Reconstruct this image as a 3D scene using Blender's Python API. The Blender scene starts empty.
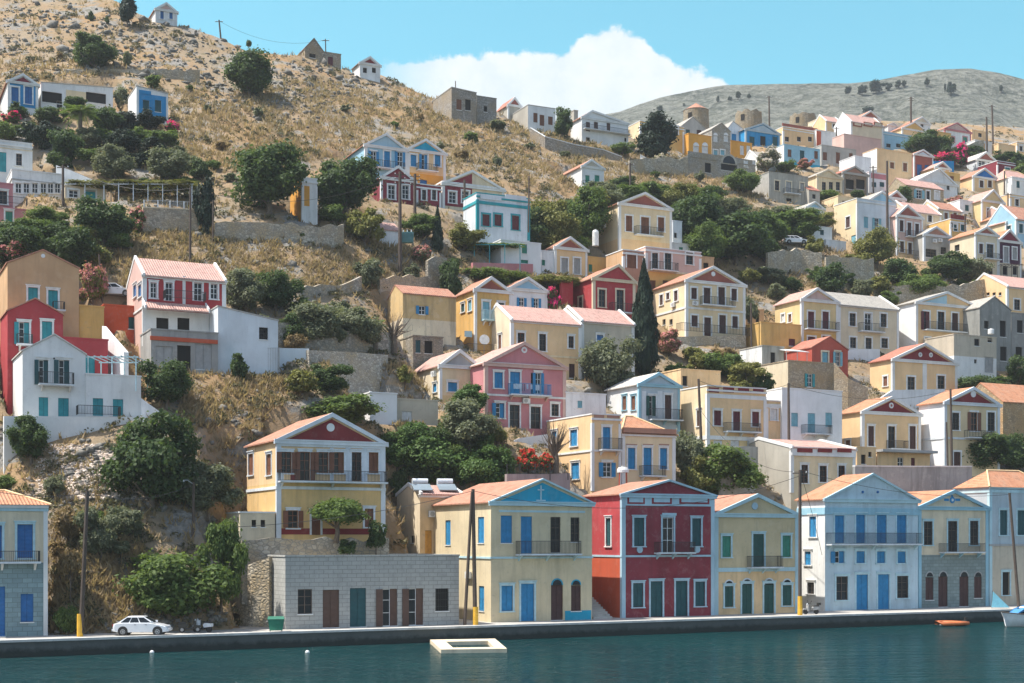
import bpy, bmesh, math, random
import numpy as np
from mathutils import Vector, Matrix
from mathutils.bvhtree import BVHTree

random.seed(7)
RNG = np.random.default_rng(11)
S = bpy.context.scene
COL = S.collection
F = 1400.0      # focal length in pixels of the 1024 px wide picture
PY0 = 540.0     # image row of the horizon
HC = 8.36       # camera height above the water
QZ = 1.2        # top of the quay
YAW = math.radians(26)

def kx(px): return (px - 512.0) / F
def gs(px):      # from the depth tables to metres; distances grow to the right
    t = min(max(px, -200), 1224) / 1000; return .5 * (1 + .15*t + .075*t*t)
def at(px, py, Y):
    Y = Y * gs(px); return Vector((kx(px) * Y, Y, HC + (PY0 - py) * Y / F))
def lin(h):
    h = h.lstrip('#'); v = [int(h[i:i+2], 16) / 255 for i in (0, 2, 4)]
    return tuple(x / 12.92 if x <= .04045 else ((x + .055) / 1.055) ** 2.4 for x in v)

# ------------------------------------------------------------ materials
MATS = {}
class NT:
    def __init__(s, name):
        s.m = bpy.data.materials.new(name); s.m.use_nodes = True
        s.t = s.m.node_tree; s.n = s.t.nodes; s.b = s.n['Principled BSDF']
    def new(s, typ, **kw):
        x = s.n.new(typ)
        for k, v in kw.items():
            if k.startswith('i_'): x.inputs[k[2:].replace('_', ' ')].default_value = v
            else: setattr(x, k, v)
        return x
    def link(s, a, b): s.t.links.new(a, b)
    def noise(s, vec, scale, detail=3, rough=.55):
        x = s.new('ShaderNodeTexNoise'); x.inputs['Scale'].default_value = scale
        x.inputs['Detail'].default_value = detail; x.inputs['Roughness'].default_value = rough
        if vec is not None: s.link(vec, x.inputs['Vector'])
        return x.outputs['Fac']
    def mapping(s, vec, scale=(1, 1, 1), rot=(0, 0, 0)):
        x = s.new('ShaderNodeMapping'); x.inputs['Scale'].default_value = scale; x.inputs['Rotation'].default_value = rot
        s.link(vec, x.inputs['Vector']); return x.outputs['Vector']
    def ramp(s, fac, stops, interp='LINEAR'):
        x = s.new('ShaderNodeValToRGB'); e = x.color_ramp.elements; x.color_ramp.interpolation = interp
        while len(e) < len(stops): e.new(.5)
        for el, (p, c) in zip(e, stops):
            el.position = p; el.color = (c, c, c, 1) if isinstance(c, (int, float)) else tuple(c) + (1,)
        s.link(fac, x.inputs['Fac']); return x.outputs['Color']
    def mix(s, fac, a, b, typ='MIX'):
        x = s.new('ShaderNodeMix', data_type='RGBA', blend_type=typ)
        for sock, v in ((x.inputs[0], fac), (x.inputs[6], a), (x.inputs[7], b)):
            if hasattr(v, 'is_output'): s.link(v, sock)
            elif isinstance(v, (int, float)): sock.default_value = v
            else: sock.default_value = tuple(v) + (1,)
        return x.outputs[2]
    def math(s, op, a, b=0.0):
        x = s.new('ShaderNodeMath', operation=op)
        for i, v in enumerate((a, b)):
            if hasattr(v, 'is_output'): s.link(v, x.inputs[i])
            else: x.inputs[i].default_value = v
        return x.outputs[0]
    def bump(s, h, strength=.3, dist=.05):
        x = s.new('ShaderNodeBump'); x.inputs['Strength'].default_value = strength; x.inputs['Distance'].default_value = dist
        s.link(h, x.inputs['Height']); s.link(x.outputs['Normal'], s.b.inputs['Normal'])
    def col(s, c):
        if hasattr(c, 'is_output'): s.link(c, s.b.inputs['Base Color'])
        else: s.b.inputs['Base Color'].default_value = tuple(c) + (1,)
    def obj(s): return s.new('ShaderNodeTexCoord').outputs['Object']
    def pos(s): return s.new('ShaderNodeNewGeometry').outputs['Position']
    def set(s, **kw):
        for k, v in kw.items(): s.b.inputs[k.replace('_', ' ')].default_value = v

PAL = dict(
 wh=(.74,.74,.72), wb=(.66,.70,.73), cream=(.75,.60,.38), yel=(.70,.53,.27), pal=(.70,.59,.42), och=(.68,.42,.14), tan=(.56,.35,.19),
 apr=(.77,.53,.29), pink=(.55,.22,.23), rose=(.62,.42,.36), red=(.42,.055,.06), crim=(.25,.038,.052), orr=(.52,.10,.045), maro=(.23,.035,.05),
 pur=(.07,.018,.045), brown=(.42,.22,.15), dkred=(.22,.03,.03), brk=(.33,.10,.07), lblue=(.33,.54,.66), sblue=(.30,.52,.62), blue=(.02,.15,.40), mblue=(.02,.245,.50),
 ped_b=(.02,.34,.50), lb2=(.40,.56,.64), teal=(.03,.32,.36), dteal=(.010,.085,.095), grn=(.03,.25,.17), dgrn=(.012,.09,.075), gry=(.38,.38,.37),
 conc=(.44,.42,.38), beige=(.52,.46,.36), gb=(.42,.39,.33), dark=(.03,.028,.026), nbr=(.20,.075,.035), dbr=(.075,.03,.025), org=(.70,.34,.06), wood=(.085,.06,.045), dm=(.13,.022,.03), cbr=(.115,.058,.036), sash=(.13,.09,.065),
 lt=(.45,.63,.68), lq=(.20,.46,.55), grblue=(.42,.50,.54), white=(.80,.80,.79), brass=(.6,.35,.05))

def plaster(c, worn=.5):
    k = ('pl', c, worn)
    if k in MATS: return MATS[k]
    t = NT('plaster'); col = PAL[c] if isinstance(c, str) else c
    o = t.obj(); p = t.pos()
    big = t.noise(p, .35, 4); st = t.noise(t.mapping(p, (1.3, 1.3, .16)), 1.0, 4, .65); fine = t.noise(p, 3.0, 4, .7)
    dk = tuple(x * .54 + .02 for x in col); lt = tuple(min(.82, x * 1.06 + .012) for x in col)
    a = t.mix(t.ramp(big, [(.3, 0), (.7, 1)]), tuple(x * .84 for x in col), lt)
    pale = tuple(.78*x + .22*y for x, y in zip(col, (.66, .62, .55))); mid = t.noise(p, 1.1, 5, .68)
    a = t.mix(t.math('MULTIPLY', t.ramp(mid, [(.54, 0), (.64, 1)]), worn * .8), a, pale)
    a = t.mix(t.math('MULTIPLY', t.ramp(st, [(.48, 0), (.70, 1)]), worn), a, dk)
    grey = tuple(.5 * x + .5 * y for x, y in zip(dk, (.34, .31, .27)))
    a = t.mix(t.math('MULTIPLY', t.ramp(fine, [(.58, 0), (.72, 1)]), worn * .9), a, grey)
    t.col(a); t.set(Roughness=.9); t.b.inputs['Specular IOR Level'].default_value = .2
    t.bump(t.noise(p, 6, 4, .7), .25, .03)
    MATS[k] = t.m; return t.m

def paint(c, rough=.55, lines=0):
    k = ('pt', c, rough, lines)
    if k in MATS: return MATS[k]
    t = NT('paint'); col = PAL[c] if isinstance(c, str) else c
    n = t.noise(t.pos(), 2.2, 4, .65)
    t.col(t.mix(t.ramp(n, [(.3, 0), (.75, 1)]), tuple(x * .8 for x in col), tuple(min(.85, x * 1.12 + .008) for x in col)))
    t.set(Roughness=rough)
    if lines:
        w = t.new('ShaderNodeTexWave', wave_type='BANDS', bands_direction='Z' if lines == 2 else 'X')
        w.inputs['Scale'].default_value = 3.2; t.link(t.obj(), w.inputs['Vector']); t.bump(w.outputs['Fac'], .8, .04)
    MATS[k] = t.m; return t.m

def glass():
    if 'glass' in MATS: return MATS['glass']
    t = NT('window_glass'); n = t.noise(t.pos(), .8, 2)
    t.col(t.mix(n, (.008, .012, .016), (.03, .036, .04))); t.set(Roughness=.15); t.b.inputs['Specular IOR Level'].default_value = .25; MATS['glass'] = t.m; return t.m

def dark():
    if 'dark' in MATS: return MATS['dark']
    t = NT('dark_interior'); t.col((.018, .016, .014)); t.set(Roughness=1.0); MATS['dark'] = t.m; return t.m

def stone(c='gb', scale=2.0, jc=.6):
    k = ('st', c, scale)
    if k in MATS: return MATS[k]
    scale = scale * 1.7; t = NT('rubble_stone'); col = PAL[c] if isinstance(c, str) else c
    p = t.mapping(t.pos(), (1, 1, 1.5))
    v = t.new('ShaderNodeTexVoronoi'); v.inputs['Scale'].default_value = scale; t.link(p, v.inputs['Vector'])
    e = t.new('ShaderNodeTexVoronoi', feature='DISTANCE_TO_EDGE'); e.inputs['Scale'].default_value = scale; t.link(p, e.inputs['Vector'])
    sep = t.new('ShaderNodeSeparateColor'); t.link(v.outputs['Color'], sep.inputs[0])
    a = t.mix(sep.outputs[0], tuple(x * .62 for x in col), tuple(min(.7, x * 1.25) for x in col))
    warm = t.mix(t.ramp(t.noise(t.pos(), .5, 4), [(.4, 0), (.65, 1)]), a, (col[0] * .95, col[1] * .82, col[2] * .62))
    j = t.ramp(e.outputs['Distance'], [(.02, 0), (.09, 1)])
    t.col(t.mix(j, tuple(x * .55 for x in col), warm)); t.set(Roughness=.95)
    t.bump(e.outputs['Distance'], .8, .12)
    MATS[k] = t.m; return t.m

def ashlar(c, bw=.9, bh=.42, c2=.75):
    k = ('as', c, bw)
    if k in MATS: return MATS[k]
    t = NT('ashlar_blocks'); col = PAL[c] if isinstance(c, str) else c
    s = t.new('ShaderNodeSeparateXYZ'); t.link(t.obj(), s.inputs[0])
    cx = t.new('ShaderNodeCombineXYZ'); t.link(t.math('ADD', s.outputs[0], s.outputs[1]), cx.inputs[0]); t.link(s.outputs[2], cx.inputs[1])
    b = t.new('ShaderNodeTexBrick'); t.link(cx.outputs[0], b.inputs['Vector']); b.inputs['Scale'].default_value = 1
    b.inputs['Brick Width'].default_value = bw; b.inputs['Row Height'].default_value = bh; b.inputs['Mortar Size'].default_value = .022
    b.inputs['Color1'].default_value = tuple(x * c2 for x in col) + (1,); b.inputs['Color2'].default_value = tuple(col) + (1,)
    b.inputs['Mortar'].default_value = tuple(x * .55 for x in col) + (1,)
    n = t.noise(t.pos(), 1.6, 5, .7)
    t.col(t.mix(t.math('MULTIPLY', t.ramp(n, [(.45, 0), (.7, 1)]), .55), b.outputs['Color'], tuple(x * .6 for x in col))); t.set(Roughness=.92)
    t.bump(t.math('ADD', b.outputs['Fac'], t.math('MULTIPLY', n, -.6)), -.5, .05)
    MATS[k] = t.m; return t.m

ROOFC = dict(t=((.38,.155,.095),(.60,.31,.205)), p=((.50,.27,.22),(.66,.42,.35)), o=((.46,.18,.085),(.60,.31,.18)), g=((.36,.33,.29),(.50,.46,.40)), w=((.60,.55,.50),(.72,.68,.62)), b=((.24,.14,.10),(.36,.22,.17)), r=((.40,.13,.085),(.52,.22,.15)))
def tiles(c, axis):
    k = ('tl', c, axis)
    if k in MATS: return MATS[k]
    t = NT('roof_tiles'); a, b = ROOFC[c]; o = t.obj()
    w = t.new('ShaderNodeTexWave', wave_type='BANDS', bands_direction=axis); w.inputs['Scale'].default_value = 1.25; w.inputs['Distortion'].default_value = .25; t.link(o, w.inputs['Vector'])
    w2 = t.new('ShaderNodeTexWave', wave_type='BANDS', bands_direction='Y' if axis == 'X' else 'X', wave_profile='SAW'); w2.inputs['Scale'].default_value = .85; w2.inputs['Distortion'].default_value = .4; t.link(o, w2.inputs['Vector'])
    n = t.noise(t.pos(), .9, 5, .7); n2 = t.noise(t.pos(), 4.5, 3, .6)
    c1 = t.mix(t.ramp(t.math('ADD', t.math('MULTIPLY', n, .6), t.math('MULTIPLY', n2, .4)), [(.35, 0), (.62, 1)]), a, b)
    c1 = t.mix(t.ramp(t.noise(t.pos(), 2.2, 4, .7), [(.50, 0), (.68, .75)]), c1, tuple(x * .52 + .02 for x in a))
    c1 = t.mix(t.math('MULTIPLY', t.ramp(n, [(.52, 0), (.68, 1)]), .7), c1, tuple(.5 * x + .5 * y for x, y in zip(a, (.30, .27, .22))))
    c1 = t.mix(t.math('MULTIPLY', t.ramp(w.outputs['Fac'], [(.0, 1), (.35, 0)]), .35), c1, tuple(x * .55 for x in a))
    t.col(c1); t.set(Roughness=.9)
    t.bump(t.math('ADD', w.outputs['Fac'], t.math('MULTIPLY', w2.outputs['Fac'], .5)), .8, .09)
    MATS[k] = t.m; return t.m

def leafmat(name, c1, c2, trans=.3):
    k = ('lf', name)
    if k in MATS: return MATS[k]
    t = NT(name); g = t.new('ShaderNodeNewGeometry'); oi = t.new('ShaderNodeObjectInfo')
    r = t.math('ADD', t.math('MULTIPLY', g.outputs['Random Per Island'], .75), t.math('MULTIPLY', oi.outputs['Random'], .25))
    c = t.mix(r, c1, c2); t.col(c); t.set(Roughness=.6); t.b.inputs['Specular IOR Level'].default_value = .25
    tr = t.new('ShaderNodeBsdfTranslucent'); t.link(t.mix(.5, c, (c2[0] * 1.2, c2[1] * 1.25, c2[2] * .6)), tr.inputs['Color'])
    mx = t.new('ShaderNodeMixShader'); mx.inputs[0].default_value = trans
    t.link(t.b.outputs[0], mx.inputs[1]); t.link(tr.outputs[0], mx.inputs[2]); t.link(mx.outputs[0], t.n['Material Output'].inputs['Surface'])
    MATS[k] = t.m; return t.m

LEAF = dict(
 dk=leafmat('dark_foliage', (.030,.060,.020), (.098,.145,.046), .4), md=leafmat('green_foliage', (.050,.098,.024), (.16,.215,.056), .42),
 ol=leafmat('olive_foliage', (.080,.10,.056), (.23,.245,.145), .35), yg=leafmat('yellow_green_foliage', (.085,.10,.022), (.27,.26,.075)),
 cy=leafmat('cypress_foliage', (.009,.022,.014), (.030,.052,.026), .12), br=leafmat('bright_foliage', (.038,.088,.020), (.12,.19,.048)),
 pk=leafmat('pink_blossom', (.68,.015,.16), (.90,.06,.30), .4), ro=leafmat('rose_blossom', (.42,.14,.14), (.62,.28,.26)), rd=leafmat('red_blossom', (.55,.015,.02), (.7,.08,.05)),
 wb=leafmat('pale_blossom', (.45,.40,.36), (.68,.60,.54)), br2=leafmat('dry_foliage', (.16,.11,.055), (.32,.23,.11)), far=leafmat('far_foliage', (.018,.035,.022), (.035,.06,.035)))

# ------------------------------------------------------------ mesh builder
class MB:
    def __init__(s): s.v = []; s.f = []; s.mi = []
    def quad(s, a, b, c, d, m=0):
        n = len(s.v); s.v += [tuple(a), tuple(b), tuple(c), tuple(d)]; s.f.append((n, n+1, n+2, n+3)); s.mi.append(m)
    def poly(s, pts, m=0):
        n = len(s.v); s.v += [tuple(p) for p in pts]; s.f.append(tuple(range(n, n + len(pts)))); s.mi.append(m)
    def box(s, x0, x1, y0, y1, z0, z1, m=0):
        n = len(s.v)
        s.v += [(x, y, z) for z in (z0, z1) for y in (y0, y1) for x in (x0, x1)]
        for q in ((0,2,3,1),(4,5,7,6),(0,1,5,4),(2,6,7,3),(0,4,6,2),(1,3,7,5)): s.f.append(tuple(n+i for i in q)); s.mi.append(m)
    def hexa(s, p, m=0):   # 8 points: bottom ring 4, top ring 4
        n = len(s.v); s.v += [tuple(q) for q in p]
        for q in ((3,2,1,0),(4,5,6,7),(0,1,5,4),(1,2,6,5),(2,3,7,6),(3,0,4,7)): s.f.append(tuple(n+i for i in q)); s.mi.append(m)
    def prism(s, prof, off, m=0):   # closed polygon swept along a vector
        n = len(s.v); k = len(prof); o = Vector(off)
        s.v += [tuple(p) for p in prof] + [tuple(Vector(p) + o) for p in prof]
        s.f.append(tuple(range(n, n+k))[::-1]); s.f.append(tuple(range(n+k, n+2*k))); s.mi += [m, m]
        for i in range(k):
            j = (i+1) % k; s.f.append((n+i, n+j, n+k+j, n+k+i)); s.mi.append(m)
    def tube(s, pts, rad, seg=6, m=0, cap=True):
        pts = [Vector(p) for p in pts]; rad = rad if isinstance(rad, (list, tuple)) else [rad] * len(pts); n0 = len(s.v)
        for i, p in enumerate(pts):
            d = (pts[min(i+1, len(pts)-1)] - pts[max(i-1, 0)]).normalized()
            a = d.orthogonal().normalized() if abs(d.z) < .95 else Vector((1, 0, 0)); a = (a - d * a.dot(d)).normalized(); b = d.cross(a)
            for j in range(seg):
                t = 2 * math.pi * j / seg; s.v.append(tuple(p + (a * math.cos(t) + b * math.sin(t)) * rad[i]))
        for i in range(len(pts)-1):
            for j in range(seg):
                k = (j+1) % seg; s.f.append((n0+i*seg+j, n0+i*seg+k, n0+(i+1)*seg+k, n0+(i+1)*seg+j)); s.mi.append(m)
        if cap:
            s.f.append(tuple(n0+j for j in range(seg))[::-1]); s.mi.append(m)
            e = n0 + (len(pts)-1)*seg; s.f.append(tuple(e+j for j in range(seg))); s.mi.append(m)
    def disc(s, c, r, axis, th, seg=14, m=0, rz=None):
        c = Vector(c); ax = Vector(axis).normalized(); a = ax.orthogonal().normalized(); b = ax.cross(a)
        s.prism([c + a * math.cos(2*math.pi*i/seg) * r + b * math.sin(2*math.pi*i/seg) * (rz or r) for i in range(seg)], ax * th, m)
    def mesh(s, name, mats):
        me = bpy.data.meshes.new(name); me.from_pydata(s.v, [], s.f)
        for m in mats: me.materials.append(m)
        if len(mats) > 1: me.polygons.foreach_set('material_index', s.mi)
        me.update(); return me
    def build(s, name, mats, parent=None, loc=None, rz=0, smooth=False):
        if not isinstance(mats, (list, tuple)): mats = [mats]
        me = s.mesh(name, mats)
        if smooth: me.shade_smooth()
        return link(name, me, parent, loc, rz)

def link(name, me, parent=None, loc=None, rz=0):
    o = bpy.data.objects.new(name, me); COL.objects.link(o)
    if parent: o.parent = parent
    if loc is not None: o.location = loc
    if rz: o.rotation_euler = (0, 0, rz)
    return o
LABELS = {}
def tag(o, label, cat, group=None):
    if label in LABELS and not group: print('DUP LABEL', label)
    LABELS[label] = 1
    n = len(label.split())
    if n < 4 or n > 16: print('LABEL LEN', n, label)
    o['label'] = label; o['category'] = cat; o['kind'] = 'thing'
    if group: o['group'] = group
    return o
def empty(name, loc, rz=0):
    o = bpy.data.objects.new(name, None); COL.objects.link(o); o.location = loc; o.rotation_euler = (0, 0, rz); o.empty_display_size = .5; return o
def npmesh(name, V, Fc, mats, mi=None, smooth=False):
    me = bpy.data.meshes.new(name); k = Fc.shape[1]
    me.vertices.add(len(V)); me.vertices.foreach_set('co', V.astype(np.float32).ravel())
    me.loops.add(Fc.size); me.loops.foreach_set('vertex_index', Fc.astype(np.int32).ravel())
    me.polygons.add(len(Fc)); me.polygons.foreach_set('loop_start', np.arange(0, Fc.size, k, dtype=np.int32))
    for m in (mats if isinstance(mats, (list, tuple)) else [mats]): me.materials.append(m)
    if mi is not None: me.polygons.foreach_set('material_index', mi.astype(np.int32))
    if smooth: me.polygons.foreach_set('use_smooth', np.ones(len(Fc), bool))
    me.update(calc_edges=True); me.validate(); return me

# ------------------------------------------------------------ the hillside: depth of the ground along every image column
COLS = {
 0:   [(641,198),(635.9,203),(520,228),(460,239),(440,243),(380,254),(330,268),(290,285),(250,303),(215,325),(180,350),(150,375),(110,405),(60,450),(20,490),(0,515),(-80,600)],
 150: [(636.4,202),(633,206),(600,212),(560,219),(520,226),(480,234),(440,242),(400,251),(370,258),(330,274),(290,291),(250,308),(215,325),(180,350),(150,373),(110,403),(60,450),(20,487),(0,510)],
 300: [(631.7,207.6),(627.5,212),(590,216),(540,221),(520,230),(480,240),(440,248),(400,258),(370,267),(330,285),(290,300),(250,315),(215,330),(180,358),(150,385),(110,425),(60,480),(20,530)],
 450: [(627,212.7),(623.4,216.8),(580,222),(540,228),(500,240),(480,250),(440,264),(400,280),(370,293),(330,312),(290,330),(250,346),(215,362),(180,388),(150,420),(120,460),(100,490),(60,560)],
 600: [(622.4,218),(618.3,223),(560,233),(520,246),(490,258),(440,275),(400,292),(370,306),(330,326),(290,347),(250,368),(215,392),(180,425),(150,465),(130,495),(118,515),(80,600)],
 750: [(617.7,223.7),(613.6,229),(560,243),(520,256),(490,266),(440,284),(400,300),(370,317),(330,345),(290,370),(250,395),(215,425),(180,470),(150,530),(130,580),(100,650)],
 900: [(613.1,229.6),(608.5,236),(560,248),(520,260),(490,272),(440,292),(400,312),(370,332),(330,355),(290,382),(250,420),(215,450),(180,495),(150,545),(130,590),(115,630),(90,700)],
 1024:[(609.3,234.9),(605,241),(560,252),(520,266),(490,278),(440,300),(400,320),(370,338),(330,362),(290,390),(250,425),(215,460),(180,505),(150,560),(140,600),(100,720)],
}
def qy(px): return 641.2 - .03115 * px
_ks = sorted(COLS)
def _col(k, py):
    t = COLS[k]
    if py >= t[0][0]: return (HC - QZ) * F / (py - PY0) / gs(k)
    for (a, ya), (b, yb) in zip(t, t[1:]):
        if py >= b: return ya + (yb - ya) * (a - py) / (a - b)
    (a, ya), (b, yb) = t[-2:]
    return yb + (yb - ya) / (a - b) * (b - py)
def Ym(px, py):
    if py > qy(px) - 4.2 and py < qy(px) + 40: return (HC - QZ) * F / (py - PY0) / gs(px)
    if px <= 0: return _col(0, py + .03115 * 0) if py < 620 else (HC - QZ) * F / (py - PY0) / gs(px)
    if px >= 1024: return _col(1024, py)
    for a, b in zip(_ks, _ks[1:]):
        if px <= b:
            t = (px - a) / (b - a); return _col(a, py) * (1 - t) + _col(b, py) * t
RIDGE = [(-500,-120),(-200,-70),(0,-34),(60,-16),(100,-6),(140,16),(180,24),(225,42),(250,52),(300,55),(345,64),(385,76),(430,96),(500,112),(560,124),(620,130),(700,136),(770,132),(850,120),(950,122),(1024,128),(1524,134)]
def ridge(px): return float(np.interp(px, [a for a, b in RIDGE], [b for a, b in RIDGE]))
def gpt(px, py): return at(px, py, Ym(px, py))
FOOT = []      # (x, y, yaw, w, d, z) of everything that needs level ground
# ------------------------------------------------------------ houses
SH = dict(b='mblue', B='blue', t='teal', g='grn', G='dgrn', n='nbr', m='dbr', M='dm', y='gry', l='lq', w='wh', o='org', T='dteal', c='cbr')
ZW = {}
def win_meshes(w, h, st, trim, big, door):
    """Mesh data of one window or door, shared by all of the same size and style."""
    w = round(w * 10) / 10; h = round(h * 10) / 10
    key = (w, h, st, trim, big, door)
    if key in ZW: return ZW[key]
    c, mode = st[0], (st[1:] or 'c')
    hw = w / 2; out = []
    tw = .17 if big else .2
    fr = MB()
    if trim:
        y0, y1 = -.05, .05
        zb = 0 if door else -.02
        fr.box(-hw-tw, -hw, y0, y1, zb, h + .012); fr.box(hw, hw+tw, y0, y1, zb, h + .012)
        fr.box(-hw-tw-.02, hw+tw+.02, y0-.02, y1, h + .012, h+tw*1.15)
        if big: fr.box(-hw-tw-.08, hw+tw+.08, -.14, .05, h+tw*1.15, h+tw*1.15+.08)
        if not door: fr.box(-hw-tw-.05, hw+tw+.05, -.13, .05, -.12, -.02)
    else:
        if not door: fr.box(-hw-.06, hw+.06, -.07, .05, -.08, 0)
        else: fr.box(-hw-.03, hw+.03, -.05, .1, -.03, .03)
    pane = MB(); bars = MB()
    pane.quad((-hw-.05, .18, -.05), (hw+.05, .18, -.05), (hw+.05, .18, h+.05), (-hw-.05, .18, h+.05))
    if c != 'x':
        b = .03 if big else .035
        for x in (-hw + b, 0, hw - b): bars.box(x-b, x+b, .10, .15, 0, h, 0)
        for z in ([h*.36, h*.7] if h > 1.2 else [h*.5]) + [h-.04, .04]: bars.box(-hw, hw, .105, .145, z-b*.8, z+b*.8, 0)
    sh = []
    if c in SH and mode in ('c', 'co', 'h'):
        for sx in (-1, 1):
            if mode == 'h' and sx < 0: continue
            q = MB(); x0, x1 = sorted((sx*.012, sx*(hw-.01)))
            q.box(x0, x1, .09, .135, .02, h-.02)
            bw = min(.07, hw*.25)
            for a, bb in ((x0, x0+bw), (x1-bw, x1)): q.box(a, bb, .072, .09, .02, h-.02)
            for z0 in (.02, h*.48, h-.12): q.box(x0+bw, x1-bw, .074, .09, z0, z0+.1)
            sh.append(q)
        if mode == 'h':
            q = MB(); q.box(-hw-w*.46, -hw-.02, -.10, -.055, .02, h-.02); sh.append(q)
    elif c in SH and mode == 'o':
        for sx in (-1, 1):
            q = MB(); x0, x1 = sorted((sx*(hw+.01), sx*(hw+w*.48)))
            q.box(x0, x1, -.11, -.06, .02, h-.02)
            for z0 in (.08, h*.5, h-.14): q.box(x0+.04, x1-.04, -.125, -.11, z0, z0+.07)
            sh.append(q)
    gr = None
    if mode == 'r' or c == 'r':
        gr = MB(); nb = max(3, int(w/.16))
        for i in range(nb): x = -hw + w*(i+.5)/nb; gr.box(x-.014, x+.014, -.03, -.005, .02, h-.02)
        for z in (h*.2, h*.5, h*.8): gr.box(-hw, hw, -.035, -.005, z-.016, z+.016)
    ml = [paint(trim or 'wh'), glass() if c != 'x' else dark(), paint('sash' if c in 'kr' else 'wh' if c not in 'nmM' else SH.get(c, 'nbr')), paint(SH.get(c, 'wh'), .5, 2), paint('dark', .5)]
    if big:
        out.append(('frame', fr.mesh('frame', [ml[0]]), None))
        out.append(('pane', pane.mesh('pane', [ml[1]]), None))
        if bars.v and not (mode == 'c' and sh): out.append(('sash', bars.mesh('sash', [ml[2]]), None))
        for q in sh: out.append(('shutter' if not door else 'door_leaf', q.mesh('shutter', [ml[3]]), None))
        if gr: out.append(('grille', gr.mesh('grille', [ml[4]]), None))
    else:
        a = MB()
        for src, m in [(fr, 0), (pane, 1)] + ([(bars, 2)] if not (mode == 'c' and sh) else []) + [(q, 3) for q in sh] + ([(gr, 4)] if gr else []):
            n = len(a.v); a.v += src.v; a.f += [tuple(n+i for i in f) for f in src.f]; a.mi += [m]*len(src.f)
        out.append(('all', a.mesh('window', ml), None))
    ZW[key] = out; return out

def place_window(root, name, x, y, z, w, h, st, trim, big, rz=0):
    ms = win_meshes(w, h, st, trim, big, name == 'door')
    o = link(name, ms[0][1], root, (x, y, z), rz)
    for nm, me, _ in ms[1:]: link(nm, me, o)
    return o

def wall_panel(mb, O, U, N, w, z0, z1, cuts, holes, mf):
    us = sorted({0.0, w, *[round(h[0], 4) for h in holes], *[round(h[1], 4) for h in holes]})
    zs = sorted({z0, z1, *cuts, *[round(h[2], 4) for h in holes], *[round(h[3], 4) for h in holes]})
    O, U, N = Vector(O), Vector(U), Vector(N); Z = Vector((0, 0, 1))
    for a, b in zip(us, us[1:]):
        if b - a < 1e-4: continue
        for c, d in zip(zs, zs[1:]):
            if d - c < 1e-4: continue
            mu, mz = (a+b)/2, (c+d)/2
            if any(h[0] < mu < h[1] and h[2] < mz < h[3] for h in holes): continue
            mb.quad(O+U*a+Z*c, O+U*b+Z*c, O+U*b+Z*d, O+U*a+Z*d, mf(mz))
    for h in holes:
        p = [O+U*h[0]+Z*h[2], O+U*h[1]+Z*h[2], O+U*h[1]+Z*h[3], O+U*h[0]+Z*h[3]]
        for i in range(4):
            j = (i+1) % 4; mb.quad(p[i], p[j], p[j]+N*.2, p[i]+N*.2, mf((h[2]+h[3])/2))

def railing(mb, x0, x1, y0, y1, z, h, big, sides=True):
    st = .13 if big else .24; t = .012 if big else .02
    n = max(2, int((x1-x0)/st))
    for i in range(n+1): x = x0 + (x1-x0)*i/n; mb.box(x-t, x+t, y0-t, y0+t, z, z+h)
    mb.box(x0, x1, y0-.025, y0+.025, z+h-.03, z+h+.015); mb.box(x0, x1, y0-.018, y0+.018, z+.06, z+.09)
    if sides:
        m = max(2, int((y1-y0)/st))
        for x in (x0, x1):
            for i in range(1, m+1): y = y0 + (y1-y0)*i/m; mb.box(x-t, x+t, y-t, y+t, z, z+h)
            mb.box(x-.025, x+.025, y0, y1, z+h-.032, z+h+.012)

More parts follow.
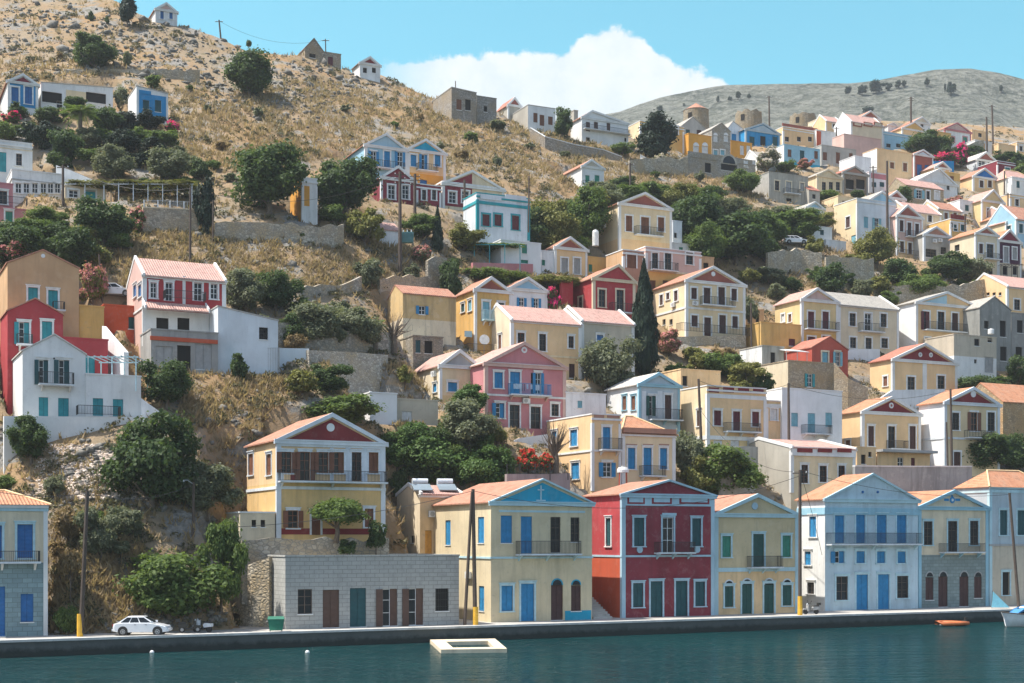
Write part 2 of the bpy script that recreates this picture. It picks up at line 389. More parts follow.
def house(label, x0, x1, yb, ye, roof='G', f='', pk=None, xs=None, d=None, col='cream', low=None, ys=None, scol=None, ped=None, trim='wh',
          rc='t', yaw=None, Y=None, n='house', cat='house', pkx=None, wm=None, plain=False, worn=.5, fd=6.5, deep=.9, halfped=None, group=None, pil=True, rk=None, free=False, yard=0, lyard=0):
    yaw = YAW if yaw is None else math.radians(yaw)
    c, s = math.cos(yaw), math.sin(yaw)
    if Y and Y != 'q' and not free: Y = min(max(Y, .985 * Ym(x0, yb)), 1.012 * Ym(x0, yb))
    Y0 = (HC - QZ) * F / (yb - PY0) if Y == 'q' else (Y or Ym(x0, yb)) * gs(x0)
    X0 = kx(x0) * Y0; zb = HC + (PY0 - yb) * Y0 / F; sc = F / Y0; big = sc > 8.3
    def U(px): k = kx(px); return (k * Y0 - X0) / (c - k * s)
    def D(px): k = kx(px); return (X0 - k * Y0) / (k * c + s)
    def VZ(u, py): return HC + (PY0 - py) * (Y0 + u * s) / F - zb
    def SZ(dd, py): return HC + (PY0 - py) * (Y0 + dd * c) / F - zb
    w = U(x1); dep = d or (min(16, max(4.5, D(xs))) if xs is not None else 8.5)
    h = VZ(0, ye)
    root = empty(n, (X0, Y0, zb), yaw); tag(root, label, cat, group)
    FOOT.append((X0, Y0, yaw, w, dep, zb))
    tops = h
    pkz = None
    if pk is not None:
        if roof == 'G': pkz = VZ(U(pkx) if pkx else w/2, pk)
        elif roof in 'RH': pkz = HC + (PY0 - pk) * (Y0 + dep/2*c + w/2*s) / F - zb
        elif roof == 'S': pkz = VZ(0, pk); h = VZ(w, ye)
    up = U(pkx) if pkx else w/2
    # ---- openings
    holes = []; sholes = []; todo = []
    toks = [t.split() for t in f.split(';') if t.strip()]
    for t in toks:
        if t[0] in ('w', 'd', 'sw', 'sd'):
            side = t[0][0] == 's'; nm = 'door' if t[0][-1] == 'd' else 'window'
            hw = float(t[4]) / 2
            for px in map(float, t[1].split(',')):
                if side:
                    a, b = D(px + hw), D(px - hw); m = (a+b)/2; z0, z1 = SZ(m, float(t[3])), SZ(m, float(t[2])); lim = dep
                else:
                    a, b = U(px - hw), U(px + hw); m = (a+b)/2; z0, z1 = VZ(m, float(t[3])), VZ(m, float(t[2])); lim = w
                ww = round((b-a)*10)/10 or .4; hh = max(.4, round((z1-z0)*10)/10)
                ww = max(.4, ww); m = min(max(m, ww/2+.1), lim-ww/2-.1)
                if nm == 'door' and abs(z0) < .45: z0 = .02
                (sholes if side else holes).append((m-ww/2, m+ww/2, z0, z0+hh))
                tr = t[6] if len(t) > 6 else trim
                todo.append((side, nm, m, z0, ww, hh, t[5], None if tr == '-' else tr))
    # ---- walls
    mats = [wm or plaster(col, worn), plaster(low, worn) if isinstance(low, (str, tuple)) else (low or wm or plaster(col, worn)), plaster(scol, worn) if scol else (wm or plaster(col, worn))]
    split = VZ(0, ys) if ys else -99
    mf = lambda z: 1 if z < split else 0
    sf = (lambda z: 2) if scol else mf
    cuts = [split] if -fd < split < h else []
    W = MB(); wtop = h
    if roof == 'S': wtop = min(h, pkz)
    wall_panel(W, (0,0,0), (1,0,0), (0,1,0), w, -fd, wtop, cuts, holes, mf)
    wall_panel(W, (0,0,0), (0,1,0), (1,0,0), dep, -fd, wtop, cuts, sholes, sf)
    W.quad((w,0,-fd), (w,dep,-fd), (w,dep,wtop), (w,0,wtop), 0); W.quad((0,dep,-fd), (w,dep,-fd), (w,dep,wtop), (0,dep,wtop), 0)
    if roof == 'G':
        for y in (0, dep): W.poly([(0,y,h), (w,y,h), (up,y,pkz)], 0)
    elif roof == 'R':
        for x, m in ((0, 2 if scol else 0), (w, 0)): W.poly([(x,0,h), (x,dep,h), (x,dep/2,pkz)], m)
    elif roof == 'S':
        hi = max(h, pkz)
        a, b = (pkz, h)
        for y in (0, dep): W.poly([(0,y,wtop), (w,y,wtop), (w,y,b+.001), (0,y,a+.001)] if a > b else [(0,y,wtop), (w,y,wtop), (w,y,b)], 0)
        W.quad((0,0,wtop), (0,dep,wtop), (0,dep,a), (0,0,a), 2 if scol else 0); W.quad((w,0,wtop), (w,dep,wtop), (w,dep,b), (w,0,b), 0)
    W.build('wall', mats, root)
    for side, nm, m, z0, ww, hh, st, tr in todo:
        if side: place_window(root, nm, 0, m, z0, ww, hh, st, tr, big, -math.pi/2)
        else: place_window(root, nm, m, 0, z0, ww, hh, st, tr, big)
    tp = paint(trim or 'wh', .7); tm = plaster(trim or 'wh', .25)
    # ---- roof
    R = MB(); ov = .28 if not plain else .12; th = .12
    def slab(a, b, dv, m=0):    # a, b: eave and ridge end points (front), dv: length vector
        a, b, dv = Vector(a), Vector(b), Vector(dv); up_ = Vector((0, 0, th))
        R.hexa([a, b, b+dv, a+dv, a+up_, b+up_, b+up_+dv, a+up_+dv], m)
    if roof == 'G':
        sl = (pkz-h)/up; sr = (pkz-h)/(w-up); y0 = -.10; L = dep + .25
        slab((-ov, y0, h-ov*sl+.02), (up, y0, pkz+.02), (0, L, 0)); slab((w+ov, y0, h-ov*sr+.02), (up, y0, pkz+.02), (0, L, 0))
        rf = R.build('roof', tiles(rc, 'Y'), root)
        if not plain:
            bw = min(.34, max(.2, (pkz-h)*.28)) if trim else .15; bw = rk or bw
            K = MB()
            for xa, sg, dd in ((-ov, sl, 1), (w+ov, sr, -1)):
                za = h - ov*sg
                K.prism([(xa, -.24, za+th+.02), (up, -.24, pkz+th+.03), (up, -.24, pkz+th+.03-bw*math.sqrt(1+sg*sg)), (xa, -.24, za+th+.02-bw*math.sqrt(1+sg*sg)*.9)], (0, .26, 0))
            K.build('raking_cornice', tm, root)
            C = MB(); ch = max(.16, min(.3, (pkz-h)*.2)); C.box(-ov*.8, w+ov*.8, -.2, .02, h-ch, h-.01); C.box(-ov*.8-.04, w+ov*.8+.04, -.27, .02, h-.01, h+.09)
            C.build('cornice', tm, root)
            if ped:
                P = MB(); g = .10; ins = bw*.75 + .12
                zz = h + .10
                xl = (zz + ins - h)/sl if sl else 0; xr = w - (zz + ins - h)/sr
                pz = pkz - ins*1.05
                pts = [(xl, -.035, zz), (xr, -.035, zz), (up, -.035, pz)]
                if halfped: pts = [(xl, -.035, zz), (up, -.035, zz), (up, -.035, pz)]
                if pz > zz + .15:
                    P.prism(pts, (0, .05, 0)); P.build('pediment', plaster(ped, .3), root)
    elif roof == 'R':
        sg = (pkz-h)/(dep/2)
        slab((-.05, -ov, h-ov*sg+.02), (-.05, dep/2, pkz+.02), (w+.1, 0, 0)); slab((-.05, dep+ov, h-ov*sg+.02), (-.05, dep/2, pkz+.02), (w+.1, 0, 0))
        R.build('roof', tiles(rc, 'X'), root)
        if not plain:
            for x in (-.06, w-.16):
                K = MB()
                for ya, yb_ in ((-ov, dep/2), (dep+ov, dep/2)):
                    K.prism([(x, ya, h-ov*sg), (x, yb_, pkz+.02), (x, yb_, pkz+.36), (x, ya, h-ov*sg+.34)], (.22, 0, 0))
                K.build('gable_coping', tm, root)
            C = MB(); C.box(-.12, w+.12, -.14, .02, h-.26, h-.06); C.box(-.2, w+.2, -.26, .02, h-.06, h+.02); C.build('cornice', tm, root)
    elif roof == 'H':
        e = min(dep/2, w/2)*.85; o2 = ov; sg = (pkz-h)/(dep/2)
        z = h - o2*sg*.5
        A = [(-o2,-o2,z), (w+o2,-o2,z), (w+o2,dep+o2,z), (-o2,dep+o2,z)]; r1, r2 = (e, dep/2, pkz), (w-e, dep/2, pkz)
        R.poly([A[0], A[1], r2, r1]); R.poly([A[1], A[2], r2]); R.poly([A[2], A[3], r1, r2]); R.poly([A[3], A[0], r1]); R.poly(A)
        rf = R.build('roof', tiles(rc, 'X'), root)
        K = MB()
        for p, q in ((A[0], r1), (A[1], r2), (r1, r2)): K.tube([Vector(p)+Vector((0,0,.03)), Vector(q)+Vector((0,0,.05))], .10, 6)
        K.build('ridge_cap', paint('apr', .9), rf)
        C = MB(); C.box(-.1, w+.1, -.16, .02, h-.28, h-.05); C.build('cornice', tm, root)
    elif roof == 'S':
        slab((-.06, -.06, pkz+.001), (w+.06, -.06, h+.001), (0, dep+.12, 0)); R.build('roof', tm if not plain else paint('conc', .9), root)
    elif roof == 'F':
        R.box(.05, w-.05, .05, dep-.05, h-.35, h-.25); R.build('roof', paint('pal' if not plain else 'gb', .9), root)
        C = MB(); t_ = .22
        for a in ((-.06, w+.06, -.06, t_), (-.06, w+.06, dep-t_, dep+.06), (-.06, t_, t_, dep-t_), (w-t_, w+.06, t_, dep-t_)): C.box(a[0], a[1], a[2], a[3], h+.002, h+.14)
        I = MB()
        C.build('coping', tm if trim else mats[0], root)
        for a in ((t_, w-t_, t_+.002), ): I.quad((t_, t_+.002, h-.3), (w-t_, t_+.002, h-.3), (w-t_, t_+.002, h), (t_, t_+.002, h))
        I.quad((w-t_, t_, h-.3), (w-t_, dep-t_, h-.3), (w-t_, dep-t_, h), (w-t_, t_, h)); I.quad((t_, dep-t_, h-.3), (w-t_, dep-t_, h-.3), (w-t_, dep-t_, h), (t_, dep-t_, h))
        I.build('parapet', mats[0], root)
        if trim and not plain:
            C = MB(); C.box(-.1, w+.1, -.12, .02, h-.55, h-.33); C.build('cornice', tm, root)
    # ---- corner pilasters
    if trim and not plain and pil:
        pw = .36 if w > 6 else .26; zt = (h if roof != 'F' else h-.55) - .302
        for a, b in ((-.05, pw), (w-pw, w+.05)):
            P = MB(); P.box(a, b, -.055, .28 if a < 0 else .05, -.3, zt); P.build('pilaster', tm, root)
    # ---- everything else
    for t in toks:
        k = t[0]
        if k == 'b':
            a, b = U(float(t[1])), U(float(t[2])); z = VZ((a+b)/2, float(t[3])); rh = max(.8, VZ((a+b)/2, float(t[4])) - z); dp = deep
            B = MB(); B.box(a, b, -dp, -.003, z-.13, z); B.box(a-.04, b+.04, -dp-.04, -dp, z-.09, z+.03)
            o = B.build('balcony', plaster('wb' if len(t) < 6 else t[5]), root)
            Q = MB(); railing(Q, a+.04, b-.04, -dp+.05, -.02, z, rh, big); Q.build('railing', paint('dark' if len(t) < 7 else t[6], .5), o)
            if big:
                for x in np.linspace(a+.3, b-.3, 3 if b-a > 3 else 2):
                    B = MB(); B.prism([(x-.07, -.003, z-.13), (x-.07, -dp*.75, z-.13), (x-.07, -.003, z-.62)], (.14, 0, 0)); B.build('bracket', tm, o)
        elif k == 'r':   # railing on the ground in front
            a, b = U(float(t[1])), U(float(t[2])); z = VZ((a+b)/2, float(t[3])); rh = max(.8, VZ((a+b)/2, float(t[4])) - z)
            Q = MB(); railing(Q, a, b, -1.3, -.1, z, rh, big); Q.build('railing', paint('dark', .5), root)
        elif k == 'l':
            z = VZ(w/2, float(t[1])); hh = float(t[3]) / sc if len(t) > 3 else .16
            B = MB(); B.box(-.09, w+.09, -.085, -.002, z-hh, z); B.box(-.09, -.002, -.002, dep, z-hh, z); B.build('string_course', plaster(t[2] if len(t) > 2 else 'wh'), root)
        elif k in ('p', 'sp'):
            if k == 'p': a, b = U(float(t[1])), U(float(t[2])); m = (a+b)/2; z0, z1 = VZ(m, float(t[4])), VZ(m, float(t[3]))
            else: b, a = D(float(t[1])), D(float(t[2])); m = (a+b)/2; z0, z1 = SZ(m, float(t[4])), SZ(m, float(t[3]))
            e = .03 if len(t) < 7 else float(t[6])
            B = MB()
            if k == 'p' and any(hh[0] < b and hh[1] > a and hh[2] < z1 and hh[3] > z0 for hh in holes):
                hs = [(max(hh[0]-a, 0), min(hh[1]-a, b-a), max(hh[2], z0), min(hh[3], z1)) for hh in holes if hh[0] < b and hh[1] > a and hh[2] < z1 and hh[3] > z0]
                wall_panel(B, (a, -e, 0), (1,0,0), (0,.1,0), b-a, z0, z1, [], hs, lambda z: 0)
                for p_, q_ in (((a,z0),(a,z1)),((a,z1),(b,z1)),((b,z1),(b,z0)),((b,z0),(a,z0))): B.quad((p_[0],-e,p_[1]),(q_[0],-e,q_[1]),(q_[0],0,q_[1]),(p_[0],0,p_[1]))
            elif k == 'p': B.box(a, b, -e, -.001, z0, z1)
            else: B.box(-e, -.001, a, b, z0, z1)
            B.build('panel', plaster(t[5], .3), root)
        elif k == 'm':
            u = U(float(t[1])); z = VZ(u, float(t[2])); r = float(t[3]) / sc
            B = MB(); B.disc((u, -.002, z), r, (0, -1, 0), .09, 18)
            o = B.build('medallion', plaster(t[4] if len(t) > 4 else 'wh'), root)
            if len(t) > 5:
                B = MB(); B.disc((u, -.092, z), r*.45, (0, -1, 0), .02, 12); B.build('boss', plaster(t[5]), o)
        elif k in ('a', 'sa'):
            if k == 'a': u = U(float(t[1])); z = VZ(u, float(t[2]))
            else: u = D(float(t[1])); z = SZ(u, float(t[2]))
            B = MB(); 
            if k == 'a': B.box(u-.42, u+.42, -.34, -.05, z-.3, z+.3); B.disc((u-.1, -.34, z), .23, (0, -1, 0), .015, 14, 1)
            else: B.box(-.34, -.05, u-.42, u+.42, z-.3, z+.3); B.disc((-.34, u-.1, z), .23, (-1, 0, 0), .015, 14, 1)
            B.build('air_conditioner', [paint('wh'), paint('gry')], root)
        elif k == 'c':
            u = U(float(t[1])); z = VZ(u, float(t[2])); B = MB(); yy = dep*.35
            B.box(u-.3, u+.3, yy-.3, yy+.3, h-.4, z); B.box(u-.37, u+.37, yy-.37, yy+.37, z, z+.12); B.build('chimney', plaster('wh'), root)
        elif k == 't':   # arched fanlight over an opening: x y_spring width colour
            u = U(float(t[1])); z = VZ(u, float(t[2])); r = U(float(t[1])+float(t[3])/2) - u
            B = MB(); pts = [(u + math.cos(a)*r, -.01, z + math.sin(a)*r) for a in np.linspace(0, math.pi, 11)]; B.prism(pts, (0, -.035, 0))
            pts2 = [(u + math.cos(a)*r*.78, -.05, z + math.sin(a)*r*.78) for a in np.linspace(0, math.pi, 11)]; B.prism(pts2, (0, -.012, 0), 1)
            B.build('fanlight', [plaster(t[4]), glass() if len(t) < 6 or t[5] not in PAL else paint(t[5])], root)
        elif k == 'o':   # porch roof: xa xb y_top y_eave
            a, b = U(float(t[1])), U(float(t[2])); z1, z0 = VZ(a, float(t[3])), VZ(a, float(t[4]))
            B = MB(); q = 1.5; B.hexa([(a,-q,z0-.1), (b,-q,z0-.1), (b,-.003,z1-.1), (a,-.003,z1-.1), (a,-q,z0), (b,-q,z0), (b,-.003,z1), (a,-.003,z1)]); po = B.build('porch_roof', tiles('p', 'X'), root)
            for x in (a-.12, b):
                B = MB(); B.prism([(x,-q-.05,z0-.15), (x,-.003,z1-.1), (x,-.003,z1+.28), (x,-q-.05,z0+.25)], (.14,0,0)); B.build('coping', tm, po)
    if lyard: FOOT.append((X0 - lyard*c, Y0 - lyard*s, yaw, lyard, dep, zb))
    if yard: FOOT.append((X0 - 4*c + yard*s, Y0 - 4*s - yard*c, yaw, w + 4, yard, zb))
    return root
H = house
# ------------------------------------------------------------ waterfront row
H('cream house at the far left of the quay with dark blue shutters over blue-green stone', -38, 47, 638, 503.5, 'H', pk=491, rc='o', d=8, col='pal', low=ashlar((.24,.34,.36), .7, .36), ys=563,
  f='w 25,-6 525 558 16 Bc lt; b -36 39 562 551; w 27 594 622 13 Bc -; d -2 586 636 14 Bc -; l 508 lt 3')
H('long single-storey grey block warehouse with brown doors standing on the quay', 285.4, 459, 629.5, 557, 'F', xs=250.5, col='gry', wm=ashlar((.42,.415,.385), .8, .34, .90), trim=None, plain=True, d=9, lyard=2,
  f='w 305 589.5 614 14 kc; d 331 589.5 628 16 cc; d 358 589.5 628 16 Tc; d 390,416 589.5 627 15 ch; w 442 588.5 611 13 xr')
H('large yellow mansion with red pediment, long balcony and brown shutters above the grey warehouse', 277, 384.7, 535, 440, 'G', pk=414.5, xs=240, Y=227, free=True, d=9.5, lyard=2, col='apr', low=(.68,.46,.20), ys=483, ped='dkred', trim='wb',
  f='''w 286.5 452 473 10 no; d 305 452 481 10 no; w 323.5 452 473 10 no; w 339 452 473 10 nh; d 356.5 452 481 10 nr; w 373.5 452 473 10 nc;
  p 278.5 283.5 448 482 wb; p 290.5 299.5 475 481 dkred; p 330 333.5 448 482 wb; p 345.5 350.5 448 482 wb; p 362.5 367.5 448 482 wb; p 380 383.5 448 482 wb; p 278 384 441.5 447.5 wb 0.09;
  b 277.5 384 482 471; m 330.4 427.5 4.2 wh; w 293 511 528 10 no; d 316 511 534 9 nc; w 369 509 527 9 nc; p 278 384.5 528.5 534.5 dkred;
  sw 251,269 454 475 5 nc; l 487 wb 3''')
H('small flat cream outbuilding beside the yellow mansion with red pediment', 240, 275, 537, 513, 'F', Y=226, free=True, d=4.5, col='pal', plain=True, f='w 254,263 520 527 5 xc -')
H('cream waterfront house with bright blue pediment, blue shutters and iron balcony', 491, 592, 622.5, 502, 'G', pk=480, xs=432, Y='q', col=(.66,.55,.36), ped='ped_b', trim='lt', rc='t', pil=False, rk=.15,
  f='''w 506.5 516 543 11 bc -; d 526.5 516 554 11 bc -; d 555.5 517 553 10 kr -; w 575 517 542 9 kr -; b 515.5 577 554 541; l 556.5 lt 2;
  w 507 586 611 11 bc lt; d 527.5 585 623 13 bc lt; d 557 585 622 12 mc -; w 576 585 611 10 mc -; t 557 585 12 ped_b; t 576 585 10 ped_b; p 565 591 610.5 622 ped_b;
  sw 448 520 545 5 bc -; sw 481 517 543 6 bc -; sw 481.5 586 611 5 bc -; p 499 585 510.5 512.5 lt; p 540 541.3 485.5 501 lt 0.09; p 537.5 543.8 489.3 490.5 lt 0.09; p 536 545.3 499.8 501 lt 0.09; sa 470 575''')
H('low yellow house with pink tile roof and two rooftop solar heaters behind the warehouse', 420, 462, 556, 494.5, 'R', pk=486.5, xs=400, Y=246, free=True, yard=12, col='apr', scol='pal', rc='p', d=6, n='cottage',
  f='sw 412 536 543 3.5 xc -; d 428.5 530 555 7 oc; a 432 514', trim=None)
H('crimson waterfront house with pale blue cornice panels and dark green shutters', 622, 714, 618, 494.5, 'G', pk=481, xs=590, Y='q', col='crim', scol='red', ped='crim', trim='lb2', rk=.18, rc='t', d=7,
  f='''w 639 518 546 10 Tc; d 668 517.5 553 11 Tx; w 696.5 518 546 9 Tc; b 654 690.6 552.5 542; l 555 lb2 2; p 622 714 493.8 506 lb2 0.05; p 627 644.5 496 504 crim 0.07; p 651.5 671.5 496 504 crim 0.07; p 679 709 496 504 crim 0.07;
  p 628.8 642.7 497.8 502.3 lb2 0.09; p 653.5 669.5 497.8 502.3 lb2 0.09; p 681 707 497.8 502.3 lb2 0.09; m 639.5 549.6 3.4 lb2; m 697 549.6 3.4 lb2;
  w 638 583 607 10 Tc; d 656.5 582 617 12 Tc; d 681.5 582 617 12 Tc; w 700 582 606 10 Tc; sw 608.5 518 546 5 Tc wh; sp 591 621 557 618 orr; p 662 676 513 515 lb2 0.1''')
H('olive-yellow waterfront house with plain pediment, blue disc and green shutters', 715, 798, 615, 514, 'G', pk=495, Y='q', xs=697, d=9, col=(.60,.48,.29), low='apr', ys=569, trim='lt', rc='t',
  f='''w 726.5 535.7 557 8.5 gc; d 758.5 534 567 11 Gc lt; w 786.5 536 557 8.5 gc; b 746.7 778 567 556; l 567.5 lt 4; m 754.5 506 3.6 lb2; w 729 586 607 9 Gc; d 747 585 615 10 Gc; d 769 585 615 10 Gc; w 787 585 605.5 9 Gc;
  t 729 585.5 10 wb G; t 747 584.5 11 wb G; t 769 584.5 11 wb G; t 787 584.5 10 wb G''')
H('tall pale blue three-storey waterfront house with blue shutters and a full-width balcony', 825, 918, 611, 499, 'G', pk=474.5, xs=798, Y='q', col=(.50,.62,.67), scol='wh', trim='lt', rc='o', pil=False, rk=.2,
  f='''w 839.5,860.5,881.5,901.5 515 543 9.5 bc lt; b 826 916.5 544 533; w 839.5 551 563 9.5 bh lt; w 860.5,881,901.5 551 563 8.5 bc lt; w 842 576 600 11.5 kx lt; d 862,883.5 576 611 11.5 bc lt; w 902.5 575.5 598 11.5 kr lt;
  m 862.5 492 1.3 blue; m 877.5 492 1.3 blue; l 508 sblue 7; sw 813 516 537 7 bc wh; sw 808 551.5 565 6 bc wh; sw 811 582 594 7 kr wh''')
H('narrow waterfront house with blue wall emblem over a grey-green stone ground floor', 918.6, 988, 608, 507, 'G', pk=491, Y='q', d=9, col='pal', low=ashlar((.25,.31,.30), .8, .36), ys=555, trim='sblue', rc='o',
  f='''w 928,974 521 545 8.5 kr lt; d 952.5 521 552 9 kr lt; b 938.6 979.6 552 543.5; m 952 500 3.2 mblue wh; p 944 948.7 498.6 501 mblue; p 955.3 960 498.6 501 mblue; p 951 953 495 497 mblue; w 929.5 577 600 8 mc -; d 943,964 577 608 9 mc -; w 978 577 598 8 mc -; t 929.5 576.5 8 gry k; t 943 576.5 9 gry k; t 964 576.5 9 gry k; t 978 576.5 8 gry k''')
H('pale waterfront house with orange hip roof at the right end of the quay', 989.5, 1050, 606, 486, 'H', pk=471, xs=956, Y='q', col='grblue', low='beige', ys=544, trim='lt', rc='o',
  f='w 1003.5,1021 510 535 7.5 Tc lt; w 1006 572 595 7.5 xc; l 544 gry 2; l 490 lt 3')
# ------------------------------------------------------------ left slope
H('plain white gabled house with turquoise doors and small balcony above the rocky bank', 22.5, 85.6, 416, 351, 'G', pk=335, xs=8, Y=243, col='wh', trim=None, plain=True, rc='w', worn=.3,
  f='d 43.5,64 360 385 10 Th wh; b 38 73 385 373; d 43.5,63.5 397 416 10 tc -; m 54 358.5 .9 dark')
H('low white flat-roofed wing with two turquoise doors beside the white gabled house', 85.9, 141, 416, 374.5, 'F', Y=245.6, col='wh', trim=None, plain=True, n='annex', cat='annex', d=8, worn=.3, f='d 98,118 398 416 10 tc -; r 76 118 416 407')
H('tan ochre gabled house with turquoise shutters above the red house', 7.5, 79, 345, 263, 'G', pk=250.5, pkx=43, xs=-6, Y=268, col='tan', trim=None, plain=True, rc='t', worn=.3, f='w 33 288 301 10 tc wh; d 53 290 311 10 tc wh; b 52 64 311 304; m 43 256 2 wh')
H('ochre-yellow flat-roofed wing on the right of the tan house', 79.3, 104, 340, 306, 'F', Y=271, col='och', trim=None, plain=True, n='annex', cat='annex', d=6)
H('dark red gabled house with white window frames behind the white house', 7.5, 63, 357, 311, 'G', pk=299, xs=-4, Y=256, d=6, col='red', trim=None, plain=True, worn=.25, f='d 24 322 345 10 th wh; d 47 322 342 10 tc wh; b 16 32 345 335')
H('dark red flat-roofed wing beside the roof terrace of the white house', 63.3, 108, 366, 338, 'F', Y=258.5, col='red', trim=None, plain=True, n='annex', cat='annex', d=5, worn=.25, f='d 90 356 374 10 tc -')
H('red and white house with blue windows and a pink tile roof', 143, 225.5, 343, 275, 'R', pk=262.5, xs=127, Y=268, col='red', low='wh', ys=309, scol='rose', rc='p', trim='wh', worn=.3,
  f='w 153.5 283 298 6.5 Bx; d 169 283 301 7 Bx; d 198 283 301 8 Bx; w 214 284 299 7 Bx; o 143 205 301 309.5; r 163 203 301 294.5; w 162.5,183.5 318 330 12.5 xc -; w 213.5 318 330 8.5 xc -; p 182.5 185.5 276 306 wh; l 309.5 wh 2; sw 135,140 285 297 3 Bc')
H('white lean-to shed with sloping roof beside the red and white house', 218, 278, 374, 321, 'S', pk=306.5, Y=271, d=7, col='wb', trim=None, plain=True, n='shed', cat='shed', worn=.2, f='w 263.5 327.5 339.5 8.5 xr -')
H('half-finished grey concrete store with red lintel under the red and white house', 151, 218, 372, 329.5, 'F', Y=263, d=5, col='conc', wm=plaster((.34,.33,.31), .7), trim=None, plain=True, n='store', cat='store', f='d 164 344 370 17 yc -; d 184 343 371 13 xc -; d 203.5 344 370 16 yc -; p 150 217.5 338 342 orr 0.12')
H('orange-plastered ruin with teal window beside the parked silver car', 104, 140, 331, 305, 'F', Y=279, d=5, col='orr', trim=None, plain=True, n='ruined_house', worn=.6, f='w 132.5 317 329 8 Tc -')
H('small white house with blue front panel and purple pediment at the upper left', 8, 38, 114, 81, 'G', pk=74.5, xs=0, col='wh', ped='maro', trim='wh', f='p 9.5 35.5 82.5 107 mblue; w 15,28.5 87 104 7 Bc wh', n='cottage')
H('modern white flat-roofed house with recessed brown openings on the upper left slope', 41, 113, 110, 88, 'S', pk=82.5, Y=407, col='wh', trim=None, plain=True, n='bungalow', f='w 52 92 103 20 xc -; w 96 93 103 20 xc -; p 66 86 91 107 cream; w 59.5 101 108 6 kc -')
H('white box house with blue panelled front and sloping roof above the hedges', 136.5, 168, 123, 94, 'S', pk=86, xs=128, Y=394, col='wh', trim=None, plain=True, n='cottage', f='p 139 166 95 119 mblue; w 146,158 100.5 112 6 Tc -; p 139 151 90.5 95 mblue')
H('white house with turquoise shutter and broken parapet at the left edge', -14, 32, 182, 139, 'F', Y=352, col='wh', f='w 3 152 172 7 tc -; w 19 153.5 165.5 6 kc; l 148 pal 1')
H('long white glazed veranda with a row of blue windows under the white house', 12, 62, 196, 169.5, 'F', Y=340, d=6, col='wh', trim=None, plain=True, n='veranda', cat='veranda', f='w 18.5,26.5,35,43.5,50.5,57.5 183.5 193 6 bx wh; l 181 gry 1')
H('low cream kiosk under the vine pergola', 65, 106, 204, 186, 'F', Y=338, d=5, col='pal', trim=None, plain=True, n='kiosk', cat='kiosk', f='w 73.5 190 197.5 9 Tx wh; w 90.5 190.5 200 10 tc wh')
H('pink house with white terrace rail at the left edge', -28, 13, 224, 180.5, 'F', Y=329, d=7, col='pink', trim=None, plain=True, worn=.3, f='w 3 191 204 8 kc wh; w -12 191 204 7 kc wh')
H('pink ground-floor extension with green door below the pink house', -24, 26, 225, 205.5, 'F', Y=325, d=4, col='pink', trim=None, plain=True, n='annex', cat='annex', worn=.3, f='d 9 211 224 7.5 gc wh; r -10 26 205.5 199')
H('narrow white and orange house end among the big trees', 302, 317, 224, 178, 'F', Y=338, d=5, col='wh', scol='org', n='cottage', f='p 304 309.5 186 206 org')
H('small pale house on the skyline at the top left', 155.7, 177, 21, 8.7, 'G', pk=3.2, xs=140, Y=487, col='wh', ped='rose', n='cottage', f='w 162,171 11 19 3.5 Bc')
H('brown stone barn with pointed gable on the ridge', 305, 323, 59, 48, 'G', pk=38.5, xs=286, Y=500, col='gb', wm=stone((.34,.28,.21)), trim=None, plain=True, rc='b', n='barn', cat='barn', f='w 312.5 53.5 58 6 xc -')
H('flat stone annex with red door beside the ridge barn', 323.3, 341, 65, 52, 'F', Y=500, d=5, col='gb', wm=stone((.38,.33,.26)), trim=None, plain=True, n='annex', cat='annex', f='d 330.5 55 64 5 Mc -')
H('white shrine-like house with dark red gable on the ridge', 360, 380, 73, 62.5, 'G', pk=57, xs=352, Y=490, col='wh', ped='dkred', rc='b', n='chapel', cat='chapel', f='w 365,374 67.5 73 4 xc -')
# ------------------------------------------------------------ centre upper
H('light blue gabled house with blue shutters on the hillside', 365, 406.7, 176, 144.6, 'G', pk=134, xs=344, col='lblue', ped='lb2', worn=.3, f='w 373.5 151 166 5 bo; d 387 151 168 6 bc; w 400 152 166.5 5 bo; b 367 403 169 162')
H('orange-yellow gabled house joined to the light blue house', 407.2, 445.5, 188, 149, 'G', pk=139.6, pkx=425.5, Y=388, d=8, col='apr', low='org', ys=172, ped='ped_b', worn=.3, f='w 413.5,437.5 155 166.5 5.5 bc; d 424.5 154.5 171 6 bh; b 416 436 171.5 165; w 423.5 180 186 7 Bc -')
H('maroon and white gabled house below the light blue house', 381, 415, 202, 177, 'G', pk=166.5, Y=370, col='maro', ped='maro', d=7, f='w 391.5,405.5 185 199 6.5 lx')
H('low maroon linking wing with small windows between two maroon houses', 416.5, 441, 205, 184, 'F', Y=374, d=5, col='maro', n='annex', cat='annex', f='w 424,434 190 200 4 kx')
H('half maroon half white gabled house on the upper slope', 442.5, 504, 209, 183, 'G', pk=171, pkx=472, Y=370, col='pal', ped='maro', halfped=1, d=8, f='p 444.5 472 186 207 maro; w 452.5,465.5 191.5 203 7 lx; l 184.5 wh 2')
H('white flat house with turquoise trim and red-paned windows', 476.7, 529.6, 233, 193, 'F', xs=470, Y=352, col='wb', trim='teal', d=4.5, f='p 480 501 195.5 200 wb 0.14; p 505 526 195.5 200 wb 0.14; l 203.5 teal 3; w 486,498 214.5 226 7 Mc teal; w 515.5 215.5 230 7 Mc teal')
H('tiny white outbuilding with pink tile roof below the pole transformer', 380, 401, 247, 229.5, 'R', pk=223.5, Y=340, d=5, col='wh', rc='p', trim=None, plain=True, n='shed', cat='shed')
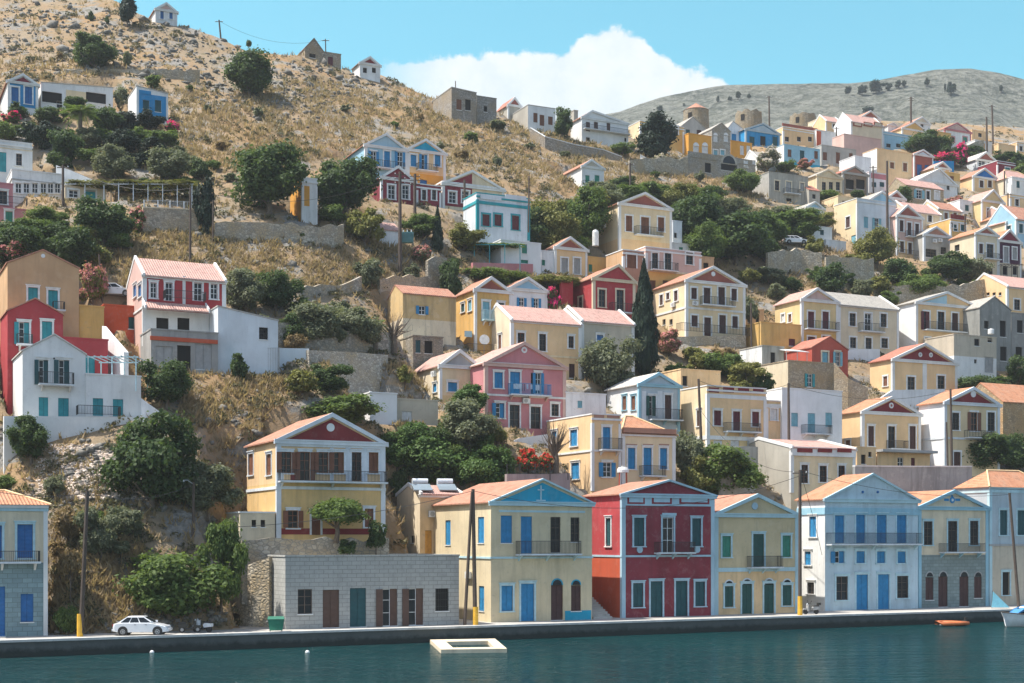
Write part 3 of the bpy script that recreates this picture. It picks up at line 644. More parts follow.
H('white cubic house with green shutters beside the vine pergola', 501, 541, 274, 240, 'F', Y=352, d=7, col='white', trim=None, plain=True, worn=.25, f='w 524.5 244 253.5 5 gc -; w 524.5 260 263.5 7 gc -')
H('low white linking wing with small green shutter', 541.3, 556, 273, 251, 'F', Y=356, d=5, col='white', trim=None, plain=True, n='annex', cat='annex', f='w 543.5 259.5 265.5 3.5 gc -')
H('beige gabled house with two tall grey windows and red pediment', 555, 587, 276, 247, 'G', pk=237.5, pkx=570, xs=541.5, Y=353, col='apr', scol='white', ped='brk', worn=.3, f='w 564.5,577 258 274 6.5 yc')
H('small orange-yellow house with green shutter between beige and brown houses', 588, 606, 277, 257, 'F', Y=358, d=5, col='och', trim=None, plain=True, n='cottage', f='w 590 264 272 4 gc -')
H('yellow house with red pediment and light blue balcony', 475, 511, 352, 289, 'G', pk=277.5, pkx=491, xs=456, Y=312, col='och', ped='brk', worn=.55, f='d 486 302 320 7 lc; w 501 302.5 309.5 6 Tc; b 481 491.5 320.5 311 lt lt; sw 470 300 311 3.5 lc; sw 463 304 312 3.5 Tc; p 464.5 472 331 337 lt; r 464 506 353 346')
H('peeling ochre wing with blue open shutters beside the yellow house', 403, 456, 337, 293.5, 'R', pk=288, Y=318, d=5, col=(.60,.42,.20), low='pal', ys=318, trim=None, plain=True, worn=.9, n='annex', cat='annex', f='w 422 306 314.5 6 bo -')
H('small dark stone hut under the peeling ochre wing', 413, 443, 353, 336, 'F', Y=304, d=4, col='gb', wm=stone((.30,.27,.22)), trim=None, plain=True, n='stone_hut', cat='hut', f='d 418 339 352 5 Tc -; d 428.5 339 352 8 xc -')
H('white gabled house with pale blue pediment and blue open shutters', 509, 547, 319, 288, 'G', pk=278, Y=326, col='white', ped='lblue', worn=.25, d=7, f='w 521.5 297.5 309.5 5 bo; w 536 298.5 310 5 bo')
H('long cream house with pink roof and iron-barred windows', 511, 581, 378, 320, 'R', pk=308.5, xs=489, Y=301, col='apr', scol='pal', rc='p', d=8, worn=.3, f='w 521 333 346.5 6.5 nr; w 542.5 334 351 6.5 kr; w 571 336 348 5.5 nr; w 572 364 378 6 mc -; l 355 cream 2; sw 500 335 350 3 nc')
H('grey-cream wing with one blue window right of the long cream house', 581.3, 634, 378, 321, 'R', pk=310, Y=303.2, d=7, col='beige', rc='p', n='annex', cat='annex', f='w 600 335 344 6.5 Bc')
H('red gabled house left of the tall cypress', 593, 635, 314, 278, 'G', pk=265, pkx=618.5, xs=571, Y=331, col='red', ped='red', trim='pal', worn=.25, f='w 602 289.5 307 6.5 ko; d 620 290 312.5 7 kx; b 609 631 313 304; sw 580.5 297 310 4 kx')
H('big cream house with brown shutters and red-brown pediment above the village', 619, 671.6, 256, 203, 'G', pk=193, pkx=644.7, xs=598.5, Y=364, col='cream', low='apr', ys=238, ped='brk', worn=.3, f='w 629 216 231.5 6.5 nc; d 645 217 235.5 8 nc; w 661 217 231.5 6.5 nc; b 634 660.5 236 228; sa 605 226')
H('pink-brown house with small pediment over an ochre ground floor', 645.5, 701, 290, 247, 'F', Y=344, d=8, col='rose', low='och', ys=271, worn=.2, f='d 655 253 270 6 kh; d 668 253 270 6.5 kc; w 689.5 252.5 264.5 7 kx; b 649.7 675.5 271 263; w 653,665.5 280 289.5 5.5 nc -; l 271.5 pal 2')
H('brownish flat-roofed wing with a wide brown door left of the pink-brown house', 623, 644, 288, 250, 'F', xs=606, Y=345, col='brown', scol='tan', n='annex', cat='annex', f='d 631.5 254 268 9.5 nc wh')
H('low brown block with dark doorway right of the pink-brown house', 701.5, 714, 290, 257, 'F', Y=349, d=5, col='tan', trim=None, plain=True, n='annex', cat='annex', f='w 706 263 271 5 xc -')
H('small white-blue utility block beside the big cream house', 673, 682, 246, 221, 'F', Y=372, d=4, col='wb', trim=None, plain=True, n='utility_block', cat='outbuilding', f='w 675.5 233 238 2.5 xc -')
H('two-storey beige house with brown shutters and railed terrace right of the cypress', 686, 745, 334.5, 280, 'G', pk=267, pkx=713, xs=653, Y=331, col='cream', scol='cream', ped='brk', worn=.3, f='''w 694 288 299 5.5 mc; d 707 287.5 305.5 7 mc; d 721.5 287.5 305.5 7 mc; w 734 289 300.5 5.5 mc; b 700 732 306 298; l 309 wh 2; w 694.5 315.5 326.5 6 mc; d 707.5 315 333.5 6.5 mc; d 722.5 315 333.5 6.5 mc; w 735 316 328 5.5 mc; r 676 745.5 334.5 326.5; m 713 274 2.4 wh; sw 661.5 295 305 3 mc; sw 668 293 299.5 3 mc; sw 676 290.5 301 3.5 mc; sw 664,671 319 325 3 xc -; sa 674 305; a 694.5 303.5''')
H('small brown-orange house behind the beige terrace house', 746, 764, 336, 309, 'F', Y=346, d=5, col='tan', trim=None, plain=True, n='cottage', f='d 757.5 314 333 3.5 xc -; w 749 315 322 3 xc -')
# ------------------------------------------------------------ centre lower
H('pink two-storey house with laundry on its blue balcony', 485, 565.6, 427, 363, 'G', pk=343, pkx=524, Y=279, d=8, col='pink', ped=None, trim='rose', worn=.25, rc='p', f='''w 498.5 372 388 8 bc wh; d 515 371.5 395 10 bc wh; w 538 372.5 394 6 bo wh; w 533 373 394 4 kc -; b 508 548 395.5 384.5 wb mblue; w 500 403.5 418 8 bh wh; d 514.5 403 426 10 kx wh; d 535.5 404 426 10 kx wh; w 555 404 416 7 kx wh; l 395.5 wh 2; l 364 wh 2; m 524 350 3.2 wh pink; a 525.5 401''')
H('yellow cottage with grey pediment and one blue window left of the pink house', 440, 480.5, 402, 365, 'G', pk=350.5, pkx=459.6, xs=413, Y=284, col='cream', low='yel', ys=395, scol='pal', ped='gry', rc='p', worn=.3, n='cottage', f='w 452.5 382.5 391.5 9 bc; sw 435 384 392 3.5 bc; sa 435 374')
H('plain beige flat-roofed block in front of the yellow cottage', 397, 438, 424, 399.5, 'F', Y=273, d=6, col='beige', trim=None, plain=True, n='outbuilding', cat='outbuilding', f='w 407 411 421 10 wc -')
H('white-walled roof terrace block left of the beige block', 370, 397, 424, 393, 'F', Y=272, d=9, col='white', trim=None, plain=True, n='terrace_block', cat='outbuilding', worn=.1)
H('yellow corner house with blue shutters and a small dark balcony', 592, 620.6, 488, 414.5, 'F', xs=547, Y=257, col='apr', worn=.3, f='d 606.5 427 449.5 7.5 bc; w 607 462.5 477 8.5 bo; b 598 618.7 450 438.5; l 450 wh 2; sw 574 429.5 446 7 bc; sw 554.5 431.5 443.5 5 bc; sw 575.5 463 479 8 bc; p 594 604 414.5 418 brown 0.04; p 607 619 414.5 418 brown 0.04')
H('cream house with orange hip roof and three blue shuttered openings', 622, 675, 484, 433, 'H', pk=416.5, Y=259, d=8, col='cream', rc='o', worn=.2, f='w 631.5 448 469 7.5 bc; d 647.5 448 475.5 8.5 bc; w 663.5 448 469 7 bc; b 639 662 476 466; p 622 675 428.5 433.5 brown 0.3; p 626 637 444 446 brown; p 643 653 444 446 brown; p 659 669 444 446 brown')
H('pale grey-blue house with dark doors and a white side wall', 639, 679.6, 434, 384, 'G', pk=373.5, pkx=658.5, xs=607, Y=282, col=(.45,.52,.56), scol='wh', ped='grblue', trim='sblue', rc='w', worn=.3, f='d 652.5 395.5 416 6.5 Gh wb; d 668 395.5 419.5 6.5 mc wb; b 648 679 420 409.5; sw 624.5,633.5 396 410 4 nc; p 642 646 391 420 wb; p 657.5 662.5 391 420 wb')
H('low white flat-roofed building behind the yellow corner house', 566, 606, 432, 393, 'F', Y=278, d=6, col='white', trim=None, plain=True, n='outbuilding', cat='outbuilding', f='w 580 401 408 5 lc -')
H('peach house with four red parapet panels and a curved balcony', 707, 766, 448, 386, 'F', xs=681, Y=277, col='apr', low='yel', ys=436, scol='cream', worn=.3, f='p 708.7 719 387.5 392.5 dkred; p 723 734 387.5 392.5 dkred; p 738 749 387.5 392.5 dkred; p 753 763.5 387.5 392.5 dkred; w 717.5 410.5 425.5 7 Mc; d 736.5 411.5 431.5 7 Mc; w 755.5 411.5 426.5 7 Mc; b 723 757 432 423.5; l 436.5 wh 4; w 718,735,752 440 446.5 9 wc -; p 708 765 395 399 wh; sw 699 410.5 426 4 mc')
H('peach flat wing with white window right of the red-panelled house', 766.3, 783, 446, 401, 'F', Y=281, d=6, col='apr', trim='wh', n='annex', cat='annex', f='w 774 408.5 420 6 wc; l 406 wh 2')
H('roofless tan ruin behind the house with four red panels', 681, 720.6, 404, 369.5, 'F', Y=291, d=6, col='apr', trim=None, plain=True, n='ruined_house', worn=.7, f='w 685 376 386 5 xc -')
H('square white house with turquoise shutters behind a utility pole', 782, 842, 442, 388.5, 'F', xs=772, Y=281, col='white', trim=None, plain=True, d=8, worn=.2, f='w 794.7 412.5 426.5 7 lc -; d 811.5 413.5 433.5 7.5 lc -; w 828.8 413 427 6.5 lc -; b 801 828 434 425.5')
H('yellow house with red pediment and long dark doors right of the white house', 862, 920.5, 452, 411.5, 'G', pk=397.4, xs=843, Y=284, col='apr', ped='dkred', rc='o', trim='wh', worn=.2, f='w 871 426 446 6 mc; d 891.5 426.5 448.5 7 kx; w 912.5 426.5 449 6.5 mc; b 886 904 449 441; m 891 405.5 2.9 wh brk; sw 848 440 446 5 nc')
H('small yellow flat outbuilding with dark windows beside the stained wall', 857, 876, 466, 447.5, 'F', Y=276, d=4.5, col='apr', trim=None, plain=True, n='outbuilding', cat='outbuilding', f='w 863.5 454.5 464 4.5 xc -; w 870 452 457 3.5 xc -')
H('long low yellow wing with canopy under the house with red pediment', 877, 930, 467, 453, 'F', Y=278, d=4, col='apr', trim=None, plain=True, n='annex', cat='annex', f='d 900.5 456 466 6 Tx -; d 913 456 466 4 Mc -; p 876 931 450.5 453 gry 1.2')
H('house with big white side wall, dark red pediment and blue corner trim', 944.6, 999.5, 469, 402, 'G', pk=388, pkx=973, xs=920, Y=281, col=(.68,.54,.33), scol='white', ped='dkred', rc='o', trim='wb', worn=.2, f='w 955.5 413 430 7 kr wh; w 974 412.5 431 7 no wh; w 991 412.5 431 7 kr wh; b 964 990 438 431; d 957 449 466 7 mc wh; m 973 394 3.4 wh; l 438 wb 2')
H('grey-beige plastered house with three red parapet panels and barred brown windows', 791, 855, 490, 448, 'R', pk=441, xs=746, Y=264, col='cream', scol='gb', rc='p', d=12, worn=.3, f='p 796 811 448.5 452.5 dkred 0.3; p 816.5 830.5 448.5 452.5 dkred 0.3; p 836 850 448.5 452.5 dkred 0.3; w 804.5 465 483 6.5 nr; w 823 466 482 7 nr; w 841.5 466 479 6.5 nr; p 791 855 447.5 456.5 wh 0.2')
H('yellow house with two white roundels in a wide red pediment', 892.5, 957, 390, 359, 'G', pk=344, pkx=924.6, xs=872, Y=314, col='apr', ped='dkred', rc='r', worn=.2, f='d 911 375 389 7.5 kx; d 941 376 389 7 kx; m 920 354.7 2.4 wh gry; m 930.6 355 2.4 wh gry; p 922.5 926.5 361 390 wh 0.06; sw 885.5 376.5 386 4 nc')
H('rough brown stone gable wall house at the right edge', 1003, 1050, 432, 402, 'R', pk=385, Y=296, d=8, col='gb', wm=stone((.45,.33,.20)), rc='o', trim=None, plain=True, n='stone_house')
H('yellow stuccoed house with maroon double doors and iron balcony', 801.5, 838, 349, 299, 'G', pk=288.6, pkx=817, xs=775, Y=333, col='yel', low='och', ys=332, ped='rose', rc='p', worn=.25, f='d 811 311.5 329.5 6.5 Mc; d 825.5 311.5 329.5 6.5 Mc; b 804 836 330 322; w 811.5,826 336.5 344 7.5 Mc; sw 790 314 322 3 nc; sw 783 314 322 3 wc')
H('yellow flat wing with one maroon window below the stuccoed house', 761, 801, 347, 322.5, 'F', Y=324, d=5, col='och', trim=None, plain=True, n='annex', cat='annex', f='w 792 338.5 346 6.5 Mc -')
H('beige house with flat eaves, small balcony and three windows per floor', 838.5, 898.6, 350, 304.5, 'R', pk=295, Y=336, d=8, col='pal', rc='g', worn=.3, f='w 852.5 313.5 326 6 kx; d 868 313.5 331 6.5 Tx; w 883.5 313.5 327 6 kh; b 858 881 332 324; w 853 337.5 348 6 kx; d 868.5 337.5 349 6 kx; w 884.5 338 348 6.5 kx')
H('small red house with pale green open shutters', 812, 848, 373, 347.5, 'G', pk=337, pkx=830, xs=803, Y=318, d=6, col=(.45,.09,.06), trim=None, plain=True, rc='r', n='cottage', worn=.25, f='w 825 352 362.5 6 lc pal; w 837.5 352 366 5 lo pal')
H('white lime-washed ruin with a tin awning left of the small red house', 762, 784, 374, 346, 'F', Y=317, d=5, col='gb', scol='wh', trim=None, plain=True, worn=.9, n='ruined_house', f='d 773 352 366 5 xc -')
H('rubble stone house with teal open shutters below the small red house', 788, 836, 396, 361, 'F', xs=774, Y=305, d=7, wm=stone((.44,.36,.26), 2.4), scol='pal', trim=None, plain=True, n='stone_house', f='w 809.5 374 387 5 to -')
H('pale house with half turquoise half brown pediment and tall dark doors', 916, 979, 351, 302, 'G', pk=292.4, pkx=946.7, xs=898, Y=338, col='apr', scol='white', ped='lt', halfped=1, rc='g', worn=.25, f='w 926.5 311.5 330 6 Mh; d 941 312 331.5 7 mx; d 955 313 331.5 6 mc; d 969.5 314 332 7 Tc; b 923 978 332 324; w 927.5 337.5 346 5.5 nr; w 941 338.5 349 5.5 nr')
H('beige block with white lower half and dark doorway', 954, 996.5, 374, 334.5, 'F', Y=326, d=6, col='beige', low='wh', ys=355.5, trim=None, plain=True, n='outbuilding', cat='outbuilding', f='w 977 338 346 5.5 xc -; w 990 338 342.5 4.5 xc -; d 989 357 373 9 yc -; w 975.5 359.5 363.5 2.5 xc -')
H('grey roofless gabled ruin behind the beige block', 979.8, 1011, 366, 307.5, 'G', pk=297, pkx=994.4, Y=335, d=8, wm=plaster((.27,.27,.25), .9), trim=None, plain=True, rc='g', n='ruined_house', f='w 986.5 321 329 4.5 xc -; w 1003 321 337 6 xc -; w 1003.5 347 361 6.5 xc -')
H('grey ruined shell with empty windows at the right edge', 1011.3, 1045, 368, 313, 'F', Y=340, d=7, wm=plaster((.29,.28,.26), .9), trim=None, plain=True, n='ruined_house', f='w 1019 347 357 6.5 xc -; w 1020 320 333 6 xc -')
H('yellow gabled house with three small square windows in its white-edged side gable', 1007, 1050, 322, 286.5, 'R', pk=277, xs=973, Y=366, d=10, col='apr', rc='p', worn=.3, f='w 1017 299.5 310 6 kx; sw 988,994,1000 292.5 295.5 3 xc -')
# ------------------------------------------------------------ ridge above the centre
H('unroofed grey stone ruin with bricked window on the ridge', 451.6, 476.5, 122, 93, 'S', pk=87.4, xs=433, Y=475, wm=stone((.34,.31,.27)), trim=None, plain=True, n='ruined_house', f='w 459 99.5 110 5 nc -; w 468 99.5 110.5 5.5 xc -')
H('lower grey stone ruin with one small window on the ridge', 476.7, 496.5, 124, 96, 'F', Y=477, d=7, wm=stone((.33,.31,.28)), trim=None, plain=True, n='ruined_house', f='w 485.5 106 112 3.5 xc -')
H('white flat house with brown shutters and stone side on the ridge', 528, 555.4, 131, 109, 'S', pk=105, xs=511, Y=480, col='wh', wm=None, scol='gb', trim=None, plain=True, f='w 535.5 113 122.5 4.5 nc; d 542 115 126 4.5 nc; w 550.5 116.5 125 4.5 nc', worn=.3)
H('red gable-roofed cottage peeping behind the stone side wall on the ridge', 508, 521, 118, 104.5, 'G', pk=97.5, Y=500, d=5, col='gb', ped='brk', rc='r', n='cottage')
H('white two-storey house with a long dark balcony at the hill saddle', 582, 628, 144, 117, 'G', pk=111, pkx=592, xs=577, Y=492, col='wh', worn=.2, f='d 588,596 122 131.5 4 mc -; d 608.5 123 133 3.5 mc -; b 583 628 132 128; w 588 137 141.5 4 xc -; w 626 138 142 3 xc -')
H('thin white chimney tower beside the white two-storey house', 574, 578, 130, 110.5, 'F', Y=495, d=1.5, col='gb', trim=None, plain=True, n='chimney_tower', cat='chimney')
H('yellow-orange house with flat roof behind the dark pine', 640, 684, 146, 121, 'F', xs=633, Y=515, col='och', scol='cream', rc='t', worn=.2, f='w 648 130 137 4 kc; w 676 126 134 4 kc')
H('low gabled white house with green shutters on the dry slope', 582, 603.5, 187, 166, 'G', pk=160, pkx=591, xs=557, Y=415, col='wh', ped='beige', rc='t', worn=.2, f='w 587.5,597 175 185.5 4.5 gc -; b 581 604 187.5 184')
# ------------------------------------------------------------ windmill hill
def mill(label, px0, px1, yb, yt, cone, Y):
    yt += (PY0 - yt) * (px1 - px0) / 2 / F
    r = (px1 - px0) / 2 * Y / F; Y = Y * gs(px0); r *= gs(px0); c = at((px0 + px1) / 2, yb, Y / gs((px0 + px1) / 2)); h = (yb - yt) * Y / F
    root = empty('windmill_tower', c); tag(root, label, 'windmill', 'old windmill towers on the hilltop')
    FOOT.append((c.x - r, c.y - r, 0, 2*r, 2*r, c.z))
    m = MB(); n = 28; st = stone((.29,.25,.185), 1.8)
    rings = [(-4, r*1.05), (0, r*1.03), (h*.5, r*1.0), (h, r*.96), (h, r*.80), (h-.8, r*.80)]
    for z, q in rings: m.v += [(math.cos(2*math.pi*i/n)*q, math.sin(2*math.pi*i/n)*q, z + (0 if z < h or cone else .28*math.sin(i*1.7+px0) - .2*(i % 3 == 0))) for i in range(n)]
    for k in range(len(rings)-1):
        for i in range(n): j = (i+1) % n; m.f.append((k*n+i, k*n+j, (k+1)*n+j, (k+1)*n+i)); m.mi.append(0)
    m.f.append(tuple(range(5*n, 6*n))); m.mi.append(0)
    m.build('tower_wall', st, root, smooth=False)
    if cone:
        m = MB(); m.v.append((0, 0, h + (yt - cone) * Y / F)); m.v += [(math.cos(2*math.pi*i/n)*r*.99, math.sin(2*math.pi*i/n)*r*.99, h-.02) for i in range(n)]
        for i in range(n): m.f.append((0, 1+i, 1+(i+1) % n)); m.mi.append(0)
        m.build('cone_roof', tiles('t', 'X'), root)
    a = math.radians(-125); m = MB(); m.box(-.45, .45, -.1, .12, 0, 1.5)
    m.build('window', dark(), root, (math.cos(a)*r*.99, math.sin(a)*r*.99, h-2.6), a + math.pi/2)
mill('round stone windmill tower with a low terracotta cone roof', 683, 709, 142, 107, 103, 585)
mill('middle roofless round stone windmill tower above the blue-walled house', 735, 762, 133, 109, None, 610)
mill('right-hand roofless round stone windmill tower above the cream and blue houses', 789.5, 816, 131, 112, None, 625)
H('pale grey gabled house in front of the coned windmill', 681.6, 706.5, 140, 126, 'G', pk=117, pkx=693, Y=560, d=7, col='conc', trim=None, plain=True, rc='g', f='w 688 129.5 136 4 Tc -; w 699 130 136 4.5 mc -')
H('orange box house with two white arched windows', 688.6, 711.5, 158, 133.5, 'F', Y=530, d=6, col='org', trim=None, plain=True, worn=.25, f='w 696 146 155.5 6 wc -; w 705 146 155.5 6 wc -; t 696 146 6 wh wh; t 705 146 6 wh wh')
H('grey stone gabled house with white arched windows', 712, 730.6, 158, 129, 'G', pk=123, pkx=721.5, Y=536, d=7, wm=stone((.36,.34,.30)), trim=None, plain=True, rc='g', n='stone_house', f='w 715.5,726 135.5 141.5 4.5 wc -; t 715.5 135.5 4.5 wh wh; t 726 135.5 4.5 wh wh; w 715.5,722.5 150 155 4 lc wh')
H('pale pinkish gabled house with bright blue shutters', 727.5, 746, 143, 128.5, 'G', pk=121.5, pkx=733, Y=556, d=6, col='wb', trim=None, plain=True, rc='g', f='w 734 134 141 5 bc -')
H('small orange box with two white shuttered windows', 731, 752, 158, 140.7, 'F', Y=533, d=5, col='org', trim=None, plain=True, worn=.25, n='cottage', f='w 742,748.5 145.5 154.5 4 wc -')
H('grey stone basement with a wide dark arch under the orange houses', 687.5, 755.5, 176, 156.5, 'F', Y=522, d=5, wm=stone((.34,.32,.28)), trim=None, plain=True, n='stone_basement', cat='basement', f='d 729 163.5 171 16 xc -; t 729 163.5 16 gb; d 708 163 173 6 xc -; w 746 160 167 4.5 wc -; w 754 160.5 164 2.5 wc -')
H('grey-pedimented house with bright blue walls and dark doorways', 745.5, 780, 148, 129, 'G', pk=123.5, pkx=763, Y=552, d=7, col='mblue', ped='grblue', trim='grblue', rc='g', f='d 752 136.5 146 5 Tc -; d 763 136 146 5.5 xc -; d 775 136.5 146 5 Tc -')
H('cream flat house with red tile edge and three dark windows', 783, 816, 147, 127, 'F', xs=780, Y=560, col='apr', rc='t', trim='wh', d=6, worn=.3, f='w 787,799,810 136.5 141.5 3.8 kc -; p 782 817 126 128.5 brk 0.2')
H('bright blue house with white side wall and three small windows', 784, 820, 167, 144.5, 'F', xs=779, Y=520, col='sblue', scol='white', trim=None, plain=True, worn=.3, f='w 789.5 149.5 157 4 nc sblue; d 802 150.5 160 4.5 Tc sblue; w 816 151 159 3.8 nc sblue; p 784 820 163 168 ped_b')
H('grey cement house with brown windows beside the bright blue house', 821.5, 856, 166, 145, 'F', Y=524, d=7, col='conc', trim=None, plain=True, worn=.5, f='w 825 152 160.5 4 nc -; d 838 152.5 164 4 nc -; w 851 153 161 3.8 nc -')
H('small white block with orange stripe left of the red-panelled white house', 816.5, 836, 148, 130, 'F', Y=560, d=5, col='wh', trim=None, plain=True, n='outbuilding', cat='outbuilding', f='p 816.5 821 131 146 orr')
H('tall white house with three red-outlined panels under the roof', 851, 883, 152, 121.5, 'R', pk=116.5, xs=842, Y=552, col='pal', scol='white', rc='p', d=6, worn=.2, f='p 853 861.5 122.5 126.5 brk 0.2; p 863.5 872 122.5 126.5 brk 0.2; p 873.5 882 122.5 126.5 brk 0.2; p 854 860.5 123.3 125.7 pal 0.23; p 864.5 871 123.3 125.7 pal 0.23; p 874.5 881 123.3 125.7 pal 0.23')
H('low pinkish white wall-like block below the red-panelled white house', 844, 881, 162, 134, 'F', Y=540, d=4, col='rose', trim=None, plain=True, n='outbuilding', cat='outbuilding', worn=.2)
H('tiny cream gabled house with red pediment at the crest', 862, 880.5, 124, 116.5, 'G', pk=111, pkx=870.5, Y=590, d=6, col='cream', ped='brk', n='cottage')
H('light blue box house with three small windows near the crest', 883, 912, 150, 131.5, 'F', Y=548, d=6, col='lblue', trim='wb', worn=.3, f='w 888.5,898.5,908 143.5 147.5 4.5 kc -')
H('big tan box house with white side wall below the light blue box', 877, 912, 184, 148.5, 'F', xs=871, Y=512, col='apr', scol='white', trim=None, plain=True, worn=.3, f='w 892 162.5 168.5 4 nc pal; w 905 163 171.5 4 nc pal')
H('white and pink low house with two windows below the tan box', 869, 887, 193, 172, 'F', Y=500, d=6, col='white', trim=None, plain=True, n='cottage', f='p 871 886 174 179 pink; w 874,882 182 187 4.5 Tc -')
H('dark red little house with navy double doors', 914, 933, 178, 154, 'G', pk=150, pkx=923, Y=512, d=6, col='brk', ped='wb', n='cottage', worn=.3, f='d 919.5 164.5 176.5 5 Bc -; d 927 165 176.5 4.5 Bc -')
H('orange and white cottage roof at the hill crest', 888, 898, 130, 125, 'G', pk=123, Y=592, d=5, col='wh', rc='t', n='cottage')
H('yellow gabled house on the crest behind a tall lamp post', 902, 927, 138, 128, 'G', pk=122, pkx=914.6, Y=580, d=7, col='apr', ped='och', n='house')
H('pink-outlined white gabled house with green door near the crest', 944.5, 971, 147, 128.5, 'G', pk=123, pkx=957, Y=556, d=7, col='wh', ped='rose', trim='pink', f='d 965 137 144.5 4 gc pink; w 953 137 142 3 kc')
H('tan box house left of the pink-outlined house', 933, 951, 147, 131, 'F', Y=553, d=6, col='och', trim=None, plain=True, f='w 944 137 142 3.5 kc -')
H('cream box house among trees at the far right crest', 998.5, 1015, 158, 143.5, 'F', Y=552, d=6, col='apr', trim=None, plain=True, n='cottage')
H('cream house with tiled edge at the right picture edge near the crest', 1017, 1040, 156, 142, 'F', Y=560, d=6, col='apr', rc='t', f='w 1021 146 151 3 kc')
H('pale-roofed house with red gable and teal glazed front', 976.6, 997, 172, 159, 'G', pk=152, pkx=986, xs=959, Y=524, col='wb', ped='brk', rc='w', f='w 982,991 161 167 6.5 Tx -')
H('maroon house with pale teal door beside the red-gabled house', 997.4, 1015, 180, 161, 'F', Y=522, d=6, col='maro', f='d 1007.5 167.5 178 4.5 tc wh')
H('yellow house with bright blue pediment and two small windows', 973, 999, 193, 176, 'G', pk=168.5, pkx=984.5, xs=960, Y=492, col='apr', ped='blue', worn=.3, f='w 981.5,989.8 180.3 187.5 4 mc')
H('white-roofed porch left of the house with bright blue pediment', 949, 960, 195, 181, 'F', Y=494, d=5, col='pal', trim=None, plain=True, n='porch', cat='porch', f='d 957 185 194 3 xc -')
H('broad white-roofed gabled house below the bougainvillea', 918, 957, 198, 180, 'G', pk=169, pkx=939.5, Y=486, d=9, col='wh', rc='w', trim='wh', f='w 927 185 190 3 kc; w 948 185 190 3 kc')
H('low stone house with three white-framed windows', 906, 943.7, 206, 185, 'R', pk=181, Y=470, d=6, wm=stone((.42,.36,.26)), rc='p', trim=None, plain=True, n='stone_house', f='w 919 190 198.5 5.5 lo wh; w 928 191 199.5 3.5 kc wh; w 937 191.5 199.5 4.5 wc wh')
H('big grey derelict house with a rusty balcony', 769, 808, 203, 172, 'F', xs=745, Y=468, col='gb', scol='conc', wm=None, trim=None, plain=True, worn=.95, f='w 777 180.6 190.5 4.5 kc pal; d 788.5 181.5 193.5 5 yc pal; w 802 183 191 4 yc pal; b 783 798 194 189.5; w 789 198 202 5 xc -')
H('cream house with three black windows in a row', 817, 842, 193, 175, 'G', pk=169.7, pkx=828, xs=810, Y=478, col='cream', ped=None, trim='pal', rc='g', f='w 824,831,838 182 190.5 4 kc -')
H('brown stone house with orange pediment and two large dark openings', 842.6, 868, 194, 172, 'G', pk=166.4, pkx=854.7, Y=480, d=7, col='brown', wm=stone((.30,.24,.18)), ped='brown', trim='conc', rc='r', f='d 850 179.5 189.5 8.5 xc -; d 860.5 179.5 189.5 8.5 xc -')
# ------------------------------------------------------------ right slope
H('long pale house with light blue shutters and cream end wall', 857, 896, 250, 198.5, 'F', xs=834, Y=418, col='wb', scol='cream', low='wb', trim='wh', worn=.2, f='w 866 216.5 228 4.5 lc -; d 876.5 218 230.5 4.5 lo -; w 892 217 228.5 4 kc wh; sw 848 217 227.5 4 mc wh; sd 853.5 235.5 246 4.5 lc -')
H('low white garden building in front of the cream end wall', 826, 846, 253, 240, 'F', Y=414, d=4, col='white', trim=None, plain=True, n='outbuilding', cat='outbuilding')
H('white gabled house with light blue pediment behind the long pale house', 868, 898, 222, 200.5, 'G', pk=191.5, pkx=882, Y=445, d=8, col='wh', ped='lblue', rc='g')
H('pinkish two-storey house with red pediment and two rows of tall windows', 896.8, 922.6, 258, 215, 'G', pk=205.5, pkx=907, Y=421, d=9, col='rose', low='apr', ys=240, ped='brk', rc='p', worn=.2, f='w 901.5 220 231.5 3.8 mc; d 909.3 222.5 236 3.8 mc; w 917 224 235.5 3.8 mc; b 905 921.5 237.5 232; w 902 241.5 252 4 mc; d 910 243 254 4 mc; w 918 244.5 254 4 mc; r 897 922.5 257 252')
H('yellow house with red cornice band behind the grey gabled house', 950.5, 966, 248, 219, 'F', xs=922, Y=432, col='och', trim='wh', f='p 950.5 966 215 219.5 dkred 0.1; w 955.5,962.5 224.5 231 3.5 Tc wh; w 940 221 226 6 kc')
H('grey gabled house with dark glazed veranda', 923.8, 950.3, 260, 234, 'G', pk=227, pkx=936, Y=413, d=7, col='conc', ped='brown', trim='wb', rc='g', f='w 931 249 257.5 11 kx -; w 943.5 247 254.5 5.5 kx -; a 934 241; a 939.5 240.5')
H('long cream house with red tiled pediment and one dark balcony', 975.5, 998, 276, 233, 'G', pk=227, pkx=986.5, xs=950, Y=400, col='pal', ped='brk', rc='o', worn=.2, f='w 981 243.5 253.5 4 mc; d 990 244 259 7 kx; b 983.5 998 259.5 254; d 990.5 266.5 276 4.5 xc -; sw 957 245 251 5 xc -; w 982 266 274 3.5 nc -')
H('purple and cream house with dark red pediment and pergola porch', 998.4, 1021, 278, 240, 'G', pk=230, pkx=1009.4, Y=403, d=8, col='pur', low='pal', ys=262.5, ped='maro', rc='o', trim='wh', worn=.25, f='w 1006 247.5 262.5 4.5 yc; w 1014.5 247.5 259.5 4 yc; w 1005,1015 266 275 4.5 xc -')
H('light blue house with terracotta roof at the right edge', 1016, 1050, 250, 219, 'R', pk=208, xs=986, Y=432, col='lblue', scol='lblue', rc='t', worn=.3, f='w 1021 224 233 4 Tc; sw 993,1001,1009 225.5 231 4 Tc wh')
H('yellow gabled house with a whitewashed tile roof', 982, 1004, 225, 200, 'G', pk=190, xs=963, Y=458, col='yel', ped='yel', rc='p', worn=.3, f='w 988.8 208.5 217.5 3.8 mc; w 997.7 209.5 216 4 mc')
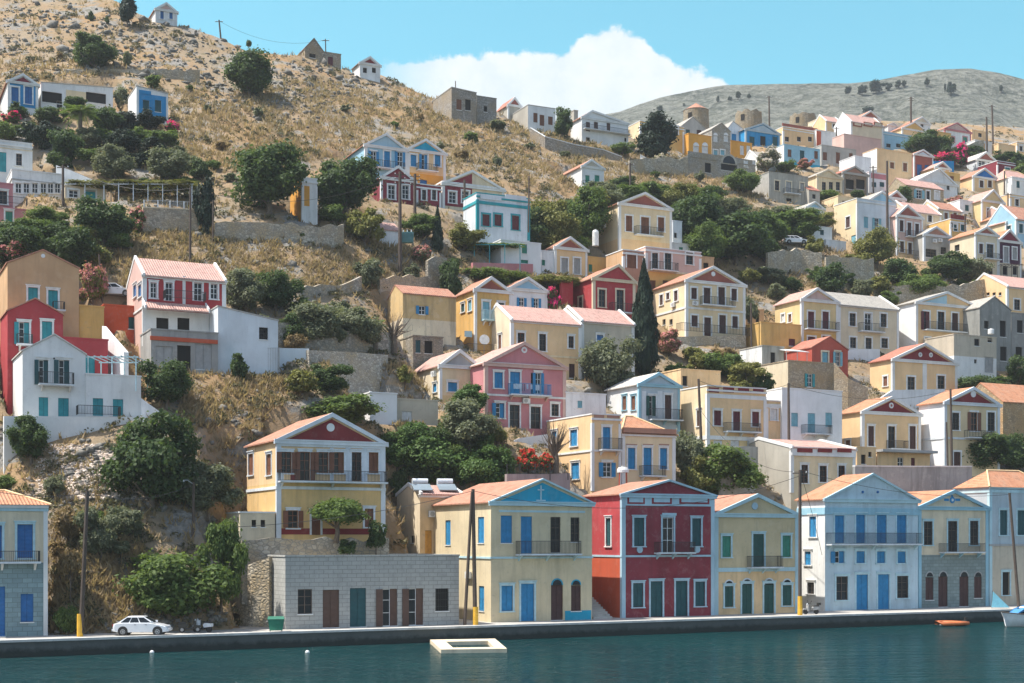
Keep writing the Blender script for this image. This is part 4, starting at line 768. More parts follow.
H('small yellow house behind at the right edge below the crest', 1010, 1040, 212, 194, 'F', Y=475, d=7, col='apr', f='w 1017 199 206 3.5 kc')
H('cream cottage with hipped tile roof between the right edge pines', 1006, 1040, 198, 178, 'H', pk=171, Y=500, d=7, col='pal', rc='p', n='cottage', f='w 1012,1020 183 189 4 nc')

# ------------------------------------------------------------ small houses filling the upper right quarter
H('stepped white lime-washed annex left of the big tan box house', 855, 871, 178, 156, 'F', d=5, col='white', trim=None, plain=True, n='annex', cat='annex', f='d 862 168 177 4 Tc -')
H('pale house with wide pink tile roof behind the pinkish two-storey house', 908, 941, 228, 211, 'R', pk=204, d=7, col='pal', rc='p', f='w 918,930 215 222 4 kc')
H('cream low house with tiled roof above the yellow house with red cornice', 938, 962, 222, 209, 'R', pk=203, d=6, col='cream', rc='t', f='w 946,955 213 219 3.5 nc')
H('white cubic house right of the broad white roof', 960, 974, 214, 200, 'F', d=5, col='white', trim=None, plain=True, n='cottage', f='w 967 205 211 4 Tc -')
H('beige gabled cottage at the right edge above the light blue house', 1003, 1024, 232, 216, 'G', pk=210, d=6, col='pal', ped='brk', rc='o', n='cottage', f='w 1010,1018 220 228 3.5 nc')
H('tall narrow white house between the crest pole and the maroon house', 1012, 1030, 196, 177, 'F', d=6, col='wh', f='w 1018 181 188 3.5 Tc')
H('ochre flat house behind the low stone house with white windows', 944, 960, 186, 172, 'F', d=5, col='och', trim=None, plain=True, n='cottage', f='w 952 176 182 4 nc -')
H('white low house with grey roof left of the bright blue house', 757, 778, 170, 158, 'R', pk=153, d=5, col='wh', rc='g', n='cottage', f='w 764,772 161 167 3.5 Tc')
H('peach gabled cottage between the tan box and dark red houses', 935, 950, 180, 167, 'G', pk=162, d=6, col='apr', ped='brk', rc='p', n='cottage', f='w 942.5 171 177 4 nc')
H('white house with ochre door below the crest terrace wall', 975, 992, 152, 140, 'F', d=5, col='wh', trim=None, plain=True, n='cottage', f='d 983 143 151 4 oc -')

H('white gabled house with red pediment under the white two-window low house', 888, 905, 212, 197, 'G', pk=191, d=6, col='wh', ped='brk', rc='t', f='w 893,900 201 208 3.5 Tc')
H('cream flat house with dark doors below the brown stone house', 838, 858, 208, 196, 'F', d=5, col='cream', trim=None, plain=True, n='cottage', f='d 844,852 199 207 3.5 mc -')
H('stone and plaster cottage right of the big grey derelict house', 809, 820, 204, 190, 'R', pk=186, d=5, col='gb', rc='r', trim=None, plain=True, n='cottage', f='w 814 194 199 3.5 xc -')
H('white flat block left of the long pale house', 812, 832, 240, 226, 'F', d=5, col='wh', trim=None, plain=True, n='outbuilding', cat='outbuilding', f='w 822 230 235 3.5 Tc -')
H('rose house with tiled roof between the purple house and the light blue house', 1003, 1018, 228, 214, 'R', pk=209, d=6, col='rose', rc='t', n='cottage', f='w 1010 218 223 3.5 nc')
H('cream gabled house right of the yellow house with whitewashed roof', 1006, 1030, 240, 222, 'G', pk=215, d=7, col='cream', ped='brk', rc='p', f='w 1012,1020 227 235 3.5 mc')
H('ochre flat house behind the pink-outlined gabled house', 972, 988, 140, 130, 'F', d=5, col='apr', trim=None, plain=True, n='cottage', f='w 980 133 137 3.5 kc -')
H('white gabled cottage on the crest right of the light blue box', 914, 930, 130, 121.5, 'G', pk=117, d=5, col='wh', ped='pal', rc='t', n='cottage', f='w 922 124 128 3 kc')
H('small peach house at the crest left of the white house with red-outlined panels', 826, 842, 131, 121, 'R', pk=117, d=5, col='apr', rc='p', n='cottage', f='w 834 124 128.5 3 kc')
H('pale stone cottage on the crest beside the right-hand windmill', 818, 826, 126, 119, 'F', d=4, col='pal', trim=None, plain=True, n='cottage', f='w 822 121 124 2.5 kc -')
H('white house with blue door above the white parked car', 806, 824, 222, 207, 'G', pk=202, d=6, col='wh', ped='lblue', rc='g', n='cottage', f='d 811 212 221 3.5 bc; w 818 211 217 3.5 bc')
H('white stepped house with green shutters beside the big cream house', 672, 690, 258, 243, 'F', d=5, col='white', trim=None, plain=True, n='cottage', f='w 681 247 253 4 gc -')
# ------------------------------------------------------------ terrain
def vnoise(x, y, seed=0):
    xi = np.floor(x).astype(np.int64); yi = np.floor(y).astype(np.int64); fx = x - xi; fy = y - yi
    fx = fx*fx*(3-2*fx); fy = fy*fy*(3-2*fy)
    def hsh(a, b):
        n = (a * 374761393 + b * 668265263 + seed * 2246822519) & 0xffffffff
        n = ((n ^ (n >> 13)) * 1274126177) & 0xffffffff
        return ((n ^ (n >> 16)) & 0xffff) / 65535.0
    return (hsh(xi, yi)*(1-fx) + hsh(xi+1, yi)*fx)*(1-fy) + (hsh(xi, yi+1)*(1-fx) + hsh(xi+1, yi+1)*fx)*fy
def fbm(x, y, oct=4, seed=0):
    s = 0; a = .5; t = 0
    for i in range(oct): s = s + a * vnoise(x * 2**i, y * 2**i, seed + i); t += a; a *= .5
    return s / t
pxs = np.arange(-460, 1500, 4.5); NR = 250
PX = []; PYv = []; YY = []
for px in pxs:
    top = ridge(px); y0 = qy(px) - .6
    t = np.linspace(0, 1, NR); pys = y0 + (top - y0) * t
    PX.append(np.full(NR, px)); PYv.append(pys); YY.append([Ym(px, p) for p in pys])
PX = np.array(PX); PYv = np.array(PYv); YY = np.array(YY)
YY = YY * np.array([[gs(p)] for p in pxs])
YY = np.maximum.accumulate(YY + np.linspace(0, .01, NR)[None, :], axis=1)
# soften the folds between the depth columns
for _ in range(6):
    YY[1:-1, 12:] = (YY[:-2, 12:] + 2*YY[1:-1, 12:] + YY[2:, 12:]) / 4
X = (PX - 512) / F * YY; Z = HC + (PY0 - PYv) * YY / F
am = np.clip((Z - QZ) / 4, 0, 1)
Z = Z + am * ((fbm(X/9, YY/9, 4, 3) - .5) * 1.5 + (fbm(X/2.2, YY/2.2, 3, 9) - .5) * .55)
crag = np.clip(fbm(X/14, YY/14, 3, 21) - .50, 0, 1) * 6 * am * np.clip((YY - 300) / 80, 0, 1)
Z = Z + crag * np.abs(fbm(X/3.0, YY/3.0, 4, 33) - .5) * 2.4
Z[:, 0] = QZ - .35; 
for j in range(1, 6): Z[:, j] = np.minimum(Z[:, j], QZ - .06 + .02*j)
# back side of the hill
bx, by, bz = [X], [YY], [Z]
for dy, dz in ((12, -1.5), (40, -9), (110, -30), (240, -70)):
    bx.append((X[:, -1] * (1 + dy/YY[:, -1]))[:, None]); by.append((YY[:, -1] + dy)[:, None]); bz.append((Z[:, -1] + dz)[:, None])
X = np.concatenate(bx, 1); YY = np.concatenate(by, 1); Z = np.concatenate(bz, 1)
def pads(pads_, Zv, Xv, Yv):
    for (hx, hy, yw, w, d, z) in pads_:
        c, s = math.cos(yw), math.sin(yw)
        u = (Xv-hx)*c + (Yv-hy)*s; v = -(Xv-hx)*s + (Yv-hy)*c
        du = np.maximum(np.maximum(-.8-u, u-w-.8), 0); dv = np.maximum(np.maximum(-1.6-v, v-d-.3), 0)
        front = np.maximum(-1.6-v, 0)
        lim = z - .06 + du*4.0 + np.where(v > d, dv*5.0, 0) + np.minimum(front*.5, 50)
        Zv = np.where((du < 6) & (dv < 9), np.minimum(Zv, lim), Zv)
    return Zv
Z = pads(FOOT, Z, X, YY)
# level ground behind the quay edge
_a, _b = [Vector((kx(p) * (HC - QZ) * F / (qy(p) - PY0), (HC - QZ) * F / (qy(p) - PY0), 0)) for p in (-450, 1500)]
_d = (_b - _a).normalized(); tq = -(X - _a.x) * _d.y + (YY - _a.y) * _d.x
wq = np.where(X / YY < kx(232), 5.2, np.where(X / YY < kx(262), 7, 10.5))
Z = np.where(tq < wq + 14, np.minimum(Z, QZ - .07 + np.maximum(tq - wq, 0) * 1.25), Z)
nc, nr = X.shape
V = np.stack([X.ravel(), YY.ravel(), Z.ravel()], 1)
idx = np.arange(nc*nr).reshape(nc, nr)
Fq = np.stack([idx[:-1, :-1].ravel(), idx[1:, :-1].ravel(), idx[1:, 1:].ravel(), idx[:-1, 1:].ravel()], 1)

def ground_mat():
    t = NT('dry_hillside'); p = t.pos()
    n1 = t.noise(p, .055, 5, .6); n2 = t.noise(p, .35, 5, .65); n3 = t.noise(p, 1.6, 4, .7); n4 = t.noise(t.mapping(p, (1, 1, 1.6)), .16, 6, .65)
    grass = t.mix(n3, (.19, .125, .062), (.40, .285, .15))
    grass = t.mix(t.ramp(n2, [(.35, 0), (.6, 1)]), grass, t.mix(n3, (.25, .15, .075), (.38, .25, .135)))
    soil = t.mix(n3, (.215, .165, .11), (.35, .28, .195))
    c = t.mix(t.ramp(n1, [(.40, 0), (.60, 1)]), grass, soil)
    rock = t.mix(t.ramp(t.noise(p, 2.6, 4, .75), [(.3, 0), (.7, 1)]), (.12, .112, .10), (.36, .335, .295))
    c = t.mix(t.ramp(n4, [(.525, 0), (.59, 1)]), c, rock)
    sc = t.noise(p, .5, 4, .7)
    c = t.mix(t.math('MULTIPLY', t.ramp(sc, [(.58, 0), (.66, 1)]), .75), c, t.mix(n3, (.055, .06, .03), (.14, .13, .06)))
    t.col(c); t.set(Roughness=.95); t.b.inputs['Specular IOR Level'].default_value = .15
    t.bump(t.math('ADD', t.math('MULTIPLY', n3, .5), t.noise(p, 4, 5, .75)), .6, .3); return t.m
terr = link('hillside', npmesh('hillside', V, Fq, ground_mat(), smooth=False)); terr['kind'] = 'structure'
BVH = BVHTree.FromPolygons([tuple(v) for v in V], [tuple(f) for f in Fq])
def gz(x, y):
    h = BVH.ray_cast(Vector((x, y, 400)), Vector((0, 0, -1)))
    return h[0].z if h[0] is not None else QZ
def gp(px, py, Y=None):
    v = at(px, py, Y or Ym(px, py))
    if Y: return Vector((v.x, v.y, max(v.z, min(gz(v.x, v.y), v.z + 1))))
    o = Vector((0, 0, HC)); h = BVH.ray_cast(o, (v - o).normalized())
    if h[0] is not None and .88 < h[0].y / v.y < 1.22: return Vector((h[0].x, h[0].y, h[0].z - .05))
    return Vector((v.x, v.y, min(max(gz(v.x, v.y), v.z - 1), v.z + 1)))
def inside(x, y, m=.4):
    for (hx, hy, yw, w, d, z) in FOOT:
        c, s = math.cos(yw), math.sin(yw); u = (x-hx)*c + (y-hy)*s; v = -(x-hx)*s + (y-hy)*c
        if -m < u < w+m and -m < v < d+m: return True
    return False
# rocky debris slopes are part of the hill; the far mountain
MR = [(520,125),(560,122),(620,112),(660,98),(700,89),(725,84.5),(750,84),(800,83.5),(850,83),(880,80),(905,75),(935,69.5),(970,68.5),(1000,73),(1024,79),(1100,92),(1250,120),(1500,150)]
mp = np.arange(440, 1500, 4.0); NM = 90
Xm, Ymn, Zm = [], [], []
for px in mp:
    top = float(np.interp(px, [a for a, b in MR], [b for a, b in MR])) if px >= 520 else 125 + (520-px)*.4
    tt = np.linspace(0, 1, NM); Ya = 430 + tt**.9 * 450
    zt = HC + (PY0 - top) * 880 / F; zb_ = 55.0
    za = zb_ + (zt - zb_) * (tt**1.05)
    Xm.append((px-512)/F * Ya); Ymn.append(Ya); Zm.append(za)
Xm, Ymn, Zm = map(np.array, (Xm, Ymn, Zm))
e = np.clip(np.linspace(0, 1, NM) * 4, 0, 1) * np.clip((1 - np.linspace(0, 1, NM)) * 9, .12, 1)
Zm = Zm + ((fbm(Xm/40, Ymn/60, 4, 5) - .5) * 16 + (fbm(Xm/9, Ymn/13, 4, 8) - .5) * 5) * e[None, :]
Xb = np.concatenate([Xm, Xm[:, -1:]*1.06, Xm[:, -1:]*1.3], 1); Yb = np.concatenate([Ymn, Ymn[:, -1:]+90, Ymn[:, -1:]+500], 1); Zb = np.concatenate([Zm, Zm[:, -1:]-9, Zm[:, -1:]-140], 1)
nc2, nr2 = Xb.shape; ix = np.arange(nc2*nr2).reshape(nc2, nr2)
def mount_mat():
    t = NT('far_rock'); p = t.pos()
    st = t.noise(t.mapping(p, (.020, .024, .085), (0, math.radians(-14), math.radians(8))), 1.0, 7, .68)
    n = t.noise(p, .04, 7, .7); n2 = t.noise(p, .16, 6, .75)
    c = t.mix(t.ramp(st, [(.38, 0), (.62, 1)]), (.055, .07, .05), (.21, .215, .165))
    c = t.mix(t.ramp(n2, [(.42, 0), (.60, 1)]), c, (.30, .30, .25))
    c = t.mix(t.math('MULTIPLY', t.ramp(t.noise(p, .30, 4, .7), [(.53, 0), (.64, 1)]), .6), c, (.035, .048, .030))
    t.col(c); t.set(Roughness=1.0); t.bump(t.math('ADD', n2, st), 1.0, 9.0); return t.m
mo = link('mountain', npmesh('mountain', np.stack([Xb.ravel(), Yb.ravel(), Zb.ravel()], 1), np.stack([ix[:-1,:-1].ravel(), ix[1:,:-1].ravel(), ix[1:,1:].ravel(), ix[:-1,1:].ravel()], 1), mount_mat(), smooth=True)); mo['kind'] = 'structure'
MBVH = BVHTree.FromPolygons([tuple(v) for v in np.stack([Xb.ravel(), Yb.ravel(), Zb.ravel()], 1)], [tuple(q) for q in np.stack([ix[:-1,:-1].ravel(), ix[1:,:-1].ravel(), ix[1:,1:].ravel(), ix[:-1,1:].ravel()], 1)])

# ------------------------------------------------------------ water and quay
def water_mat():
    t = NT('sea_water'); p = t.pos()
    n = t.noise(p, .05, 3); t.col(t.mix(n, (.001, .020, .026), (.0025, .050, .050))); t.set(Roughness=.16, IOR=1.33); t.b.inputs['Specular IOR Level'].default_value = .14
    w1 = t.noise(t.mapping(p, (.10, .42, 1)), 1.0, 5, .66); w2 = t.noise(t.mapping(p, (1.2, 2.2, 1)), 1.0, 3, .6)
    t.bump(t.math('ADD', w1, t.math('MULTIPLY', w2, .3)), 1.0, 2.4); return t.m
m = MB(); m.quad((-4000, -900, 0), (4000, -900, 0), (4000, 700, 0), (-4000, 700, 0)); o = m.build('sea', water_mat()); o['kind'] = 'structure'
def qpt(px, dy=0): Yq = (HC - QZ) * F / (qy(px) - PY0); return Vector((kx(px) * Yq, Yq + dy, 0))
A, B = qpt(-450), qpt(1500); dirq = (B - A).normalized(); nq = Vector((-dirq.y, dirq.x, 0))   # nq points inland
def qstrip(name, a, b, z0, z1, mat):
    m = MB(); p = [A + nq*a, B + nq*a, B + nq*b, A + nq*b]
    m.hexa([q + Vector((0, 0, z0)) for q in p] + [q + Vector((0, 0, z1)) for q in p]); o = m.build(name, mat); o['kind'] = 'structure'; return o
def conc_mat(nm, a, b, sc=1.2):
    t = NT(nm); n = t.noise(t.pos(), sc, 5, .7); t.col(t.mix(t.ramp(n, [(.3, 0), (.7, 1)]), a, b)); t.set(Roughness=.9); t.bump(n, .3, .04); return t.m
def quay_wall_mat():
    t = NT('quay_wall'); n = t.noise(t.pos(), 1.3, 5, .7); s = t.new('ShaderNodeSeparateXYZ'); t.link(t.pos(), s.inputs[0])
    base = t.mix(n, (.05, .06, .06), (.11, .115, .105)); weed = t.mix(n, (.010, .018, .017), (.028, .036, .028))
    z = t.math('ADD', s.outputs[2], t.math('MULTIPLY', n, .7)); t.col(t.mix(t.ramp(t.math('MULTIPLY', z, .6), [(.42, 0), (.62, 1)]), weed, base)); t.set(Roughness=.8)
    w = t.new('ShaderNodeTexWave', bands_direction='X'); w.inputs['Scale'].default_value = .09; t.link(t.pos(), w.inputs['Vector']); t.bump(t.math('ADD', n, t.math('MULTIPLY', w.outputs['Fac'], .3)), .5, .1); return t.m
qstrip('quay', .12, 13, -3, QZ - .12, quay_wall_mat())
qstrip('quay_kerb', 0, .55, QZ - .118, QZ + .06, conc_mat('kerb_stone', (.42, .41, .38), (.66, .64, .60)))
qstrip('quay_road', .553, 11.0, QZ - .118, QZ + .004, conc_mat('quay_concrete', (.30, .28, .25), (.46, .43, .39), .7))

# ------------------------------------------------------------ ground cover
def scatter(n, test):
    out = []; tries = 0
    while len(out) < n and tries < n*30:
        tries += 1
        px = random.uniform(-60, 1090); t = random.random(); py = ridge(px) + (qy(px)-6 - ridge(px)) * t
        w = test(px, py)
        if random.random() > w: continue
        Y = Ym(px, py); v = at(px, py, Y)
        if inside(v.x, v.y) or gz(v.x, v.y) < QZ + .1: continue
        out.append((px, py, v.x, v.y, gz(v.x, v.y), Y))
    return out
def nz(x, y, s, sd): return float(fbm(np.array([x/s]), np.array([y/s]), 3, sd)[0])
ROCKZ = [(290,85,110,38,1),(140,45,110,35,.9),(40,30,60,35,.8),(500,150,50,28,.6),(130,468,70,28,1.6),(480,115,80,25,.4),(60,75,60,14,.6),(830,275,50,22,.5),(960,292,40,16,.6),(350,75,50,22,.8),(170,600,90,30,.8),(240,430,40,40,.5),(420,520,14,30,.7),(110,505,60,12,.8)]
def rockt(px, py):
    w = .05
    for cx, cy, rx, ry, k in ROCKZ:
        q = ((px-cx)/rx)**2 + ((py-cy)/ry)**2
        if q < 1: w = max(w, k*(1-q*.7))
    return min(1, w)
ico = bpy.data.meshes.new('tmp'); bm = bmesh.new(); bmesh.ops.create_icosphere(bm, subdivisions=1, radius=1); IV = np.array([v.co[:] for v in bm.verts]); IF = np.array([[v.index for v in f.verts] for f in bm.faces]); bm.free()
VV, FF = [], []; k = 0
for px, py, x, y, z, Y in scatter(6000, rockt):
    s = min(.8, .09 + random.expovariate(1/.12)) * (1.15 if Y > 380 else .8)
    R = Matrix.Rotation(random.uniform(0, 6.3), 3, 'Z') @ Matrix.Rotation(random.uniform(-.6, .6), 3, 'X')
    q = IV * (1 + RNG.uniform(-.5, .45, (len(IV), 1))) * np.array([s*random.uniform(.8, 1.5), s*random.uniform(.7, 1.2), s*random.uniform(.45, .9)])
    VV.append(q @ np.array(R).T + np.array([x, y, z + s*.15])); FF.append(IF + k); k += len(IV)
def rock_mat():
    t = NT('grey_rock'); g = t.new('ShaderNodeNewGeometry'); n = t.noise(g.outputs['Position'], 2.2, 5, .75)
    a = t.mix(g.outputs['Random Per Island'], (.14, .13, .11), (.29, .27, .23)); t.col(t.mix(t.ramp(n, [(.35, 1), (.6, 0)]), a, (.10, .095, .085))); t.set(Roughness=.95); t.bump(n, .6, .12); return t.m
o = link('loose_rock', npmesh('loose_rock', np.concatenate(VV), np.concatenate(FF), rock_mat())); o['kind'] = 'stuff'
# pale rubble bank under the white gabled house
VV, FF = [], []; k = 0
for i in range(11000):
    px = random.gauss(100, 30); py = random.uniform(444, 500)
    if not (28 < px < 165): continue
    v = gp(px, py); s = .04 + random.expovariate(1/.035)
    q = IV * (1 + RNG.uniform(-.3, .3, (len(IV), 1))) * np.array([s*random.uniform(.8, 1.4), s, s*.7]); VV.append(q + np.array([v.x, v.y, v.z + s*.2])); FF.append(IF + k); k += len(IV)
t = NT('pale_rubble'); g = t.new('ShaderNodeNewGeometry'); t.col(t.mix(g.outputs['Random Per Island'], (.42, .33, .265), (.68, .58, .49))); t.set(Roughness=.95)
o = link('rubble_bank', npmesh('rubble_bank', np.concatenate(VV), np.concatenate(FF), t.m)); o['kind'] = 'stuff'
# dry grass
DRY = [(180,260,90,34,1),(330,262,90,30,.9),(560,165,60,25,1),(640,175,90,22,1),(450,125,110,50,.9),(200,130,80,40,.8),(310,120,90,40,.9),(370,380,60,22,1),(230,395,60,35,.9),(90,560,60,50,1),(240,440,30,50,.7),(400,480,20,60,1),(740,190,50,16,.8),(820,270,50,20,.8),(730,215,30,12,.7),(60,70,70,14,.7),(900,290,50,20,.6)]
def dryt(px, py):
    w = .11
    for cx, cy, rx, ry, k in DRY:
        q = ((px-cx)/rx)**2 + ((py-cy)/ry)**2
        if q < 1: w = max(w, k)
    return w * (1.0 if nz(px, py, 14, 71) > .45 else .35)
pts = scatter(22000, dryt); n = len(pts); NB = 6
base = np.array([[p[2], p[3], p[4]] for p in pts]); sc = RNG.uniform(.28, .75, n) * np.array([1.25 if p[5] > 330 else 1.0 for p in pts])
base = np.repeat(base, NB, 0); s = np.repeat(sc, NB); M = len(base)
ang = RNG.uniform(0, 6.283, M); off = RNG.normal(0, .16, (M, 2)) * s[:, None] * 2; lean = RNG.normal(0, .45, (M, 2)) * s[:, None]
b = base.copy(); b[:, :2] += off; b[:, 2] -= .05; wd = (.05 + .05*RNG.random(M)) * (s + .3)*1.5
dx = np.stack([np.cos(ang)*wd, np.sin(ang)*wd, np.zeros(M)], 1); tip = b.copy(); tip[:, :2] += lean; tip[:, 2] += s * RNG.uniform(.6, 1.2, M)
Vg = np.stack([b - dx, b + dx, tip], 1).reshape(-1, 3); Fg = np.arange(3*M).reshape(M, 3)
o = link('dry_grass', npmesh('dry_grass', Vg, Fg, leafmat('dry_grass', (.235, .165, .092), (.44, .335, .195), .35))); o['kind'] = 'stuff'
# low scrub
def scrt(px, py):
    return (.9 if nz(px, py, 22, 5) > .54 else .10) * (1 if py > 40 else .6)
VV = []
for px, py, x, y, z, Y in scatter(4600, scrt):
    r = random.uniform(.25, .8) * (1.25 if Y > 380 else 1); m_ = 34
    d = RNG.normal(0, 1, (m_, 3)); d /= np.linalg.norm(d, axis=1)[:, None]; d[:, 2] = np.abs(d[:, 2])
    c = np.array([x, y, z]) + d * r * RNG.uniform(.6, 1.05, (m_, 1)) * np.array([1, 1, .75]); a = RNG.normal(0, 1, (m_, 3)); a /= np.linalg.norm(a, axis=1)[:, None]; bb = np.cross(a, RNG.normal(0, 1, (m_, 3))); bb /= np.linalg.norm(bb, axis=1)[:, None]
    l = r*.22; VV.append(np.stack([c - a*l, c + bb*l*.7, c + a*l, c - bb*l*.7], 1).reshape(-1, 3))
Vs = np.concatenate(VV); o = link('low_scrub', npmesh('low_scrub', Vs, np.arange(len(Vs)).reshape(-1, 4), leafmat('scrub_foliage', (.045, .05, .025), (.19, .17, .085), .2))); o['kind'] = 'stuff'
# ------------------------------------------------------------ trees and shrubs
PROTO = {}
def crown_pts(kind, n, seed):
    r = np.random.default_rng(seed)
    P = []; Nn = []
    if kind == 'cone':
        z = r.random(n)**1.0*2 - 1; prof = np.where(z < -.75, (z+1)/.25*.75+.15, .90*(1 - ((z+.75)/1.75)**1.6)) + .03
        a = r.uniform(0, 6.283, n); lump = 1 + .16*np.sin(a*3 + z*9) + .10*np.sin(a*5 - z*17)
        q = prof*lump*np.sqrt(r.uniform(.55, 1, n)); P = np.stack([np.cos(a)*q, np.sin(a)*q, z], 1); Nn = np.stack([np.cos(a), np.sin(a), .5*np.ones(n)], 1)
        return P, Nn
    nc_ = {'round': 34, 'loose': 26, 'pine': 22, 'flat': 30, 'vine': 60}[kind]
    C = []; Rr = []
    ph = r.uniform(0, 6.28, 4)
    for i in range(nc_):
        d = r.normal(0, 1, 3); d /= np.linalg.norm(d); az = math.atan2(d[1], d[0])
        out = .82 + .16*math.sin(2*az+ph[0]) + .12*math.sin(3*az+ph[1]) + .10*math.sin(4*d[2]+ph[2])
        q = out * r.uniform(.30, 1.0)**.5 * .80; c = d*q
        if kind == 'pine': c[2] = c[2]*1.1; c[:2] *= (1.05 - .55*(c[2]+1)/2)
        if kind == 'flat': c[2] = abs(c[2])*.9 - .35
        if kind == 'vine': c = np.array([r.uniform(-1, 1), r.uniform(-1, 1), r.uniform(-.4, .4)])*.88
        if kind in ('round', 'loose') and c[2] < -.35: c[2] *= .8; c[:2] *= 1.0
        C.append(c); Rr.append(r.uniform(.20, .36) if kind != 'loose' else r.uniform(.16, .30))
    k = r.integers(0, nc_, n); C = np.array(C)[k]; Rr = np.array(Rr)[k]
    d = r.normal(0, 1, (n, 3)); d /= np.linalg.norm(d, axis=1)[:, None]
    P = C + d * (Rr * np.where(r.random(n) < .12, r.uniform(1.0, 1.45, n), r.uniform(.55, 1.02, n)))[:, None] * np.array([1, 1, .8]); Nn = d*.8 + P*.6 + np.array([0, 0, .7])
    return P, Nn
def crown_mesh(kind, var, cls, mat):
    key = (kind, var, cls, mat)
    if key in PROTO: return PROTO[key]
    n, ls = {0: (15000, .046), 1: (6500, .068), 2: (2400, .11), 3: (800, .18)}[cls]
    if kind == 'cone': n = int(n*1.3)
    if kind == 'bloss': kind_, n = 'loose', n//2
    else: kind_ = kind
    P, Nn = crown_pts(kind_, n, var*17 + cls*5 + sum(map(ord, kind_)))
    r = np.random.default_rng(var + 99); n = len(P)
    Nn = Nn/np.linalg.norm(Nn, axis=1)[:, None] + r.normal(0, .55, (n, 3)); Nn /= np.linalg.norm(Nn, axis=1)[:, None]
    a = np.cross(Nn, r.normal(0, 1, (n, 3))); a /= np.linalg.norm(a, axis=1)[:, None]; b = np.cross(Nn, a)
    s = (ls * r.uniform(.6, 1.35, n))[:, None]; V = np.stack([P - a*s, P + b*s*.62, P + a*s, P - b*s*.62], 1).reshape(-1, 3)
    me = npmesh('crown', V, np.arange(4*n).reshape(n, 4), LEAF[mat]); PROTO[key] = me; return me
BARK = conc_mat('bark', (.075, .055, .04), (.19, .15, .11), 5)
VARN = [0]
def tree(label, n, px, yb, yt, wpx, mat='dk', kind='round', trunk=.18, cat=None, group=None, Y=None, bl=None, var=None, stems=1):
    VARN[0] += 1; var = VARN[0] % 4 if var is None else var
    b = gp(px, yb, Y); Yd = b.y; h = (HC + (PY0 - yt)*Yd/F) - b.z; w = wpx*Yd/F
    root = empty(n, b, random.uniform(0, 6.28)); tag(root, label, cat or ('tree' if 'tree' in n or n in ('cypress', 'pine', 'palm') else 'shrub'), group)
    z0 = h*trunk*.5; hc = h - z0; rp = wpx/2
    cls = 0 if rp > 19 else 1 if rp > 10 else 2 if rp > 5 else 3
    T = MB(); tr = max(.05, w*.035) if kind != 'cone' else .12; zc = z0 + hc*.45
    for i in range(stems):
        o = Vector((random.uniform(-.2, .2), random.uniform(-.2, .2), 0))*(stems-1)
        T.tube([o + Vector((0, 0, -.5)), o*1.2 + Vector((.03*w, 0, z0*.6+.05)), Vector((random.uniform(-.06, .06)*w, .02*w, zc))], [tr*1.3, tr, tr*.5], 7)
    if kind != 'cone':
        for i in range(6):
            a = i*1.05 + random.random(); z = z0*.7 + hc*random.uniform(.05, .3); q = w*random.uniform(.22, .38)
            T.tube([(0, 0, z), (math.cos(a)*q*.5, math.sin(a)*q*.5, z + hc*.16), (math.cos(a)*q, math.sin(a)*q, z + hc*random.uniform(.25, .5))], [tr*.6, tr*.4, tr*.15], 5)
    T.build('trunk' if h > 2.2 else 'stem', BARK, root, smooth=True)
    c = link('crown' if h > 2.2 else 'foliage', crown_mesh(kind, var, cls, mat), root, (0, 0, z0 + hc/2)); kq = 1.02 if kind == 'cone' else 1.2; c.scale = (w/2*kq, w/2*kq, hc/2*kq)
    if bl:
        c = link('blossom', crown_mesh('bloss', var, max(1, cls), bl), root, (0, 0, z0 + hc*.54)); c.scale = (w/2*1.24, w/2*1.24, hc/2*1.22)
    return root
def palm(label, px, yb, yt, wpx, n=34, mat='md', Y=None):
    b = gp(px, yb, Y); h = (HC + (PY0 - yt)*b.y/F) - b.z; w = wpx*b.y/F; root = empty('palm_tree', b); tag(root, label, 'palm tree')
    zt = h - w*.36
    T = MB(); T.tube([(0, 0, -.5), (.05, 0, zt*.5), (0, 0, zt)], [.34, .28, .3], 9); T.build('trunk', BARK, root)
    Fm = MB()
    for i in range(n):
        a = i*2.4 + random.uniform(-.2, .2); el = math.radians(random.uniform(-25, 75)); L = w/2*random.uniform(.8, 1.08); d = Vector((math.cos(a), math.sin(a), 0)); side = Vector((-d.y, d.x, 0)); prev = None
        for k in range(9):
            t = k/8; r_ = L*t; z = zt + math.sin(el)*L*t*.9 - (L*.62*t*t); p = d*(r_*(math.cos(el)*.4+.6)) + Vector((0, 0, z))
            if prev is not None:
                for j in range(3):
                    q = prev.lerp(p, j/3); ll = L*.26*math.sin(math.pi*min(1, .12 + t*.9))
                    for sg in (-1, 1):
                        tip = q + side*sg*ll + d*ll*.5 - Vector((0, 0, ll*.35)); Fm.poly([q - d*.05, q + d*.05, tip])
                Fm.quad(prev - side*.03, prev + side*.03, p + side*.02, p - side*.02)
            prev = p
    Fm.build('fronds', LEAF[mat], root); return root

